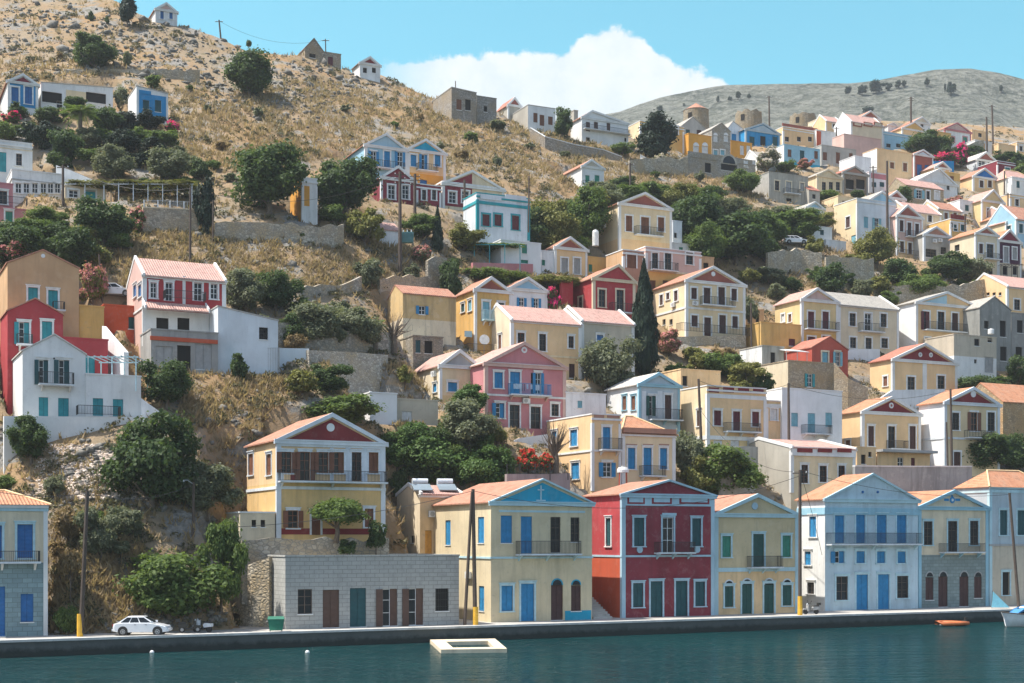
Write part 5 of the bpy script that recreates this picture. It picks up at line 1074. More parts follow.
T_ = tree
T_('large rounded dark bush alone on the rocky slope at the upper left', 'bush', 94, 69, 34, 46, 'dk', trunk=.05)
T_('dark pine standing against the sky at the upper left', 'pine_tree', 127, 27, -9, 24, 'cy', 'pine', .15)
T_('big dark spreading tree on the skyline left of the stone barn', 'pine_tree', 250, 98, 46, 56, 'dk', 'round', .12)
T_('tiny feathery tree on the skyline above the big dark tree', 'small_tree', 249, 50, 37, 6, 'dk', 'flat', .6)
T_('dark cypress bush on the upper left slope beside the rounded bush', 'bush', 91, 21, 11, 6, 'dk', trunk=.05)
T_('small dark shrub between pine and rounded bush', 'shrub', 107, 24, 16, 5, 'dk', trunk=.05)
T_('grey-green shrub right of the large rounded bush', 'shrub', 127, 67, 51, 10, 'ol', trunk=.05)
T_('round green shrub above the white box house', 'shrub', 153, 88, 75, 16, 'md', trunk=.05)
T_('green bush between the modern white house and the box house', 'bush', 121, 108, 86, 17, 'ol', trunk=.05)
T_('shrub against the front of the small blue-panelled house', 'shrub', 17, 118, 103, 20, 'dk', trunk=.05)
T_('thin dark conifer between the two upper-left white houses', 'cypress', 36, 115, 102, 5, 'cy', 'cone', .05)
T_('hedge bush in front of the modern white house', 'hedge', 50, 124, 106, 30, 'dk', trunk=.03)
T_('umbrella-topped tree shading the modern white house', 'tree', 74, 116, 93, 24, 'dk', 'flat', .5)
palm('date palm in the upper left garden below the modern white house', 80, 150, 94, 50, 40, 'md')
T_('dark bush right of the date palm', 'bush', 106, 136, 103, 34, 'dk', trunk=.05)
T_('dark clipped hedge in front of the box house, left part', 'hedge', 126, 134, 111, 28, 'cy', trunk=.03)
T_('dark clipped hedge in front of the box house, right part', 'hedge', 149, 131, 111, 28, 'cy', trunk=.03)
T_('rounded green clipped bush below the hedges', 'bush', 142, 142, 127, 18, 'md', trunk=.05)
T_('pale green clipped bush at the right end of the garden', 'bush', 165, 148, 128, 30, 'md', trunk=.05)
T_('magenta bougainvillea beside the small blue-panelled house', 'bougainvillea', 12, 124, 111, 18, 'md', 'loose', .05, bl='pk')
T_('magenta bougainvillea at the right corner of the box house', 'bougainvillea', 172, 136, 119, 15, 'md', 'loose', .05, bl='pk')
T_('bush at the left edge under the bougainvillea', 'bush', 8, 141, 120, 26, 'md', trunk=.05)
T_('dark green tree left of the palm trunk', 'tree', 66, 164, 124, 34, 'dk', trunk=.1)
T_('dark shrub mass under the clipped hedges', 'bush', 122, 154, 130, 42, 'cy', trunk=.05)
T_('dense dark bush behind the white house with turquoise shutter', 'bush', 38, 150, 122, 32, 'cy', trunk=.05)
T_('rounded olive-green bush above the kiosk', 'bush', 115, 180, 145, 42, 'ol', trunk=.05)
T_('wide olive-green bush right of the rounded bush above the kiosk', 'bush', 168, 182, 147, 46, 'ol', trunk=.05)
T_('low dark bush at the end of the garden terrace', 'bush', 200, 180, 158, 26, 'dk', trunk=.05)
T_('tall dark green tree in front of the stone terrace with sign', 'tree', 105, 246, 196, 56, 'dk', trunk=.06)
T_('pink oleander in front of the stone terrace', 'oleander', 137, 233, 205, 20, 'md', 'loose', .05, bl='ro')
T_('green bush below the pink house terrace', 'bush', 45, 228, 206, 40, 'md', trunk=.05)
T_('long dark hedge bush behind the tan house, left end', 'hedge', 18, 262, 222, 60, 'dk', trunk=.05)
T_('dark hedge bush behind the tan house, right end', 'hedge', 70, 274, 226, 58, 'dk', trunk=.05)
T_('faded pink bougainvillea at the left edge behind the tan house', 'bougainvillea', 10, 268, 238, 36, 'dk', 'loose', .05, bl='ro')
T_('green bush with pink blossom right of the tan house', 'bush', 92, 307, 262, 28, 'yg', 'loose', .05, bl='ro')
T_('big broad dark tree above the stone wall with blue fence', 'tree', 268, 214, 138, 78, 'dk', trunk=.14)
T_('dense dark tree left of the light blue house', 'tree', 345, 218, 152, 62, 'dk', trunk=.12)
T_('dark shrub column at the gap between the two stone walls', 'shrub', 206, 236, 176, 20, 'cy', trunk=.05)
T_('light green young tree by the white outbuilding', 'tree', 366, 247, 204, 38, 'yg', 'loose', .15)
T_('pale bush at the end of the blue fence', 'bush', 334, 224, 203, 32, 'md', trunk=.05)
T_('round dark green bush alone in the dry grass', 'bush', 370, 289, 255, 28, 'ol', trunk=.06)
T_('grey-green olive tree left in the olive grove', 'olive_tree', 246, 314, 268, 46, 'ol', trunk=.1)
T_('darker olive tree behind the left of the olive grove', 'olive_tree', 277, 312, 268, 46, 'dk', trunk=.1)
T_('broad olive tree in the middle of the grove', 'olive_tree', 315, 347, 298, 62, 'ol', trunk=.12)
T_('low olive tree at the right of the grove', 'olive_tree', 352, 346, 303, 52, 'ol', trunk=.12)
palm('green fan of palm fronds at the right of the olive grove', 375, 352, 312, 34, 26, 'md')
T_('brown dry bush beside the lean-to shed', 'bush', 294, 352, 331, 22, 'br2', trunk=.05)
T_('round dark tree below the grey store', 'tree', 168, 409, 357, 50, 'dk', trunk=.14)
T_('small conifer in front of the lean-to shed', 'small_tree', 239, 380, 353, 20, 'dk', 'pine', .1)
T_('huge dark bushy tree beside the rubble bank', 'tree', 152, 508, 412, 86, 'dk', trunk=.05, var=1)
T_('grey-green bushy tree right of the huge dark tree', 'tree', 206, 515, 462, 64, 'ol', trunk=.05)
T_('small leafy tree in front of the white garden wall', 'small_tree', 30, 463, 414, 46, 'dk', 'loose', .12)
T_('low bush at the left edge above the quay house', 'bush', 6, 492, 474, 26, 'md', trunk=.05)
T_('small grey bush on the rubble bank', 'bush', 54, 497, 474, 22, 'ol', trunk=.05)
T_('dark scrub tree on the dry bank behind the poles', 'scrub_tree', 100, 560, 505, 42, 'ol', 'loose', .1)
T_('brown scrub bush left of the tall pole', 'scrub_tree', 68, 545, 503, 34, 'br2', 'loose', .1)
T_('scrubby olive bush above the parked car', 'bush', 128, 540, 508, 36, 'ol', 'loose', .05)
T_('slim dry tree with a tuft of brown leaves by the quay house', 'small_tree', 71, 606, 536, 19, 'br2', 'flat', .75)
T_('dark green bush at the foot of the pole with yellow base', 'bush', 67, 636, 602, 26, 'md', trunk=.05)
T_('big fig tree spreading behind the parked white car', 'fig_tree', 172, 624, 548, 100, 'md', trunk=.06, var=2)
T_('tall leafy bush beside the grey warehouse', 'fig_tree', 222, 612, 508, 46, 'md', 'loose', .1)
T_('dark evergreen bush between fig tree and warehouse wall', 'bush', 232, 590, 540, 36, 'dk', trunk=.05)
T_('clipped rounded tree in front of the yellow mansion', 'tree', 336, 537, 486, 66, 'md', 'flat', .30, Y=224)
T_('dark creeper bush on the terrace wall of the yellow mansion', 'bush', 347, 556, 539, 20, 'dk', trunk=.05, Y=222)
T_('bush at the right corner of the yellow mansion', 'bush', 376, 552, 522, 20, 'dk', trunk=.05, Y=224.5)
T_('wide hedge behind the roof of the yellow mansion', 'hedge', 340, 428, 393, 80, 'md', trunk=.04)
T_('dark leafy tree on the dry terrace left of the low terrace wall', 'tree', 330, 394, 363, 44, 'dk', 'loose', .1)
T_('pale leafy bush above the yellow mansion', 'bush', 302, 398, 367, 36, 'yg', 'loose', .1)
T_('small round bush by the stone terrace wall', 'bush', 354, 371, 356, 14, 'ol', trunk=.05)
T_('thin green tree on the dry terrace', 'small_tree', 405, 388, 362, 18, 'yg', 'loose', .1)
T_('grey-green olive tree in front of the yellow cottage', 'olive_tree', 468, 452, 398, 62, 'ol', trunk=.1)
T_('bright tree growing in front of the blue cottage window', 'tree', 468, 420, 383, 42, 'br', 'loose', .2)
T_('green tree below the beige block', 'tree', 414, 462, 419, 46, 'br', trunk=.12)
T_('broad bright green tree above the solar heaters', 'tree', 440, 492, 433, 76, 'br', trunk=.10)
T_('rounded bright green tree right of the solar heaters', 'tree', 484, 494, 446, 56, 'br', trunk=.1)
T_('yellowish bush under the pink house balcony', 'bush', 497, 446, 421, 26, 'yg', 'loose', .05)
T_('dark bush in the corner below the pink house', 'bush', 402, 500, 467, 26, 'dk', trunk=.05)
T_('tall slender cypress in the middle of the village', 'cypress', 644, 374, 262, 31, 'cy', 'cone', .03)
T_('small slender cypress below the maroon house', 'cypress', 437.5, 252, 207, 12, 'cy', 'cone', .03)
T_('big olive tree left of the tall cypress', 'olive_tree', 609, 396, 334, 56, 'ol', trunk=.12)
T_('dark red-leaved bush right of the tall cypress', 'bush', 668, 356, 331, 28, 'br2', 'loose', .05, bl='ro')
T_('yellow-green tree right of the turquoise-trimmed house', 'tree', 552, 252, 194, 46, 'yg', trunk=.1)
T_('dark green tree behind the beige gabled house', 'tree', 585, 244, 188, 50, 'md', trunk=.1)
T_('slender leafy tree in front of the turquoise-trimmed house', 'small_tree', 503, 246, 204, 20, 'yg', 'loose', .15)
T_('round bush below the corner of the turquoise-trimmed house', 'bush', 484, 248, 228, 26, 'md', 'loose', .05)
T_('low dark tree behind the white cubic house', 'tree', 530, 252, 222, 34, 'dk', trunk=.1)
T_('olive-toned tree below the green-shuttered white house', 'tree', 604, 216, 184, 46, 'ol', trunk=.1)
T_('yellow-green tree above the white cubic house', 'tree', 556, 262, 226, 44, 'yg', trunk=.1)
T_('tree top peeping left of the big cream house', 'tree', 630, 206, 183, 42, 'md', trunk=.1)
T_('large round tree right of the big cream house', 'tree', 690, 246, 192, 56, 'dk', trunk=.1)
T_('broad dark tree above the beige terrace house', 'tree', 735, 264, 210, 74, 'dk', trunk=.08, var=3)
T_('dark tree behind the low brown block', 'tree', 706, 268, 222, 46, 'md', trunk=.1)
T_('leafy tree on the slope left of the white parked car', 'tree', 772, 246, 214, 40, 'md', trunk=.1)
T_('low round bush below the grey basement arch', 'bush', 742, 194, 168, 40, 'md', trunk=.05)
T_('dark tree with ragged top beside the blue-walled hill house', 'bush', 712, 202, 184, 26, 'dk', trunk=.05)
T_('big dark pine in front of the yellow-orange hill house', 'pine_tree', 657, 160, 114, 54, 'cy', 'pine', .12)
T_('dark green tree right of the white ridge house', 'tree', 562, 139, 106, 22, 'dk', trunk=.1)
T_('green bushes below the white two-storey ridge house', 'bush', 622, 156, 142, 24, 'md', trunk=.05)
T_('pale flowering bush beside the grey stone wall', 'oleander', 660, 168, 154, 18, 'ol', 'loose', .05, bl='wb')
T_('large white-flowering oleander left of the bright blue house', 'oleander', 768, 172, 146, 28, 'ol', 'loose', .05, bl='wb')
T_('pinkish shrub in front of the bright blue house', 'oleander', 805, 170, 158, 16, 'br2', 'loose', .05, bl='ro')
T_('low green bush line below the bright blue house', 'bush', 786, 172, 161, 22, 'md', trunk=.05)
T_('green bush in front of the cream three-window house', 'bush', 824, 203, 190, 28, 'md', trunk=.05)
T_('small bush below the brown stone house', 'bush', 858, 200, 190, 16, 'dk', trunk=.05)
T_('bush left of the low stone house with white windows', 'bush', 904, 206, 187, 20, 'dk', trunk=.05)
T_('big dark tree right of the light blue box house', 'tree', 926, 158, 129, 44, 'dk', trunk=.08)
T_('dark bush behind the blue garden wall', 'bush', 946, 165, 142, 26, 'dk', trunk=.05)
T_('vivid magenta bougainvillea over the blue garden wall', 'bougainvillea', 945, 168, 152, 26, 'md', 'loose', .05, bl='pk')
T_('deep magenta bougainvillea in front of the pink-outlined house', 'bougainvillea', 961, 168, 143, 18, 'dk', 'loose', .05, bl='pk')
T_('red bougainvillea on the wall of the big tan box house', 'bougainvillea', 893, 182, 165, 12, 'dk', 'loose', .05, bl='rd')
T_('dark shrub beside the red-gabled pale house', 'bush', 972, 160, 146, 20, 'dk', trunk=.05)
T_('green trees below the cream crest box house', 'bush', 1003, 162, 150, 22, 'dk', trunk=.05)
T_('round dark bush at the right edge below the crest', 'bush', 1018, 168, 154, 18, 'dk', trunk=.05)
T_('dark green shrub at the right edge beside the maroon house', 'bush', 1022, 182, 164, 20, 'md', trunk=.05)
T_('pinkish bush below the broad white roof', 'oleander', 955, 208, 196, 16, 'br2', 'loose', .05, bl='ro')
T_('wide green tree in front of the long pale house', 'tree', 876, 268, 228, 44, 'yg', trunk=.1)
T_('dark rounded tree below the pinkish two-storey house', 'tree', 897, 288, 257, 36, 'dk', trunk=.08)
T_('sunlit round tree above the grey-eaved beige house', 'tree', 922, 300, 271, 46, 'md', trunk=.06)
T_('dark green tree below the long cream house, left of a paler one', 'tree', 947, 282, 252, 44, 'dk', trunk=.08)
T_('grey-green tree below the long cream house, right of a darker one', 'olive_tree', 972, 286, 254, 34, 'ol', trunk=.1)
T_('dark bush on the stone terrace left of the wide green tree', 'bush', 833, 296, 262, 36, 'dk', trunk=.05)
T_('shrub above the low white garden building', 'bush', 790, 232, 208, 56, 'md', trunk=.05)
T_('round bush left of the white parked car', 'bush', 764, 262, 236, 30, 'dk', trunk=.05)
T_('small bush below the white parked car', 'bush', 814, 256, 236, 20, 'yg', trunk=.05)
T_('bush on the dry terrace below the white parked car', 'bush', 770, 286, 268, 36, 'ol', 'loose', .05)
T_('yellow-green bush below the dark rounded tree', 'bush', 880, 296, 276, 30, 'yg', 'loose', .05)
T_('tall feathery palm-like tree right of the beige terrace house', 'small_tree', 750, 340, 290, 18, 'ol', 'flat', .6)
T_('green shrubbery behind the red-panelled peach house, left', 'bush', 716, 376, 350, 36, 'md', 'loose', .05)
T_('yellow-green shrubbery behind the red-panelled peach house, middle', 'bush', 748, 390, 358, 42, 'yg', 'loose', .05)
T_('pale green shrubbery left of the rubble stone house', 'bush', 778, 392, 372, 30, 'yg', 'loose', .05)
T_('brownish shrub below the beige terrace house', 'bush', 722, 362, 345, 28, 'br2', 'loose', .05)
T_('wide dark bush in front of the beige and white block', 'bush', 980, 398, 374, 56, 'dk', trunk=.05)
T_('dark bush at the right edge below the grey ruin', 'bush', 1018, 388, 356, 28, 'dk', 'loose', .05)
T_('pale flowering shrub beside the house with two roundels', 'oleander', 966, 392, 378, 16, 'ol', 'loose', .05, bl='wb')
T_('broad dark tree in front of the blue-cornered house', 'tree', 985, 474, 432, 60, 'dk', trunk=.1)
T_('dark tree at the right edge above the orange hip roof', 'tree', 1018, 474, 430, 40, 'dk', trunk=.1)
T_('bush under the peach wing beside a utility pole', 'bush', 776, 450, 432, 22, 'dk', trunk=.05)
T_('dark bushy tree below the peach house with red panels', 'tree', 688, 482, 428, 34, 'ol', trunk=.08)
T_('wide bright green tree above the olive-yellow waterfront house', 'tree', 724, 500, 444, 76, 'md', trunk=.06)
T_('yellowish tree behind the crimson house', 'tree', 700, 496, 454, 36, 'yg', trunk=.08)
T_('small bush against the pale grey-blue house', 'bush', 660, 432, 414, 24, 'ol', trunk=.05)
T_('red-flowering shrub on the garden terrace', 'oleander', 528, 474, 448, 26, 'md', 'loose', .05, bl='rd')
T_('smaller red-flowering shrub beside the dead tree', 'oleander', 547, 472, 452, 16, 'md', 'loose', .05, bl='rd')
T_('potted fern-like plant by the light blue door of the low yellow house', 'shrub', 419, 552, 523, 9, 'md', 'loose', .3)
T_('leafy bush below the vine pergola in the centre', 'bush', 452, 300, 256, 26, 'dk', trunk=.05)
T_('yellow-green bush between cypress and pergola', 'bush', 465, 252, 224, 36, 'yg', trunk=.05)
T_('pink-flowering shrub right of the twin poles', 'oleander', 422, 266, 241, 22, 'ol', 'loose', .05, bl='ro')
T_('grey shrub under the pole transformer', 'bush', 412, 282, 262, 22, 'ol', 'loose', .05)
T_('green bush under the low maroon linking wing', 'bush', 424, 240, 212, 40, 'md', 'loose', .05)
T_('magenta bougainvillea above the red gabled house', 'bougainvillea', 553, 318, 283, 17, 'md', 'loose', .05, bl='pk')
T_('pink bougainvillea trained as a standard beside the pergola', 'bougainvillea', 511, 270, 242, 18, 'md', 'flat', .3, bl='pk')
T_('long green hedge below the pink terrace wall', 'hedge', 490, 288, 269, 62, 'md', 'vine', .05)
T_('green hedge over the red garden wall', 'hedge', 550, 290, 274, 44, 'yg', 'vine', .05)
# hillside bushes that nothing tells apart
for i, (px, yb, yt, w) in enumerate([(497,131,119,20),(472,142,131,16),(497,168,156,9),(462,160,150,14),(345,112,104,10),(395,128,120,9),(258,118,108,13),(222,150,141,14),(208,112,104,9),(190,92,84,10),(440,152,142,9),(410,200,190,12),(565,158,150,12),(655,178,170,10),(700,182,172,10),(60,60,52,9),(30,62,55,8),(215,170,160,16),(230,182,172,14),(420,122,114,9),(530,150,142,10),(300,240,228,10)]):
    T_('small scrubby bush dotted on the dry hillside', 'hill_bush', px, yb, yt, w, ('ol', 'md', 'ol', 'br2')[i % 4], 'loose', .05, group='scrubby bushes on the dry hillside')

# dense garden shrubs between the ones above
for i, (px, yb, yt, w) in enumerate([(30,136,122,24),(50,142,124,30),(88,150,128,34),(104,146,126,34),(128,148,130,36),(152,158,140,34),(176,160,146,26),(92,166,146,30),(60,172,150,26),(140,168,152,26),(190,172,156,26),(186,188,176,24),(144,190,178,26)]):
    T_('shrub in the dense terraced garden below the modern white house', 'garden_shrub', px, yb, yt, w, ('dk', 'cy', 'ol', 'md')[i % 4], 'loose', .05, group='shrubs of the upper left garden')
for i, (px, yb, yt, w) in enumerate([(34,244,216,44),(58,246,218,40),(84,246,224,34),(12,244,216,36),(120,250,232,30),(48,264,236,40),(96,266,244,30)]):
    T_('leafy shrub in the thicket behind the tan house', 'thicket_shrub', px, yb, yt, w, ('md', 'dk', 'yg', 'dk')[i % 4], 'round', .05, group='shrubs of the thicket behind the tan house')
for i, (px, yb, yt, w) in enumerate([(536,240,206,40),(566,236,200,36),(590,216,190,36),(572,262,232,36),(598,196,180,26),(626,192,176,34),(654,204,180,36),(676,214,184,40),(704,214,188,40),(726,222,196,44),(752,240,210,40),(700,236,206,40),(716,250,222,44),(756,258,228,40),(780,224,204,36),(808,222,204,34),(800,240,220,34),(826,228,212,28),(690,200,184,30)]):
    T_('tree of the green belt across the middle of the hillside', 'belt_tree', px, yb, yt, w, ('dk', 'md', 'yg', 'md', 'ol')[i % 5], 'round', .05, cat='tree', group='trees of the green belt in the middle of the hillside')
for i, (px, yb, yt, w) in enumerate([(398,470,440,36),(424,486,456,36),(456,474,440,40),(500,480,452,34),(414,440,420,30),(440,452,420,34),(486,458,432,30),(392,448,430,26)]):
    T_('green tree in the grove between the yellow mansion and the pink house', 'grove_tree', px, yb, yt, w, ('br', 'dk', 'md', 'br')[i % 4], 'round', .06, cat='tree', group='trees of the grove below the pink house')
for i, (px, yb, yt, w) in enumerate([(240,340,312,30),(262,344,314,34),(292,346,316,34),(334,348,318,34),(366,350,322,28),(300,318,296,30),(238,304,280,26),(340,322,300,24)]):
    T_('grey-leaved olive in the grove above the white garden wall', 'grove_olive', px, yb, yt, w, ('ol', 'ol', 'dk')[i % 3], 'loose', .08, cat='olive tree', group='olive trees above the white garden wall')
for i, (px, yb, yt, w) in enumerate([(120,558,536,24),(60,560,540,20),(96,530,512,24),(216,548,522,30),(236,556,530,30)]):
    T_('scrubby bush on the dry bank above the quay', 'bank_shrub', px, yb, yt, w, ('ol', 'br2', 'md', 'dk')[i % 4], 'loose', .05, group='scrubby bushes on the bank above the quay')
for i, (px, yb, yt, w) in enumerate([(842,288,268,28),(862,300,280,24),(890,306,290,22),(856,272,250,30),(910,292,270,28),(936,304,286,28),(964,298,278,24),(985,292,272,24),(792,292,276,26),(776,300,284,22),(816,282,266,22),(748,286,266,24)]):
    T_('bush on the stone terraces below the long pale house', 'terrace_shrub', px, yb, yt, w, ('dk', 'ol', 'md', 'yg')[i % 4], 'loose', .05, group='bushes on the stone terraces of the right slope')
for i, (px, yb, yt, w) in enumerate([(700,372,352,26),(732,380,354,30),(764,394,372,26),(692,362,344,24),(676,378,362,22),(758,372,352,22),(740,400,380,28)]):
    T_('shrub in the wild garden behind the peach house with red panels', 'garden_shrub', px, yb, yt, w, ('yg', 'md', 'dk')[i % 3], 'loose', .05, group='shrubs of the garden behind the peach house')
# trees on the far mountain
for i, (px, yb, yt, w) in enumerate([(660,101,96,8),(718,88,82,4),(730,87,83,5),(738,90,82,7),(749,84,79,5),(684,96,93,3),(848,85,77,9),(862,83,74,12),(876,83,71,17),(888,83,75,8),(898,84,76,7),(904,84,77,6),(927,73,65,7),(945,90,82,3),(951,92,80,12),(1001,76,69,5),(867,114,104,13),(612,118,114,4)]):
    Ys = 850.0 / gs(px)
    for k in range(60):
        v = at(px, yb, Ys); hh = MBVH.ray_cast(Vector((v.x, v.y, 900)), Vector((0, 0, -1)))
        if hh[0] is None or hh[0].z >= v.z - 1: Ys -= 8
        if hh[0] is not None and hh[0].z < v.z: break
    v = at(px, yb, Ys); hh = MBVH.ray_cast(Vector((v.x, v.y, 900)), Vector((0, 0, -1))); z = hh[0].z if hh[0] is not None else v.z
    b = Vector((v.x, v.y, z - .3)); Ys = b.y; h = (yb-yt)*Ys/F*1.2; wd = w*Ys/F
    root = empty('far_tree', b, i); tag(root, 'small dark tree on the distant grey mountain', 'tree', 'trees on the distant mountain')
    m = MB(); m.tube([(0, 0, -1), (0, 0, h*.5)], [.3, .2], 5); m.build('trunk', BARK, root)
    c = link('crown', crown_mesh('round', i % 4, 3 if w < 8 else 2, 'far'), root, (0, 0, h*.55)); c.scale = (wd/2, wd/2, h*.5)
# dead tree and vines
def dead_tree(label, px, yb, yt, wpx, Y=None):
    b = gp(px, yb, Y); h = (HC + (PY0-yt)*b.y/F) - b.z; w = wpx*b.y/F; root = empty('dead_tree', b); tag(root, label, 'tree')
    m = MB(); m.tube([(0, 0, -.4), (.05, 0, h*.3), (-.1, 0, h*.5)], [w*.10, w*.075, w*.05], 8); m.build('trunk', BARK, root)
    m = MB()
    for i in range(26):
        a = random.uniform(0, 6.28); z = h*random.uniform(.25, .5); q = w*random.uniform(.2, .5); e = Vector((math.cos(a)*q, math.sin(a)*q, h*random.uniform(.6, 1.0)))
        m.tube([(-.05, 0, z), Vector((-.05, 0, z)).lerp(e, .5) + Vector((0, 0, .2)), e], [w*.03, w*.018, .012], 5)
        for k in range(3):
            f2 = e + Vector((random.uniform(-.5, .5), random.uniform(-.5, .5), random.uniform(.1, .7))); m.tube([e.lerp(Vector((0, 0, z)), .3*k), f2], [.02, .008], 4)
    m.build('branches', BARK, root)
dead_tree('bare dead tree on the garden terrace', 556, 474, 422, 34)
dead_tree('bare grey tree beside the stone stairs', 394, 354, 314, 40)
# ------------------------------------------------------------ garden and retaining walls
def wall(label, pts, mat, n='stone_wall', cat='wall', th=.45, cop=None, Y=None):
    P = []
    for i, (px, yt, yb) in enumerate(pts):
        Yp = (Y[i] if isinstance(Y, (list, tuple)) else Y) or Ym(px, yb); b = at(px, yb, Yp); Yp = b.y; P.append((b, HC + (PY0-yt)*Yp/F))
    root = empty(n, P[0][0]); tag(root, label, cat); O = P[0][0]
    if mat in (ST, ST2, STD) and not cop:
        P2 = []
        for (a, za), (b, zb) in zip(P, P[1:]):
            k = max(1, int((b-a).length/1.1))
            for i in range(k): P2.append((a.lerp(b, i/k), za + (zb-za)*i/k + random.uniform(-.45, .12)))
        P = P2 + [P[-1]]
    m = MB(); C = MB()
    for (a, za), (b, zb) in zip(P, P[1:]):
        d = (b-a); d.z = 0; nn = Vector((-d.y, d.x, 0)).normalized()*th
        q = [a, b, b+nn, a+nn]; z = [za, zb, zb, za]
        m.hexa([Vector((p.x, p.y, min(a.z, b.z)-4)) - O for p in q] + [Vector((p.x, p.y, zz)) - O for p, zz in zip(q, z)])
        if cop:
            e = nn.normalized()*.06; q = [a-e, b-e, b+nn+e, a+nn+e]
            C.hexa([Vector((p.x, p.y, zz+.003)) - O for p, zz in zip(q, z)] + [Vector((p.x, p.y, zz+.14)) - O for p, zz in zip(q, z)])
    m.build('wall_body', mat, root)
    if cop: C.build('coping', plaster(cop), root)
    return root
ST = stone((.44,.39,.31), 1.4); ST2 = stone((.46,.39,.30), 1.5); STD = stone((.36,.33,.28), 1.3); W_ = plaster('white', .3); WG = plaster('gb', .9)
wsign = wall('tall rubble terrace wall carrying a faded white lettered patch', [(143,208,234),(170,209,234),(199,210.5,235)], ST2, cop='pal')
wall('long rubble wall under the blue fence', [(215,219.5,241),(265,221,243),(318,224,246),(344,224,244)], ST)
wall('white garden wall below the plain white gabled house', [(4,416,447),(75,416.5,447),(146,417,447)], plaster('wh', .2), 'garden_wall', Y=[240,243,246])
wall('white stair parapet climbing right of the white house', [(141,398,419),(149,404,424),(162,413,426)], W_, 'stair_parapet', 'wall', Y=[247,247,247])
wall('white stepped parapet climbing behind the roof terrace', [(102,326,345),(110,336,360),(124,352,378)], W_, 'stair_parapet', 'wall', Y=[267,264,258])
wall('white ramp wall above the kiosk', [(56,165,183),(75,172,184),(92,179.5,186)], W_, 'garden_wall', Y=[346,345,344])
wall('white garden wall right of the lean-to shed', [(279,348,373),(309,348.5,374)], plaster('wb', .2), 'garden_wall', Y=[270,271])
wall('low pale stone terrace wall across the dry slope', [(309,350,366),(350,352,362),(388,355,366)], stone((.46,.42,.36)), cop=None)
wall('mossy dark wall under the olive grove', [(262,322,348),(330,325,350),(392,333,352)], STD)
wall('broken stone wall by the fallen slab in the dry field', [(300,286,296),(335,284,294),(362,276,290)], STD)
wall('stone garden wall behind the peeling ochre wing', [(380,276,290),(410,274,290),(440,276,288)], ST)
wall('grey retaining wall below the twin poles', [(428,258,286),(442,255,287),(447,258,288)], STD)
wall('pink terrace wall under the vine pergola', [(473,262.5,271),(533,264,272.5)], plaster('pink', .3), 'terrace_wall')
wall('stone terrace wall in front of the yellow mansion', [(242,536,556),(300,537,556),(389,538,556)], STD, Y=[222.5,223.5,226])
wall('curved white parapet wall climbing to the white ridge house', [(530,128,141),(545,137,148),(575,145,155),(603,150,158),(622,157,163)], stone((.34,.30,.25)), 'ridge_wall', cop='wh')
wall('rubble field wall left of the grey basement', [(630,158,172),(660,157,173),(688,158,175)], ST)
wall('small white-capped wall in the dry field', [(640,155,163),(655,163,168)], W_, 'field_wall', cop='wh')
wall('ruined low wall in the dry field below the basement', [(694,187,194),(720,187.5,195),(738,191,196)], STD)
wall('rubble foundation terrace under the beige terrace house', [(671,337,353),(690,336.5,354),(746,335.5,350)], stone((.46,.40,.31)), 'terrace_wall', Y=[329,328,331.5])
wall('pale stone bank left of the white parked car', [(768,250,275),(800,248,270),(822,252,276)], ST)
wall('rubble terrace with a corner below the wide green tree', [(826,255,288),(848,256,290),(874,258,288)], ST)
wall('long crumbling terrace wall behind the pale half-turquoise house', [(868,284,300),(905,285,302),(960,284,303),(990,278,298)], ST, Y=[376,374,372,376])
wall('white low wall under the beige house with flat eaves', [(848,349,366),(880,349,366)], plaster('wb', .3), 'garden_wall', Y=[333,334])
wall('sloping stone stair wall right of the rubble stone house', [(834,362,395),(848,378,400),(868,388,402)], stone((.42,.35,.26), 2.2), 'stair_wall', Y=[304,302,301])
wall('white plastered terrace parapet below the house with two roundels', [(878,400,412),(893,390,408),(945,389,406)], plaster('wb', .4), 'garden_wall', Y=[308,308,309])
wall('mould-stained grey wall with white coping', [(855,466.5,489),(905,467,490),(972,467,490)], plaster((.34,.345,.335), 1.0), 'garden_wall', cop='wh', Y=[262,263,266])
wall('unpainted plaster wall left of the three red-panel house', [(722,448,492),(745,446,490),(758,447,488)], plaster('gb', .5), 'garden_wall', Y=[261,265,268])
wall('purple-grey garden terrace wall with iron fence', [(507,474,492),(548,474,492),(570,473,492)], plaster((.36,.30,.29), .7), 'garden_wall', Y=[249,251,252])
wall('white parapet of the garden terrace beside the pink house', [(505,444,456),(520,438,452),(548,434,450)], plaster('white', .3), 'garden_wall', Y=[268,268,268])
wall('red garden wall left of the red gabled house', [(561.5,279,318),(573,281,316)], plaster('red', .2), 'garden_wall', Y=[335,336])
wall('blue garden wall below the magenta bougainvillea', [(934,161,171),(954,161,172)], plaster('mblue', .3), 'garden_wall', Y=[516,516])
wall('grey stone terrace wall near the crest', [(964,145,160),(984,140,160)], ST, Y=[538,538])
wall('white L-shaped parapet around the roof terrace block', [(369,391,402),(384,400,413),(396,409,421)], W_, 'roof_parapet', 'wall', Y=[273,270.5,268])
wall('dry stone wall running below the rounded upper-left bush', [(64,69,74),(140,68,74),(200,70,81)], ST)
wall('rubble wall beside the grey warehouse', [(240,566,628),(252,559,628),(269,557,628)], ST, Y=[224,221.5,219.5])
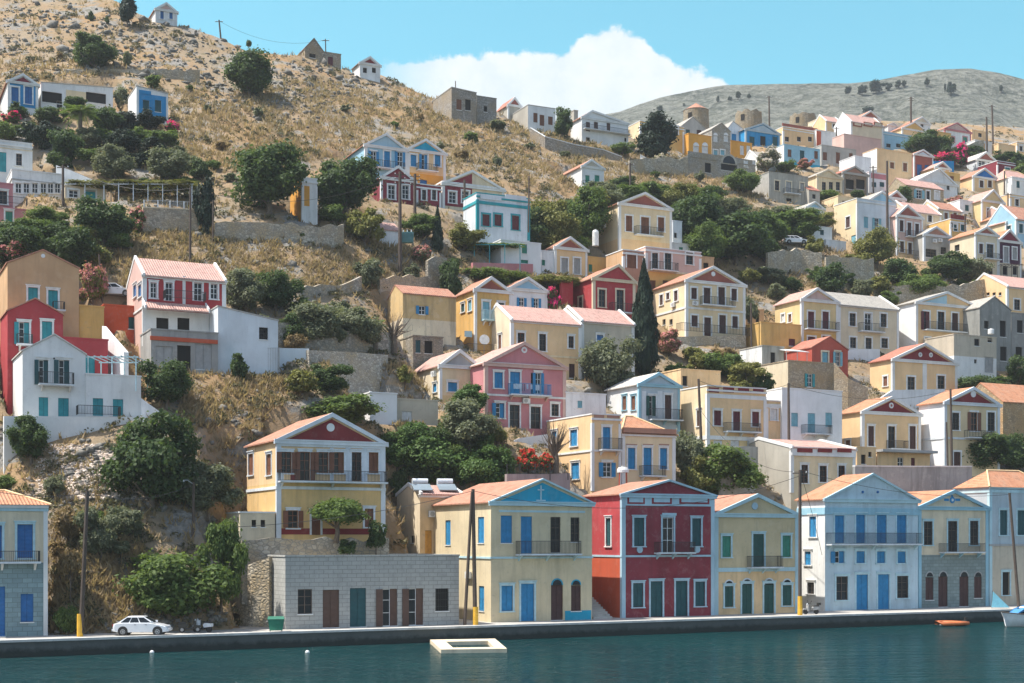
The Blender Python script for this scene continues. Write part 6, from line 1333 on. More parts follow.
# steps between the blue-pediment house and the crimson house
o = at(592, 619, (HC-QZ)*F/(619-PY0)/gs(592)); root = empty('stone_stairs', o, YAW); tag(root, 'stone steps climbing between the cream and crimson waterfront houses', 'stairs')
for i in range(9):
    m = MB(); m.box(.15, 2.1, i*.42, i*.42+1.6, i*.2-.6, i*.2+.2); m.build('step', plaster('conc', .6), root)
o = gp(403, 350); root = empty('stone_stairs', o, .2); tag(root, 'stone steps rising to the peeling ochre wing', 'stairs')
for i in range(12):
    m = MB(); m.box(-2.4+i*.35, -2.4+i*.35+.6, -.2, 1.2, -1.5, i*.25); m.build('step', ST, root)

# ------------------------------------------------------------ poles and cables
POLE = paint('wood', .8); TOPS = {}
def pole(label, key, px, yb, yt, r=.13, Y=None, px2=None, arms=0, n='utility_pole', yellow=False, lamp=None, cat='pole'):
    b = gp(px, yb, Y); zt = HC + (PY0-yt)*b.y/F; h = zt - b.z; lean = ((px2 or px)-px)*b.y/F
    root = empty(n, b); tag(root, label, cat); r *= 1.25; m = MB(); m.tube([(0, 0, -1), (lean, 0, h)], [r, r*.75], 8); m.build('shaft', POLE, root)
    for i in range(arms):
        m = MB(); z = h - .3 - i*.55; m.box(lean-.7, lean+.7, -.05, .05, z-.05, z+.05); a = m.build('crossarm', POLE, root)
        for x in (-.6, 0, .6):
            m = MB(); m.tube([(lean+x, 0, z+.05), (lean+x, 0, z+.2)], [.05, .04], 6); m.build('insulator', paint('wh', .3), a)
    if yellow:
        m = MB(); m.tube([(0, 0, -.1), (0, 0, 1.7)], [r+.05, r+.04], 10); m.build('base_sleeve', paint((.75,.42,.03), .6), root)
    if lamp:
        m = MB(); m.tube([(lean, 0, h-.2), (lean+lamp*.5, -.3, h+.15), (lean+lamp, -.5, h+.1)], .04, 6); a = m.build('lamp_arm', paint('gry', .4), root)
        m = MB(); m.hexa([(lean+lamp-.15,-.6,h),(lean+lamp+.25,-.6,h),(lean+lamp+.25,-.35,h),(lean+lamp-.15,-.35,h),(lean+lamp-.1,-.56,h+.14),(lean+lamp+.2,-.56,h+.14),(lean+lamp+.2,-.4,h+.14),(lean+lamp-.1,-.4,h+.14)]); m.build('lamp_head', paint('wh', .4), a)
    TOPS[key] = b + Vector((lean, 0, h-.15)); return root
Q = lambda px, dy: ((HC-QZ)*F/(qy(px)-PY0) + dy) / gs(px)
pole('tall quayside pole with yellow base in front of the dry bank', 'a', 80, 637, 491, .15, Q(80, 2.2), 87.5, 0, yellow=True)
pole('dark street lamp pole beside the huge dark tree', 'b', 193, 536, 482, .11, None, 193.5, 0, 'street_lamp', lamp=-.9, cat='street lamp')
pole('leaning brace pole of the pair in front of the blue-pediment house', 'c0', 464, 625, 492, .12, Q(464, 2.4), 472)
pole('upright quayside pole with yellow base in front of the blue-pediment house', 'c', 475.5, 627, 489, .15, Q(475, 2.0), 473, 0, yellow=True)
pole('quayside pole with yellow base left of the tall pale blue house', 'd', 800, 614, 470, .15, Q(800, 2.0), 800, 1, yellow=True)
pole('leaning quayside pole in front of the rightmost house', 'e', 1019, 600, 493, .14, Q(1019, 3), 1009.5, 0)
pole('thin dark pole behind the tree above the solar heaters', 'f', 427.5, 492, 428, .10, None, 427.5, 0)
pole('utility pole in front of the peach house with red panels', 'g', 702, 452, 379, .14, 272, 698.5, 0)
pole('utility pole left of the square white house', 'h', 789, 442, 383, .14, 277, 788.5, 0)
pole('utility pole at the corner of the blue-trimmed house', 'i', 952, 468, 389, .14, 277, 950.5, 0)
pole('short leaning stake beside the blue-trimmed corner pole', 'i2', 948, 468, 422, .10, 276.5, 946.5, 0)
pole('dark pole on the slope between kiosk and veranda', 'j', 63, 222, 165, .15, 330, 63, 1)
pole('slanting brace pole leaning beside the kiosk pole', 'j2', 74, 222, 200, .08, 329, 63, 0)
pole('dark pole beside the lettered terrace wall', 'k', 190, 263, 187, .12, None, 190.5, 0)
pole('slim dark pole at the gap between the stone walls', 'k2', 213, 243, 200, .09, None, 213, 0)
pole('left one of the twin poles holding the transformer', 'l', 400, 276, 172, .20, None, 400, 3)
pole('right one of the twin poles holding the transformer', 'm', 414.5, 276, 174, .20, 356, 415, 3)
pole('pole in front of the half maroon half white house', 'n', 465, 226, 180, .16, None, 464.5, 0)
pole('slim pole at the right corner of the turquoise-trimmed house', 'o', 528.5, 225, 176, .10, 348, 529, 0)
pole('crooked pole beside the tan house roof', 'p', 103, 300, 254, .10, None, 99, 0)
pole('pole in the dry grass above the big cream house', 'q', 630.5, 200, 163, .16, None, 630, 1)
pole('tall dark lamp post above the long pale house', 'r', 887.5, 240, 161, .20, 409, 887, 0)
pole('dark pole in front of the brown stone house', 's', 873.5, 198, 166, .14, 474, 873, 1)
pole('pole with crossarm on the crest above the light blue box', 't', 911, 134, 97, .22, 590, 911, 2)
pole('pole beside the middle windmill tower', 'u', 769.5, 124, 96, .18, 600, 769, 1)
pole('left one of two tall poles on the right crest', 'v', 987, 150, 117, .22, 545, 986.5, 0)
pole('right one of two tall poles on the right crest', 'w', 993, 140, 105, .22, 575, 992, 1)
pole('pole in front of the yellow house with bright blue pediment', 'x', 1004.5, 196, 171, .16, 484, 1004.5, 0)
pole('pole beside the yellow house with whitewashed roof', 'y', 1008, 214, 193, .14, 455, 1008, 1)
pole('slim pole in front of the white ridge house', 'z', 595, 141, 112, .14, 488, 595, 1)
pole('skyline pole on the upper left ridge', 'aa', 221.5, 40, 20, .14, 493, 219, 1)
pole('thin skyline pole beside the ridge barn', 'ab', 326, 62, 39, .10, 494, 325.5, 1)
pole('pole in front of the grey derelict house', 'ac', 781, 204, 177, .14, 462, 780, 0)
pole('pole in front of the red-panelled white house', 'ad', 836.5, 150, 127, .16, 535, 836.5, 1)
pole('short pole on the slope above the purple house', 'ae', 965, 238, 214, .14, 425, 965, 0)
pole('leaning pole right of the beige terrace house', 'af', 751.5, 356, 303, .12, 330, 751, 0)
pole('mast above the grey stone ridge ruin', 'ag', 455.5, 92, 81, .08, 478, 455.5, 0, 'mast', cat='mast')
def cable(label, a, b, sag=.8, r=.022):
    a, b = Vector(a), Vector(b); m = MB(); n = 22
    m.tube([a.lerp(b, t/n) - Vector((0, 0, sag*4*(t/n)*(1-t/n))) for t in range(n+1)], r, 5)
    o = m.build('power_cable', paint('dark', .6)); tag(o, label, 'cable')
cable('overhead cable sagging from the blue-pediment pole across the yellow mansion to the left', TOPS['c'], at(236, 527, 208), .5)
cable('overhead cable along the hip-roofed quay house to the yellow-based pole', TOPS['a'], at(-20, 488, 198), .4)
cable('overhead cable from the blue-pediment pole to the pale blue house pole', TOPS['c'], TOPS['d'] - Vector((0, 0, .4)), 2.2)
cable('dark overhead cable from the pale blue house pole to the rightmost leaning pole', TOPS['d'] + Vector((0, 0, .1)), TOPS['e'], 1.0)
cable('dark overhead cable rising from the pale blue house pole to the left', TOPS['d'], TOPS['g'] + Vector((0, 0, -3)), 2.0)
cable('overhead cable above the parked car from lamp pole to yellow-based pole', TOPS['b'], TOPS['a'], .8)
cable('overhead cable from the square white house pole towards the right', TOPS['h'], TOPS['i'], 1.4)
cable('overhead cable between the peach house pole and the square white house pole', TOPS['g'], TOPS['h'], 1.0)
cable('overhead cable from the kiosk pole to the lettered wall pole', TOPS['j'], TOPS['k'], 1.2)
cable('overhead cable from the lettered wall pole to the twin transformer poles', TOPS['k'], TOPS['l'], 2.4)
cable('overhead cable from the twin transformer poles to the maroon house pole', TOPS['m'], TOPS['n'], 1.0)
cable('upper skyline cable from the ridge pole to the barn pole', TOPS['aa'], TOPS['ab'], 2.0)
cable('crest cable between the windmill pole and the crest crossarm pole', TOPS['u'], TOPS['t'], 2.5)
cable('crest cable from the crossarm pole to the right crest poles', TOPS['t'], TOPS['w'], 2.5)
cable('hanging service cable from the pale blue house pole to that house', TOPS['d'], at(822, 555, 233), -.4)
# transformer
o = gp(407.5, 276); tz = HC + (PY0-238)*o.y/F; root = empty('transformer', (o.x, o.y-.1, tz)); tag(root, 'green transformer box hung between the twin poles', 'transformer')
m = MB(); m.box(-.75, .75, -.5, .3, -.65, .65); m.build('tank', paint((.10,.25,.24), .5), root)
for x in (-.5, 0, .5): m = MB(); m.tube([(x, -.1, .65), (x, -.1, 1.0)], [.09, .06], 8); m.build('bushing', paint('wh', .3), root)
m = MB()
for i in range(8): m.box(-.7+i*.2, -.66+i*.2, -.62, -.5, -.55, .5)
m.build('cooling_fins', paint((.08,.2,.2), .5), root)

# ------------------------------------------------------------ vehicles
def lathe_wheel(root, x, y, r, w, sg):
    m = MB(); m.disc((x, y, r), r, (0, sg, 0), w, 20); t = m.build('tyre', paint('dark', .8)); t.name = 'wheel'; t.parent = root
    m = MB(); m.disc((x, y+sg*(w+.001), r), r*.62, (0, sg, 0), .012, 16); 
    for k in range(5):
        a = k*1.2566; c = Vector((x+math.cos(a)*r*.36, y+sg*(w+.013), r+math.sin(a)*r*.36)); m.disc(c, r*.15, (0, sg, 0), .004, 8, 1)
    m.build('rim', [paint('gry', .3), paint('dark', .6)], t)
def car(label, loc, rz, colr, hatch=False, est=False):
    root = empty('parked_car', loc, rz); tag(root, label, 'car')
    prof = [(-2.02,.32),(-2.06,.60),(-2.0,.88),(-1.45,.95),(.72,.95),(1.45,.82),(1.95,.68),(2.05,.50),(2.03,.30),(1.65,.24),(-1.7,.24)]
    if hatch: prof[2:4] = [(-2.02,.92),(-1.8,.97)]
    sl = [(-.86,.93,.02),(-.80,.985,.0),(-.5,1,0),(.5,1,0),(.80,.985,0),(.86,.93,.02)]
    V = []; Fc = []; n = len(prof)
    for y, s, dz in sl: V += [(x*s, y, .6+(z-.6)*s) for x, z in prof]
    for k in range(len(sl)-1):
        for i in range(n): j = (i+1) % n; Fc.append((k*n+i, k*n+j, (k+1)*n+j, (k+1)*n+i))
    Fc += [tuple(range(n)), tuple(range((len(sl)-1)*n, len(sl)*n))]
    me = bpy.data.meshes.new('body'); me.from_pydata(V, [], Fc); pm = NT('car_paint'); pm.col(colr); pm.set(Roughness=.25, Metallic=.0); pm.b.inputs['Coat Weight'].default_value = .5; me.materials.append(pm.m); body = link('body', me, root)
    bx0, bx1, tx0, tx1 = (-1.72, 1.02, -1.02, .22) if not hatch else (-1.98, 1.0, -1.65, .2)
    B = [(bx0,-.74,.94),(bx1,-.74,.94),(bx1,.74,.94),(bx0,.74,.94)]; T = [(tx0,-.57,1.40),(tx1,-.57,1.40),(tx1,.57,1.40),(tx0,.57,1.40)]
    m = MB(); m.hexa([Vector(q) for q in B+T]); m.hexa([(tx0-.03,-.58,1.395),(tx1+.05,-.58,1.395),(tx1+.05,.58,1.395),(tx0-.03,.58,1.395),(tx0+.1,-.5,1.44),(tx1-.1,-.5,1.44),(tx1-.1,.5,1.44),(tx0+.1,.5,1.44)]); m.build('cabin', pm.m, root)
    def q(u, v, a, b, c, d): return a.lerp(b, u).lerp(d.lerp(c, u), v)
    for sg in (-1, 1):
        k = (0, 1, 1, 0) if sg < 0 else (3, 2, 2, 3)
        a, b, c, d = [Vector(B[k[0]]), Vector(B[k[1]]), Vector(T[k[2]]), Vector(T[k[3]])]; off = Vector((0, sg*.012, .004))
        for u0, u1 in ((.07, .30), (.33, .60), (.63, .93)):
            m = MB(); m.poly([q(u0,.08,a,b,c,d)+off, q(u1,.08,a,b,c,d)+off, q(u1,.88,a,b,c,d)+off, q(u0,.88,a,b,c,d)+off]); m.build('side_window', glass(), root)
        for u in (-.45, .35): m = MB(); m.box(u, u+.16, sg*.865-.01, sg*.865+.012, .80, .83); m.build('handle', paint('dark', .4), root)
        m = MB(); m.box(.80, .98, sg*.80-.08, sg*.80+.12*sg+.02, .95, 1.08); m.build('mirror', pm.m, root)
    for nm, (i, j), sx in (('windscreen', (1, 2), 1), ('rear_window', (0, 3), -1)):
        a, b, c, d = Vector(B[i]), Vector(B[j]), Vector(T[j]), Vector(T[i]); off = Vector((sx*.012, 0, .008)); m = MB(); m.poly([q(.08,.1,a,b,c,d)+off, q(.92,.1,a,b,c,d)+off, q(.92,.9,a,b,c,d)+off, q(.08,.9,a,b,c,d)+off]); m.build(nm, glass(), root)
    for y in (-.62, .62):
        m = MB(); m.hexa([(1.86,y-.19,.60),(2.0,y-.19,.58),(2.0,y+.19,.58),(1.86,y+.19,.60),(1.80,y-.19,.73),(1.93,y-.19,.70),(1.93,y+.19,.70),(1.80,y+.19,.73)]); m.build('headlight', paint('wb', .1), root)
        m = MB(); m.box(-2.07, -2.0, y-.17, y+.17, .68, .86); m.build('tail_light', paint('red', .2), root)
    for x0, x1 in ((2.0, 2.09), (-2.11, -2.02)): m = MB(); m.box(x0, x1, -.78, .78, .33, .50); m.build('bumper', pm.m, root)
    for x in (-1.28, 1.28):
        for sg in (-1, 1):
            m = MB(); m.disc((x, sg*.85, .34), .37, (0, sg, 0), .018, 20); m.build('wheel_arch', paint('dark', .9), root); lathe_wheel(root, x, sg*.70, .30, .185, sg)
    return root
q = at(142.5, 635.0, (HC-QZ)*F/(635.0-PY0)/gs(142.5)); q.z = QZ+.004
car('white parked saloon car on the quay below the fig tree', q, math.radians(3), (.78,.79,.80))
v = gp(115, 297); car('silver hatchback parked beside the orange-plastered ruin', (v.x, v.y, v.z), math.radians(4), (.50,.52,.54), True)
v = gp(795, 245); FOOT.append((v.x-2.5, v.y-1, 0, 5, 2, v.z)); car('white car parked on the terrace beside the long pale house', (v.x, v.y, v.z+.1), math.radians(6), (.8,.8,.8), True)
def scooter(label, px, col1, col2, rz, yb):
    Yq = (HC-QZ)*F/(yb-PY0)/gs(px); v = at(px, yb, Yq); root = empty('motor_scooter', (v.x, v.y, QZ+.004), rz); tag(root, label, 'scooter')
    for x in (-.58, .60):
        m = MB(); m.disc((x, -.06, .25), .25, (0, 1, 0), .12, 18); t = m.build('wheel', paint('dark', .8), root); m = MB(); m.disc((x, -.075, .25), .13, (0, -1, 0), .01, 12); m.build('rim', paint('gry', .3), t)
    P = paint(col1, .25)
    m = MB(); m.prism([(-.85,-.16,.45),(-.2,-.16,.38),(-.12,-.16,.62),(-.3,-.16,.74),(-.88,-.16,.70)], (0,.32,0)); m.build('body', P, root)
    m = MB(); m.box(-.25, .35, -.17, .17, .27, .36); m.build('footboard', paint(col2, .5), root)
    m = MB(); m.prism([(.30,-.19,.30),(.46,-.19,.30),(.42,-.19,.92),(.30,-.19,.95)], (0,.38,0)); m.build('leg_shield', P, root)
    m = MB(); m.prism([(.38,-.08,.42),(.90,-.08,.44),(.80,-.08,.56),(.40,-.08,.60)], (0,.16,0)); m.build('front_mudguard', P, root)
    m = MB(); m.prism([(-.86,-.14,.72),(-.22,-.14,.75),(-.28,-.14,.84),(-.8,-.14,.86)], (0,.28,0)); m.build('seat', paint('dark', .6), root)
    m = MB(); m.tube([(.34,0,.9),(.26,0,1.05)], .04, 6); m.tube([(.22,-.33,1.07),(.27,0,1.05),(.22,.33,1.07)], .022, 6); m.build('handlebar', paint('dark', .4), root)
    m = MB(); m.disc((.40,0,.98), .09, (1,0,-.1), .06, 12); m.build('headlight', paint('wb', .1), root)
    m = MB(); m.box(-1.02, -.72, -.16, .16, .86, 1.1); m.build('top_box', paint(col2, .4), root)
    for sg in (-1, 1):
        m = MB(); m.tube([(.22,sg*.28,1.07),(.2,sg*.34,1.24)], .012, 5); m.disc((.19,sg*.36,1.26), .06, (-1,0,0), .02, 10); m.build('mirror', paint('dark', .3), root)
scooter('black scooter parked beside the white car on the quay', 189.5, 'dark', 'dark', math.radians(20), 632.8)
scooter('silver-grey scooter parked beside the black scooter', 202.5, 'wb', 'dark', math.radians(160), 632.3)
scooter('grey scooter parked at the corner of the tall pale blue house', 811, 'gry', 'dark', math.radians(200), 614.2)
# bin
q = at(276, 632, (HC-QZ)*F/(632-PY0)/gs(276)); root = empty('rubbish_container', (q.x, q.y, QZ+.004), math.radians(10)); tag(root, 'green wheeled rubbish container beside the grey warehouse', 'container')
m = MB(); m.hexa([(-.5,-.38,.14),(.5,-.38,.14),(.5,.38,.14),(-.5,.38,.14),(-.62,-.48,1.02),(.62,-.48,1.02),(.62,.48,1.02),(-.62,.48,1.02)]); m.build('body', paint((.02,.20,.12), .5), root)
m = MB(); m.hexa([(-.66,-.52,1.02),(.66,-.52,1.02),(.66,.52,1.02),(-.66,.52,1.02),(-.6,-.3,1.17),(.6,-.3,1.17),(.6,.45,1.2),(-.6,.45,1.2)]); m.build('lid', paint((.015,.15,.09), .5), root)
for x in (-.45, .45):
    for y in (-.3, .3): m = MB(); m.disc((x-.03, y, .09), .09, (1,0,0), .06, 10); m.build('wheel', paint('dark'), root)
for sg in (-1, 1): m = MB(); m.tube([(sg*.63,-.3,.85),(sg*.72,-.2,.85),(sg*.72,.2,.85),(sg*.63,.3,.85)], .02, 5); m.build('handle', paint('gry', .4), root)
# ------------------------------------------------------------ on the water
z = .30; cor = lambda px, py: at(px, py, (HC-z)*F/(py-PY0)/gs(px))
root = empty('floating_dock', cor(468, 644)); O = Vector(root.location); tag(root, 'pale rectangular floating dock frame moored off the quay', 'floating dock')
ou = [cor(430,639.6), cor(495,638.6), cor(507,648.6), cor(441,649.4)]; inn = [cor(446,641.6), cor(488,640.8), cor(494,647), cor(453,647.6)]
for i in range(4):
    j = (i+1) % 4; a = [ou[i], ou[j], inn[j], inn[i]]; m = MB(); dn = Vector((0, 0, -.42)); m.hexa([p-O+dn for p in a] + [p-O for p in a]); m.build('float_section', plaster('pal', .6), root)
m = MB(); a = [p + Vector((0,0,-.5)) for p in inn]; m.poly([p-O for p in a]); m.build('well_floor', paint((.01,.025,.03), .3), root)
for px, py, lb in ((152,653,'small pale buoy floating below the parked white car'),(307.5,653,'small white buoy floating below the grey warehouse')):
    v = at(px, py, HC*F/(py-PY0)/gs(px)); root = empty('mooring_buoy', (v.x, v.y, 0)); tag(root, lb, 'buoy')
    bmm = bmesh.new(); bmesh.ops.create_uvsphere(bmm, u_segments=14, v_segments=10, radius=.17); me = bpy.data.meshes.new('float'); bmm.to_mesh(me); bmm.free(); me.materials.append(paint('wh', .4)); me.shade_smooth(); link('float', me, root, (0, 0, .04))
    m = MB(); m.tube([(0,0,.3),(0,0,.42)], .03, 6); m.build('ring', paint('dark'), root)
def loft(secs, name, mats, parent, loc=(0,0,0), smooth=True, caps=True):
    V = []; Fc = []; n = len(secs[0])
    for s_ in secs: V += [tuple(p) for p in s_]
    for k in range(len(secs)-1):
        for i in range(n-1): Fc.append((k*n+i, k*n+i+1, (k+1)*n+i+1, (k+1)*n+i))
    if caps: Fc += [tuple(range(n)), tuple(range((len(secs)-1)*n, len(secs)*n))[::-1]]
    me = bpy.data.meshes.new(name); me.from_pydata(V, [], Fc); me.materials.append(mats)
    if smooth: me.shade_smooth()
    return link(name, me, parent, loc)
v = at(1001, 626, HC*F/(626-PY0)/gs(1001)); root = empty('moored_boat', (v.x, v.y-1.0, 0), math.radians(12)); tag(root, 'white moored boat with a pale blue cover at the right end of the quay', 'boat')
secs = []
for t in np.linspace(0, 1, 14):
    hw = 1.25*math.sin(min(1, t*1.9+.02)*math.pi/2)**.8; sh = 1.25 - .45*t + .15*(1-t)**3; x = t*7 - (0); kz = -.3 + .3*(1-t)**4
    secs.append([(x-.35*(1-t), -hw, sh), (x-.1*(1-t), -hw*.95, sh*.62), (x+.1*(1-t), -hw*.7, .05), (x+.3*(1-t), 0, kz), (x+.1*(1-t), hw*.7, .05), (x-.1*(1-t), hw*.95, sh*.62), (x-.35*(1-t), hw, sh)])
loft(secs, 'hull', paint('white', .3), root)
for sg in (0, 1):
    m = MB(); m.tube([Vector(s_[0 if sg == 0 else -1]) + Vector((0,0,.02)) for s_ in secs], .05, 6); m.build('gunwale', paint('wood', .5), root)
m = MB(); m.poly([Vector(s_[0])+Vector((.05,.08,-.08)) for s_ in secs] + [Vector(s_[-1])+Vector((.05,-.08,-.08)) for s_ in secs[::-1]]); m.build('deck', paint('pal', .6), root)
m = MB(); m.hexa([(1.6,-.9,.9),(5,-.95,.8),(5,.95,.8),(1.6,.9,.9),(2.0,-.6,1.9),(5,-.8,1.9),(5,.8,1.9),(2.0,.6,1.9)]); cb = m.build('cabin', paint('white', .35), root)
m = MB(); m.hexa([(1.65,-.7,1.3),(1.75,-.7,1.7),(1.75,.7,1.7),(1.65,.7,1.3),(1.70,-.7,1.28),(1.82,-.62,1.75),(1.82,.62,1.75),(1.70,.7,1.28)]); m.build('windscreen', glass(), cb)
m = MB(); m.prism([(.9,-.75,1.2),(1.5,-.85,1.6),(3,-.85,2.05),(3,.85,2.05),(1.5,.85,1.6),(.9,.75,1.2)], (0,0,.1)); m.build('cover', paint((.05,.22,.45), .8), root)
v = at(990, 607, 241); root = empty('tarpaulin', (v.x, v.y-.6, QZ)); tag(root, 'light blue triangular tarpaulin beside the moored boat', 'tarpaulin')
m = MB(); m.prism([(0,0,.1),(1.75,-.3,.1),(.15,0,1.75)], (.1,.5,0)); m.build('sheet', paint((.16,.45,.58), .7), root)
m = MB(); m.tube([(.05,.2,-.2),(.12,.2,1.85)], .03, 6); m.build('post', POLE, root)
v = at(952, 626, HC*F/(626-PY0)/gs(952)); root = empty('dinghy', (v.x, v.y, 0), math.radians(14)); tag(root, 'small orange inflatable dinghy afloat beside the quay wall', 'dinghy')
m = MB()
m.tube([(1.5,.55,.28),(.3,.62,.28),(-1.2,.5,.30),(-1.75,0,.36),(-1.2,-.5,.30),(.3,-.62,.28),(1.5,-.55,.28)], [.16,.22,.23,.2,.23,.22,.16], 10); m.build('tube', paint((.62,.17,.05), .5), root, smooth=True)
m = MB(); m.box(-1.3, 1.3, -.5, .5, .1, .16); m.build('floor', paint('gry'), root); m = MB(); m.box(1.28, 1.36, -.45, .45, .08, .5); m.build('transom', paint('wood'), root)
m = MB(); m.box(.2, .45, -.5, .5, .36, .40); m.build('seat', paint('wood'), root); m = MB(); m.box(1.38, 1.62, -.13, .13, .3, .85); m.tube([(1.5,0,.3),(1.52,0,-.3)], .05, 6); m.build('outboard_motor', paint('dark', .4), root)
# ------------------------------------------------------------ roof and garden things
def solar(label, px, py, Yq, s=1.0):
    v = at(px, py, Yq); root = empty('solar_water_heater', v, YAW*.6); tag(root, label, 'solar heater')
    m = MB(); m.hexa([(-.9*s,-.9*s,0),(.9*s,-.9*s,0),(.9*s,.5*s,.62*s),(-.9*s,.5*s,.62*s),(-.9*s,-.94*s,.09),(.9*s,-.94*s,.09),(.9*s,.46*s,.71*s),(-.9*s,.46*s,.71*s)]); g = NT('solar_glass'); g.col((.22,.27,.31)); g.set(Roughness=.08); m.build('panel', g.m, root)
    m = MB(); m.tube([(-.75*s,.75*s,.95*s),(.75*s,.75*s,.95*s)], .28*s, 14); m.build('tank', paint('wb', .3), root)
    for x in (-.7*s, .7*s): m = MB(); m.tube([(x,.7*s,-.5),(x,.75*s,.75*s)], .03, 5); m.tube([(x,.7*s,-.4),(x,.5*s,.6*s)], .03, 5); m.build('stand', paint('gry', .4), root)
solar('left solar water heater on the low yellow house roof', 421.5, 491, 248); solar('right solar water heater on the low yellow house roof', 446.5, 491, 249.5)
def tank(label, px, yb, yt, wpx, Yq, leg=.0):
    v = at(px, yb, Yq); Yq = v.y; h = (yb-yt)*Yq/F; r = wpx/2*Yq/F; root = empty('water_tank', v); tag(root, label, 'water tank')
    m = MB(); m.tube([(0,0,h*leg),(0,0,h*.85),(0,0,h*.97),(0,0,h)], [r,r,r*.8,r*.3], 14); m.build('tank', paint('wh', .5), root); m = MB(); m.tube([(0,0,h),(0,0,h+.12)], r*.28, 10); m.build('cap', paint('gry'), root)
    if leg:
        for a in range(4): x, y = math.cos(a*1.57+.8)*r*.8, math.sin(a*1.57+.8)*r*.8; m = MB(); m.tube([(x*1.1,y*1.1,0),(x,y,h*leg)], .05, 5); m.build('leg', paint('orr', .7), root)
tank('white water tank on red legs behind the crimson house roof', 623, 487, 467, 12, 252, .72); tank('white water tank beside the big cream house', 595.5, 246, 230, 6.5, 363); tank('white roof tank on the beige block with white lower half', 991, 334, 329, 6, 328)
v = at(484, 346, 306); root = empty('satellite_dish', v); tag(root, 'round white satellite dish between the yellow house and the long cream house', 'satellite dish')
m = MB(); m.tube([(0,0,-1),(0,0,.5)], .04, 6); m.build('mast', paint('gry'), root); m = MB(); m.tube([(0,-.05,.7),(.02,-.12,.7),(.06,-.3,.72)], [.15,.45,.62], 16, cap=True); m.build('reflector', paint('wh', .4), root)
# pergolas
def pergola(label, x0, x1, yb, yt, col_, depth=3.0, vine='yg', nx=4, Y=None):
    a = gp(x0, yb, Y); Yq = a.y; b = at(x1, yb, Yq / gs(x1)); h = (yb-yt)*Yq/F; w = b.x - a.x; z0 = HC + (PY0-yb)*Yq/F; root = empty('pergola', (a.x, a.y, z0)); tag(root, label, 'pergola')
    for i in range(nx):
        for y in (0, depth): x = w*i/(nx-1); m = MB(); m.box(x-.05, x+.05, y-.05, y+.05, -1.5, h); m.build('post', paint(col_, .5), root)
    m = MB()
    for y in (0, depth): m.box(-.2, w+.2, y-.04, y+.04, h, h+.1)
    for i in range(int(w/.6)+1): m.box(i*.6-.03, i*.6+.03, -.2, depth+.2, h+.1, h+.17)
    m.build('beams', paint(col_, .5), root)
    if vine:
        c = link('vine', crown_mesh('vine', nx % 4, 1, vine), root, (w/2, depth/2, h+.25)); c.scale = (w/2+.3, depth/2+.3, .75)
    return root
pergola('long vine-covered pergola over the terrace above the lettered wall', 104, 192, 206, 184.5, 'wb', 4, 'yg', 7, 336)
pergola('vine over the cream kiosk roof', 66, 104, 202, 184.5, 'wb', 3, 'yg', 3, 337)
pergola('teal-posted vine pergola in front of the white cubic house', 459, 520, 263, 245, 'teal', 4, 'md', 5, 348)
pergola('turquoise pergola frame on the roof terrace of the white house', 88, 136, 374.5, 357.5, 't' if False else 'lt', 4, None, 3, 248)
pergola('dark timber porch pergola of the purple house', 1001, 1022, 277, 265, 'wood', 2.2, None, 3, 400)
# fences
def fence(label, pts, h, col_, Y=None, solid=False):
    P = [at(px, py, (Y or Ym(px, py))) for px, py in pts]; root = empty('fence', P[0]); tag(root, label, 'fence'); O = P[0]
    for p in P: m = MB(); q = p-O; m.box(q.x-.05, q.x+.05, q.y-.05, q.y+.05, q.z-.6, q.z+h+.05); m.build('post', paint(col_, .6), root)
    m = MB()
    for a, b in zip(P, P[1:]):
        a = a-O; b = b-O
        if solid:
            m.hexa([a+Vector((0,-.02,.05)), b+Vector((0,-.02,.05)), b+Vector((0,.02,.05)), a+Vector((0,.02,.05)), a+Vector((0,-.02,h)), b+Vector((0,-.02,h)), b+Vector((0,.02,h)), a+Vector((0,.02,h))])
        else:
            n = int((b-a).length/.22)
            for i in range(n): q = a.lerp(b, (i+.5)/n); m.box(q.x-.012, q.x+.012, q.y-.012, q.y+.012, q.z+.05, q.z+h)
            for z in (.1, h): m.tube([a+Vector((0,0,z)), b+Vector((0,0,z))], .02, 4)
    m.build('panel' if solid else 'rails', paint(col_, .6), root)
fence('blue netting fence along the top of the long rubble wall', [(217,220.5),(240,221),(265,222),(290,223.5),(312,225)], 1.0, (.04,.12,.22), Y=334, solid=True)
fence('pale railing with white posts above the lettered wall', [(144,208.5),(158,208.8),(170,209.3),(184,210),(197,210.5)], 1.0, 'wb', Y=328.5)
fence('iron fence on the purple-grey garden terrace wall', [(507,474.5),(520,474.4),(535,474.4),(550,474.2),(568,473.8)], 1.0, 'dark', Y=250.5)
fence('thin wire fence around the lean-to shed', [(219,374),(250,374.5),(279,374)], 2.6, 'gry', Y=266)
# sign patch on the wall: weathered pale paint with illegible strokes
a = at(164.5, 221.5, 326.8); root = empty('painted_sign', (a.x, a.y-.15, a.z)); tag(root, 'faded white and pale blue painted lettering panel on the rubble terrace wall', 'sign')
m = MB(); m.box(0, 2.15, 0, .04, .0, .98); m.build('board', plaster((.52,.60,.66), .8), root)
m = MB()
for r_, z in ((7, .56), (6, .12)):
    for i in range(r_):
        x = .12 + i*(1.9/r_); m.box(x, x+.05, -.012, -.002, z, z+.3)
        if i % 3 != 1: m.box(x+.052, x+.17, -.012, -.002, z+(.25 if i % 2 else .0), z+(.3 if i % 2 else .05))
m.build('lettering', paint((.26,.36,.46), .8), root)
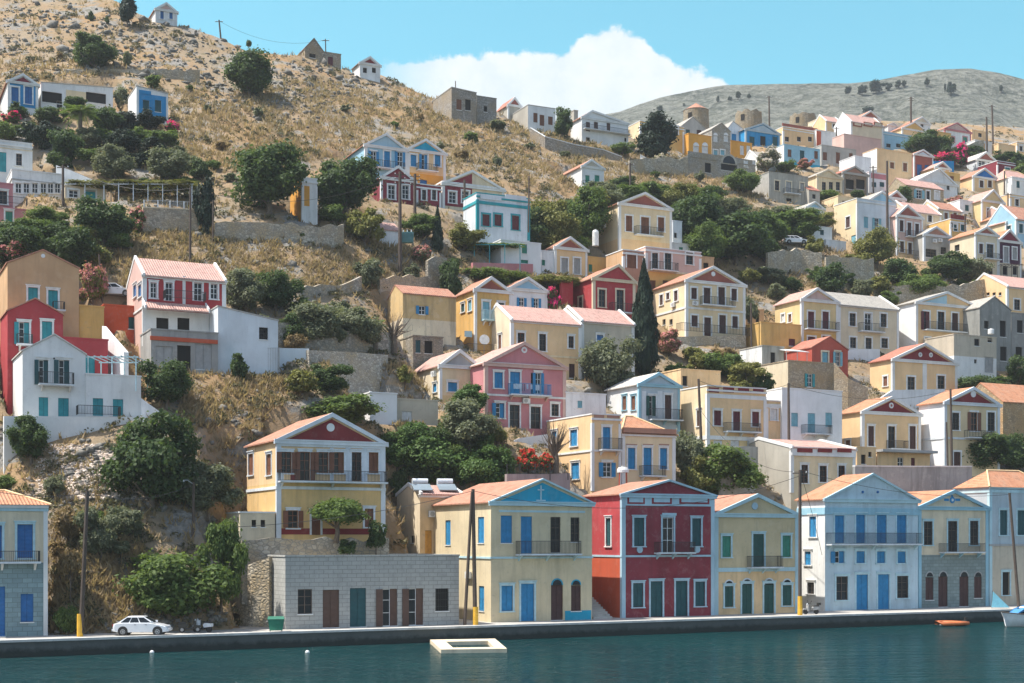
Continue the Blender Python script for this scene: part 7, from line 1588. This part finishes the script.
# laundry, awnings, parasols
v = at(509, 385, 276.5); root = empty('clothes_line', v, YAW); tag(root, 'white and grey laundry hanging along the pink house balcony', 'laundry')
m = MB(); m.tube([(.0,-.2,.15),(3.7,-.2,.15)], .012, 4); m.build('line', paint('dark'), root)
for x, w, l, c_ in ((.45,.8,.55,'wh'),(1.3,.5,.75,'dark'),(1.9,.9,.5,'wb'),(2.9,.75,.6,'wh')):
    m = MB(); n = 6
    for i in range(n):
        y0, y1 = [-.22 + .05*math.sin((i+k)*1.9+x) for k in (0, 1)]; x0, x1 = x+w*i/n, x+w*(i+1)/n; m.hexa([(x0,y0,.15-l),(x1,y1,.15-l),(x1,y1+.02,.15-l),(x0,y0+.02,.15-l),(x0,y0,.16),(x1,y1,.16),(x1,y1+.02,.16),(x0,y0+.02,.16)])
    m.build('cloth', paint(c_, .9), root)
v = at(779, 352, 318); root = empty('awning', v, YAW); tag(root, 'flat white canopy on posts left of the small red house', 'awning')
m = MB(); m.hexa([(0,-1.6,-.05),(3.7,-1.6,-.05),(3.7,1,.5),(0,1,.5),(0,-1.6,.05),(3.7,-1.6,.05),(3.7,1,.6),(0,1,.6)]); m.build('canopy', plaster('wh', .4), root)
for x in (.15, 1.9, 3.5): m = MB(); m.tube([(x,-1.4,-2.4),(x,-1.4,-.05)], .05, 6); m.build('post', paint('gry'), root)
def parasol(label, px, py, wpx, Yq, col_):
    v = at(px, py, Yq); r = wpx/2*v.y/F; root = empty('parasol', (v.x, v.y, v.z-2.4)); tag(root, label, 'parasol'); m = MB(); m.tube([(0,0,-.5),(0,0,2.7)], .03, 6); m.build('pole', paint('wood'), root)
    m = MB(); n = 8; top = Vector((0,0,2.85)); ring = [Vector((math.cos(i*math.pi/4)*r, math.sin(i*math.pi/4)*r, 2.15)) for i in range(n)]
    for i in range(n): m.poly([top, ring[i], ring[(i+1) % n]]); m.poly([top-Vector((0,0,.03)), ring[(i+1) % n]-Vector((0,0,.02)), ring[i]-Vector((0,0,.02))])
    m.build('canopy', paint(col_, .9), root)
parasol('bright red parasol beside the big tan box house', 884, 164, 9, 505, (.6,.03,.08))
# ------------------------------------------------------------ light, sky, camera
SUN_EL = math.radians(62); SUN_AZ = (-.96, -.14)     # horizontal direction towards the sun: from the left
az = Vector((SUN_AZ[0], SUN_AZ[1], 0)).normalized(); sd = Vector((az.x*math.cos(SUN_EL), az.y*math.cos(SUN_EL), math.sin(SUN_EL)))
L = bpy.data.lights.new('sun', 'SUN'); L.energy = 4.8; L.angle = math.radians(.5); L.color = (1, .95, .87)
lo = bpy.data.objects.new('sun', L); COL.objects.link(lo); lo.rotation_euler = sd.to_track_quat('Z', 'Y').to_euler(); lo.location = (0, 0, 300)
w = bpy.data.worlds.new('World'); S.world = w; w.use_nodes = True; t = w.node_tree; bg = t.nodes['Background']
sky = t.nodes.new('ShaderNodeTexSky'); sky.sky_type = 'NISHITA'; sky.sun_disc = False; sky.sun_elevation = SUN_EL; sky.sun_rotation = math.atan2(az.x, az.y); sky.air_density = 1.0; sky.dust_density = 1.2; sky.ozone_density = 1.0; sky.altitude = 0
def N(typ, **k):
    x = t.nodes.new(typ)
    for a, b in k.items(): setattr(x, a, b)
    return x
def M(op, a, b=0.0, c=None):
    x = N('ShaderNodeMath', operation=op)
    for i, v in enumerate((a, b) if c is None else (a, b, c)):
        if hasattr(v, 'is_output'): t.links.new(v, x.inputs[i])
        else: x.inputs[i].default_value = v
    return x.outputs[0]
tint = N('ShaderNodeMix', data_type='RGBA', blend_type='MULTIPLY'); tint.inputs[0].default_value = 1; t.links.new(sky.outputs[0], tint.inputs[6]); tint.inputs[7].default_value = (1.02, 1.0, .95, 1)
# one bank of cumulus standing over the ridge, laid out by direction in the sky
tc = N('ShaderNodeTexCoord'); sp = N('ShaderNodeSeparateXYZ'); t.links.new(tc.outputs['Generated'], sp.inputs[0])
yy = M('MAXIMUM', sp.outputs[1], .001); U = M('DIVIDE', sp.outputs[0], yy); Vv = M('DIVIDE', sp.outputs[2], yy)
u0, u1 = (300-512)/F, (790-512)/F
fu = M('DIVIDE', M('SUBTRACT', U, u0), u1-u0)
fc = N('ShaderNodeFloatCurve'); cv = fc.mapping.curves[0]
prof = [(300,100),(370,70),(385,63),(420,57),(470,53),(520,51),(560,50),(570,47),(580,38),(592,30),(606,27),(622,29),(637,36),(650,46),(668,58),(690,66),(712,72),(728,82),(745,110),(790,140)]
vmax = .42
pp = [((x-300)/490, ((PY0-y)/F)/vmax) for x, y in prof]
cv.points[0].location = pp[0]; cv.points[1].location = pp[-1]
for q in pp[1:-1]: cv.points.new(*q)
fc.mapping.update(); t.links.new(fu, fc.inputs['Value']); top = M('MULTIPLY', fc.outputs[0], vmax)
cmb = N('ShaderNodeCombineXYZ'); t.links.new(U, cmb.inputs[0]); t.links.new(Vv, cmb.inputs[1])
def noise(scale, det, rough=.6):
    x = N('ShaderNodeTexNoise'); x.inputs['Scale'].default_value = scale; x.inputs['Detail'].default_value = det; x.inputs['Roughness'].default_value = rough; t.links.new(cmb.outputs[0], x.inputs['Vector']); return x.outputs['Fac']
n1 = noise(46, 8, .62); n2 = noise(13, 5, .6)
hgt = M('ADD', M('SUBTRACT', top, Vv), M('MULTIPLY', M('SUBTRACT', n1, .5), .030))
mr = N('ShaderNodeMapRange', interpolation_type='SMOOTHSTEP'); mr.inputs['From Min'].default_value = -.001; mr.inputs['From Max'].default_value = .0048; t.links.new(hgt, mr.inputs['Value'])
ed = N('ShaderNodeMapRange', interpolation_type='SMOOTHSTEP'); ed.inputs['From Min'].default_value = u0+.024; ed.inputs['From Max'].default_value = u0+.11; t.links.new(U, ed.inputs['Value'])
mask = M('MULTIPLY', M('MULTIPLY', mr.outputs[0], M('GREATER_THAN', sp.outputs[1], 0.0)), ed.outputs[0])
mask = M('MULTIPLY', mask, M('LESS_THAN', M('ABSOLUTE', M('SUBTRACT', fu, .5)), .499))
cr = N('ShaderNodeValToRGB'); e = cr.color_ramp.elements; e[0].position = .3; e[0].color = (3.1, 3.65, 3.95, 1); e[1].position = .68; e[1].color = (4.5, 4.6, 4.6, 1); t.links.new(M('ADD', M('MULTIPLY', n2, .55), M('MULTIPLY', n1, .45)), cr.inputs['Fac'])
lo_ = N('ShaderNodeMapRange', interpolation_type='SMOOTHSTEP'); lo_.inputs['From Min'].default_value = .8; lo_.inputs['From Max'].default_value = .38; t.links.new(sp.outputs[2], lo_.inputs['Value'])
teal = N('ShaderNodeMix', data_type='RGBA', blend_type='MULTIPLY'); fr_ = N('ShaderNodeMapRange', interpolation_type='SMOOTHSTEP'); fr_.inputs['From Min'].default_value = .35; fr_.inputs['From Max'].default_value = .85; t.links.new(sp.outputs[1], fr_.inputs['Value'])
t.links.new(M('MULTIPLY', lo_.outputs[0], fr_.outputs[0]), teal.inputs[0]); t.links.new(tint.outputs[2], teal.inputs[6]); teal.inputs[7].default_value = (.46, 1.06, .96, 1)
mx = N('ShaderNodeMix', data_type='RGBA'); t.links.new(mask, mx.inputs[0]); t.links.new(teal.outputs[2], mx.inputs[6]); t.links.new(cr.outputs[0], mx.inputs[7])
t.links.new(mx.outputs[2], bg.inputs['Color']); bg.inputs['Strength'].default_value = .14
# air
HAZE = .00017
if HAZE:
    m = MB(); m.box(-900, 900, -60, 1450, -1.5, 420); o = bpy.data.objects.new('haze', None)
    hm = bpy.data.materials.new('haze'); hm.use_nodes = True; ht = hm.node_tree; ht.nodes.remove(ht.nodes['Principled BSDF']); pv = ht.nodes.new('ShaderNodeVolumePrincipled'); pv.inputs['Color'].default_value = (.84, .90, .94, 1); pv.inputs['Density'].default_value = HAZE; pv.inputs['Anisotropy'].default_value = .2
    ht.links.new(pv.outputs[0], ht.nodes['Material Output'].inputs['Volume']); o = m.build('haze', hm); o['kind'] = 'stuff'
cam = bpy.data.cameras.new('camera'); cam.sensor_width = 36; cam.lens = 36*F/1024; cam.shift_y = (PY0 - 341.5)/1024; cam.clip_start = 1; cam.clip_end = 30000
co = bpy.data.objects.new('camera', cam); COL.objects.link(co); co.location = (0, 0, HC); co.rotation_euler = (math.pi/2, 0, 0); S.camera = co
vs = S.view_settings; S.display_settings.display_device = 'sRGB'; vs.view_transform = 'Standard'; vs.look = 'None'; vs.gamma = 1; vs.use_curve_mapping = False; vs.exposure = .8
S.cycles.max_bounces = 6; S.cycles.diffuse_bounces = 3; S.cycles.glossy_bounces = 3; S.cycles.transmission_bounces = 3; S.cycles.volume_bounces = 0; S.cycles.use_denoising = True
S.cycles.sample_clamp_indirect = 6
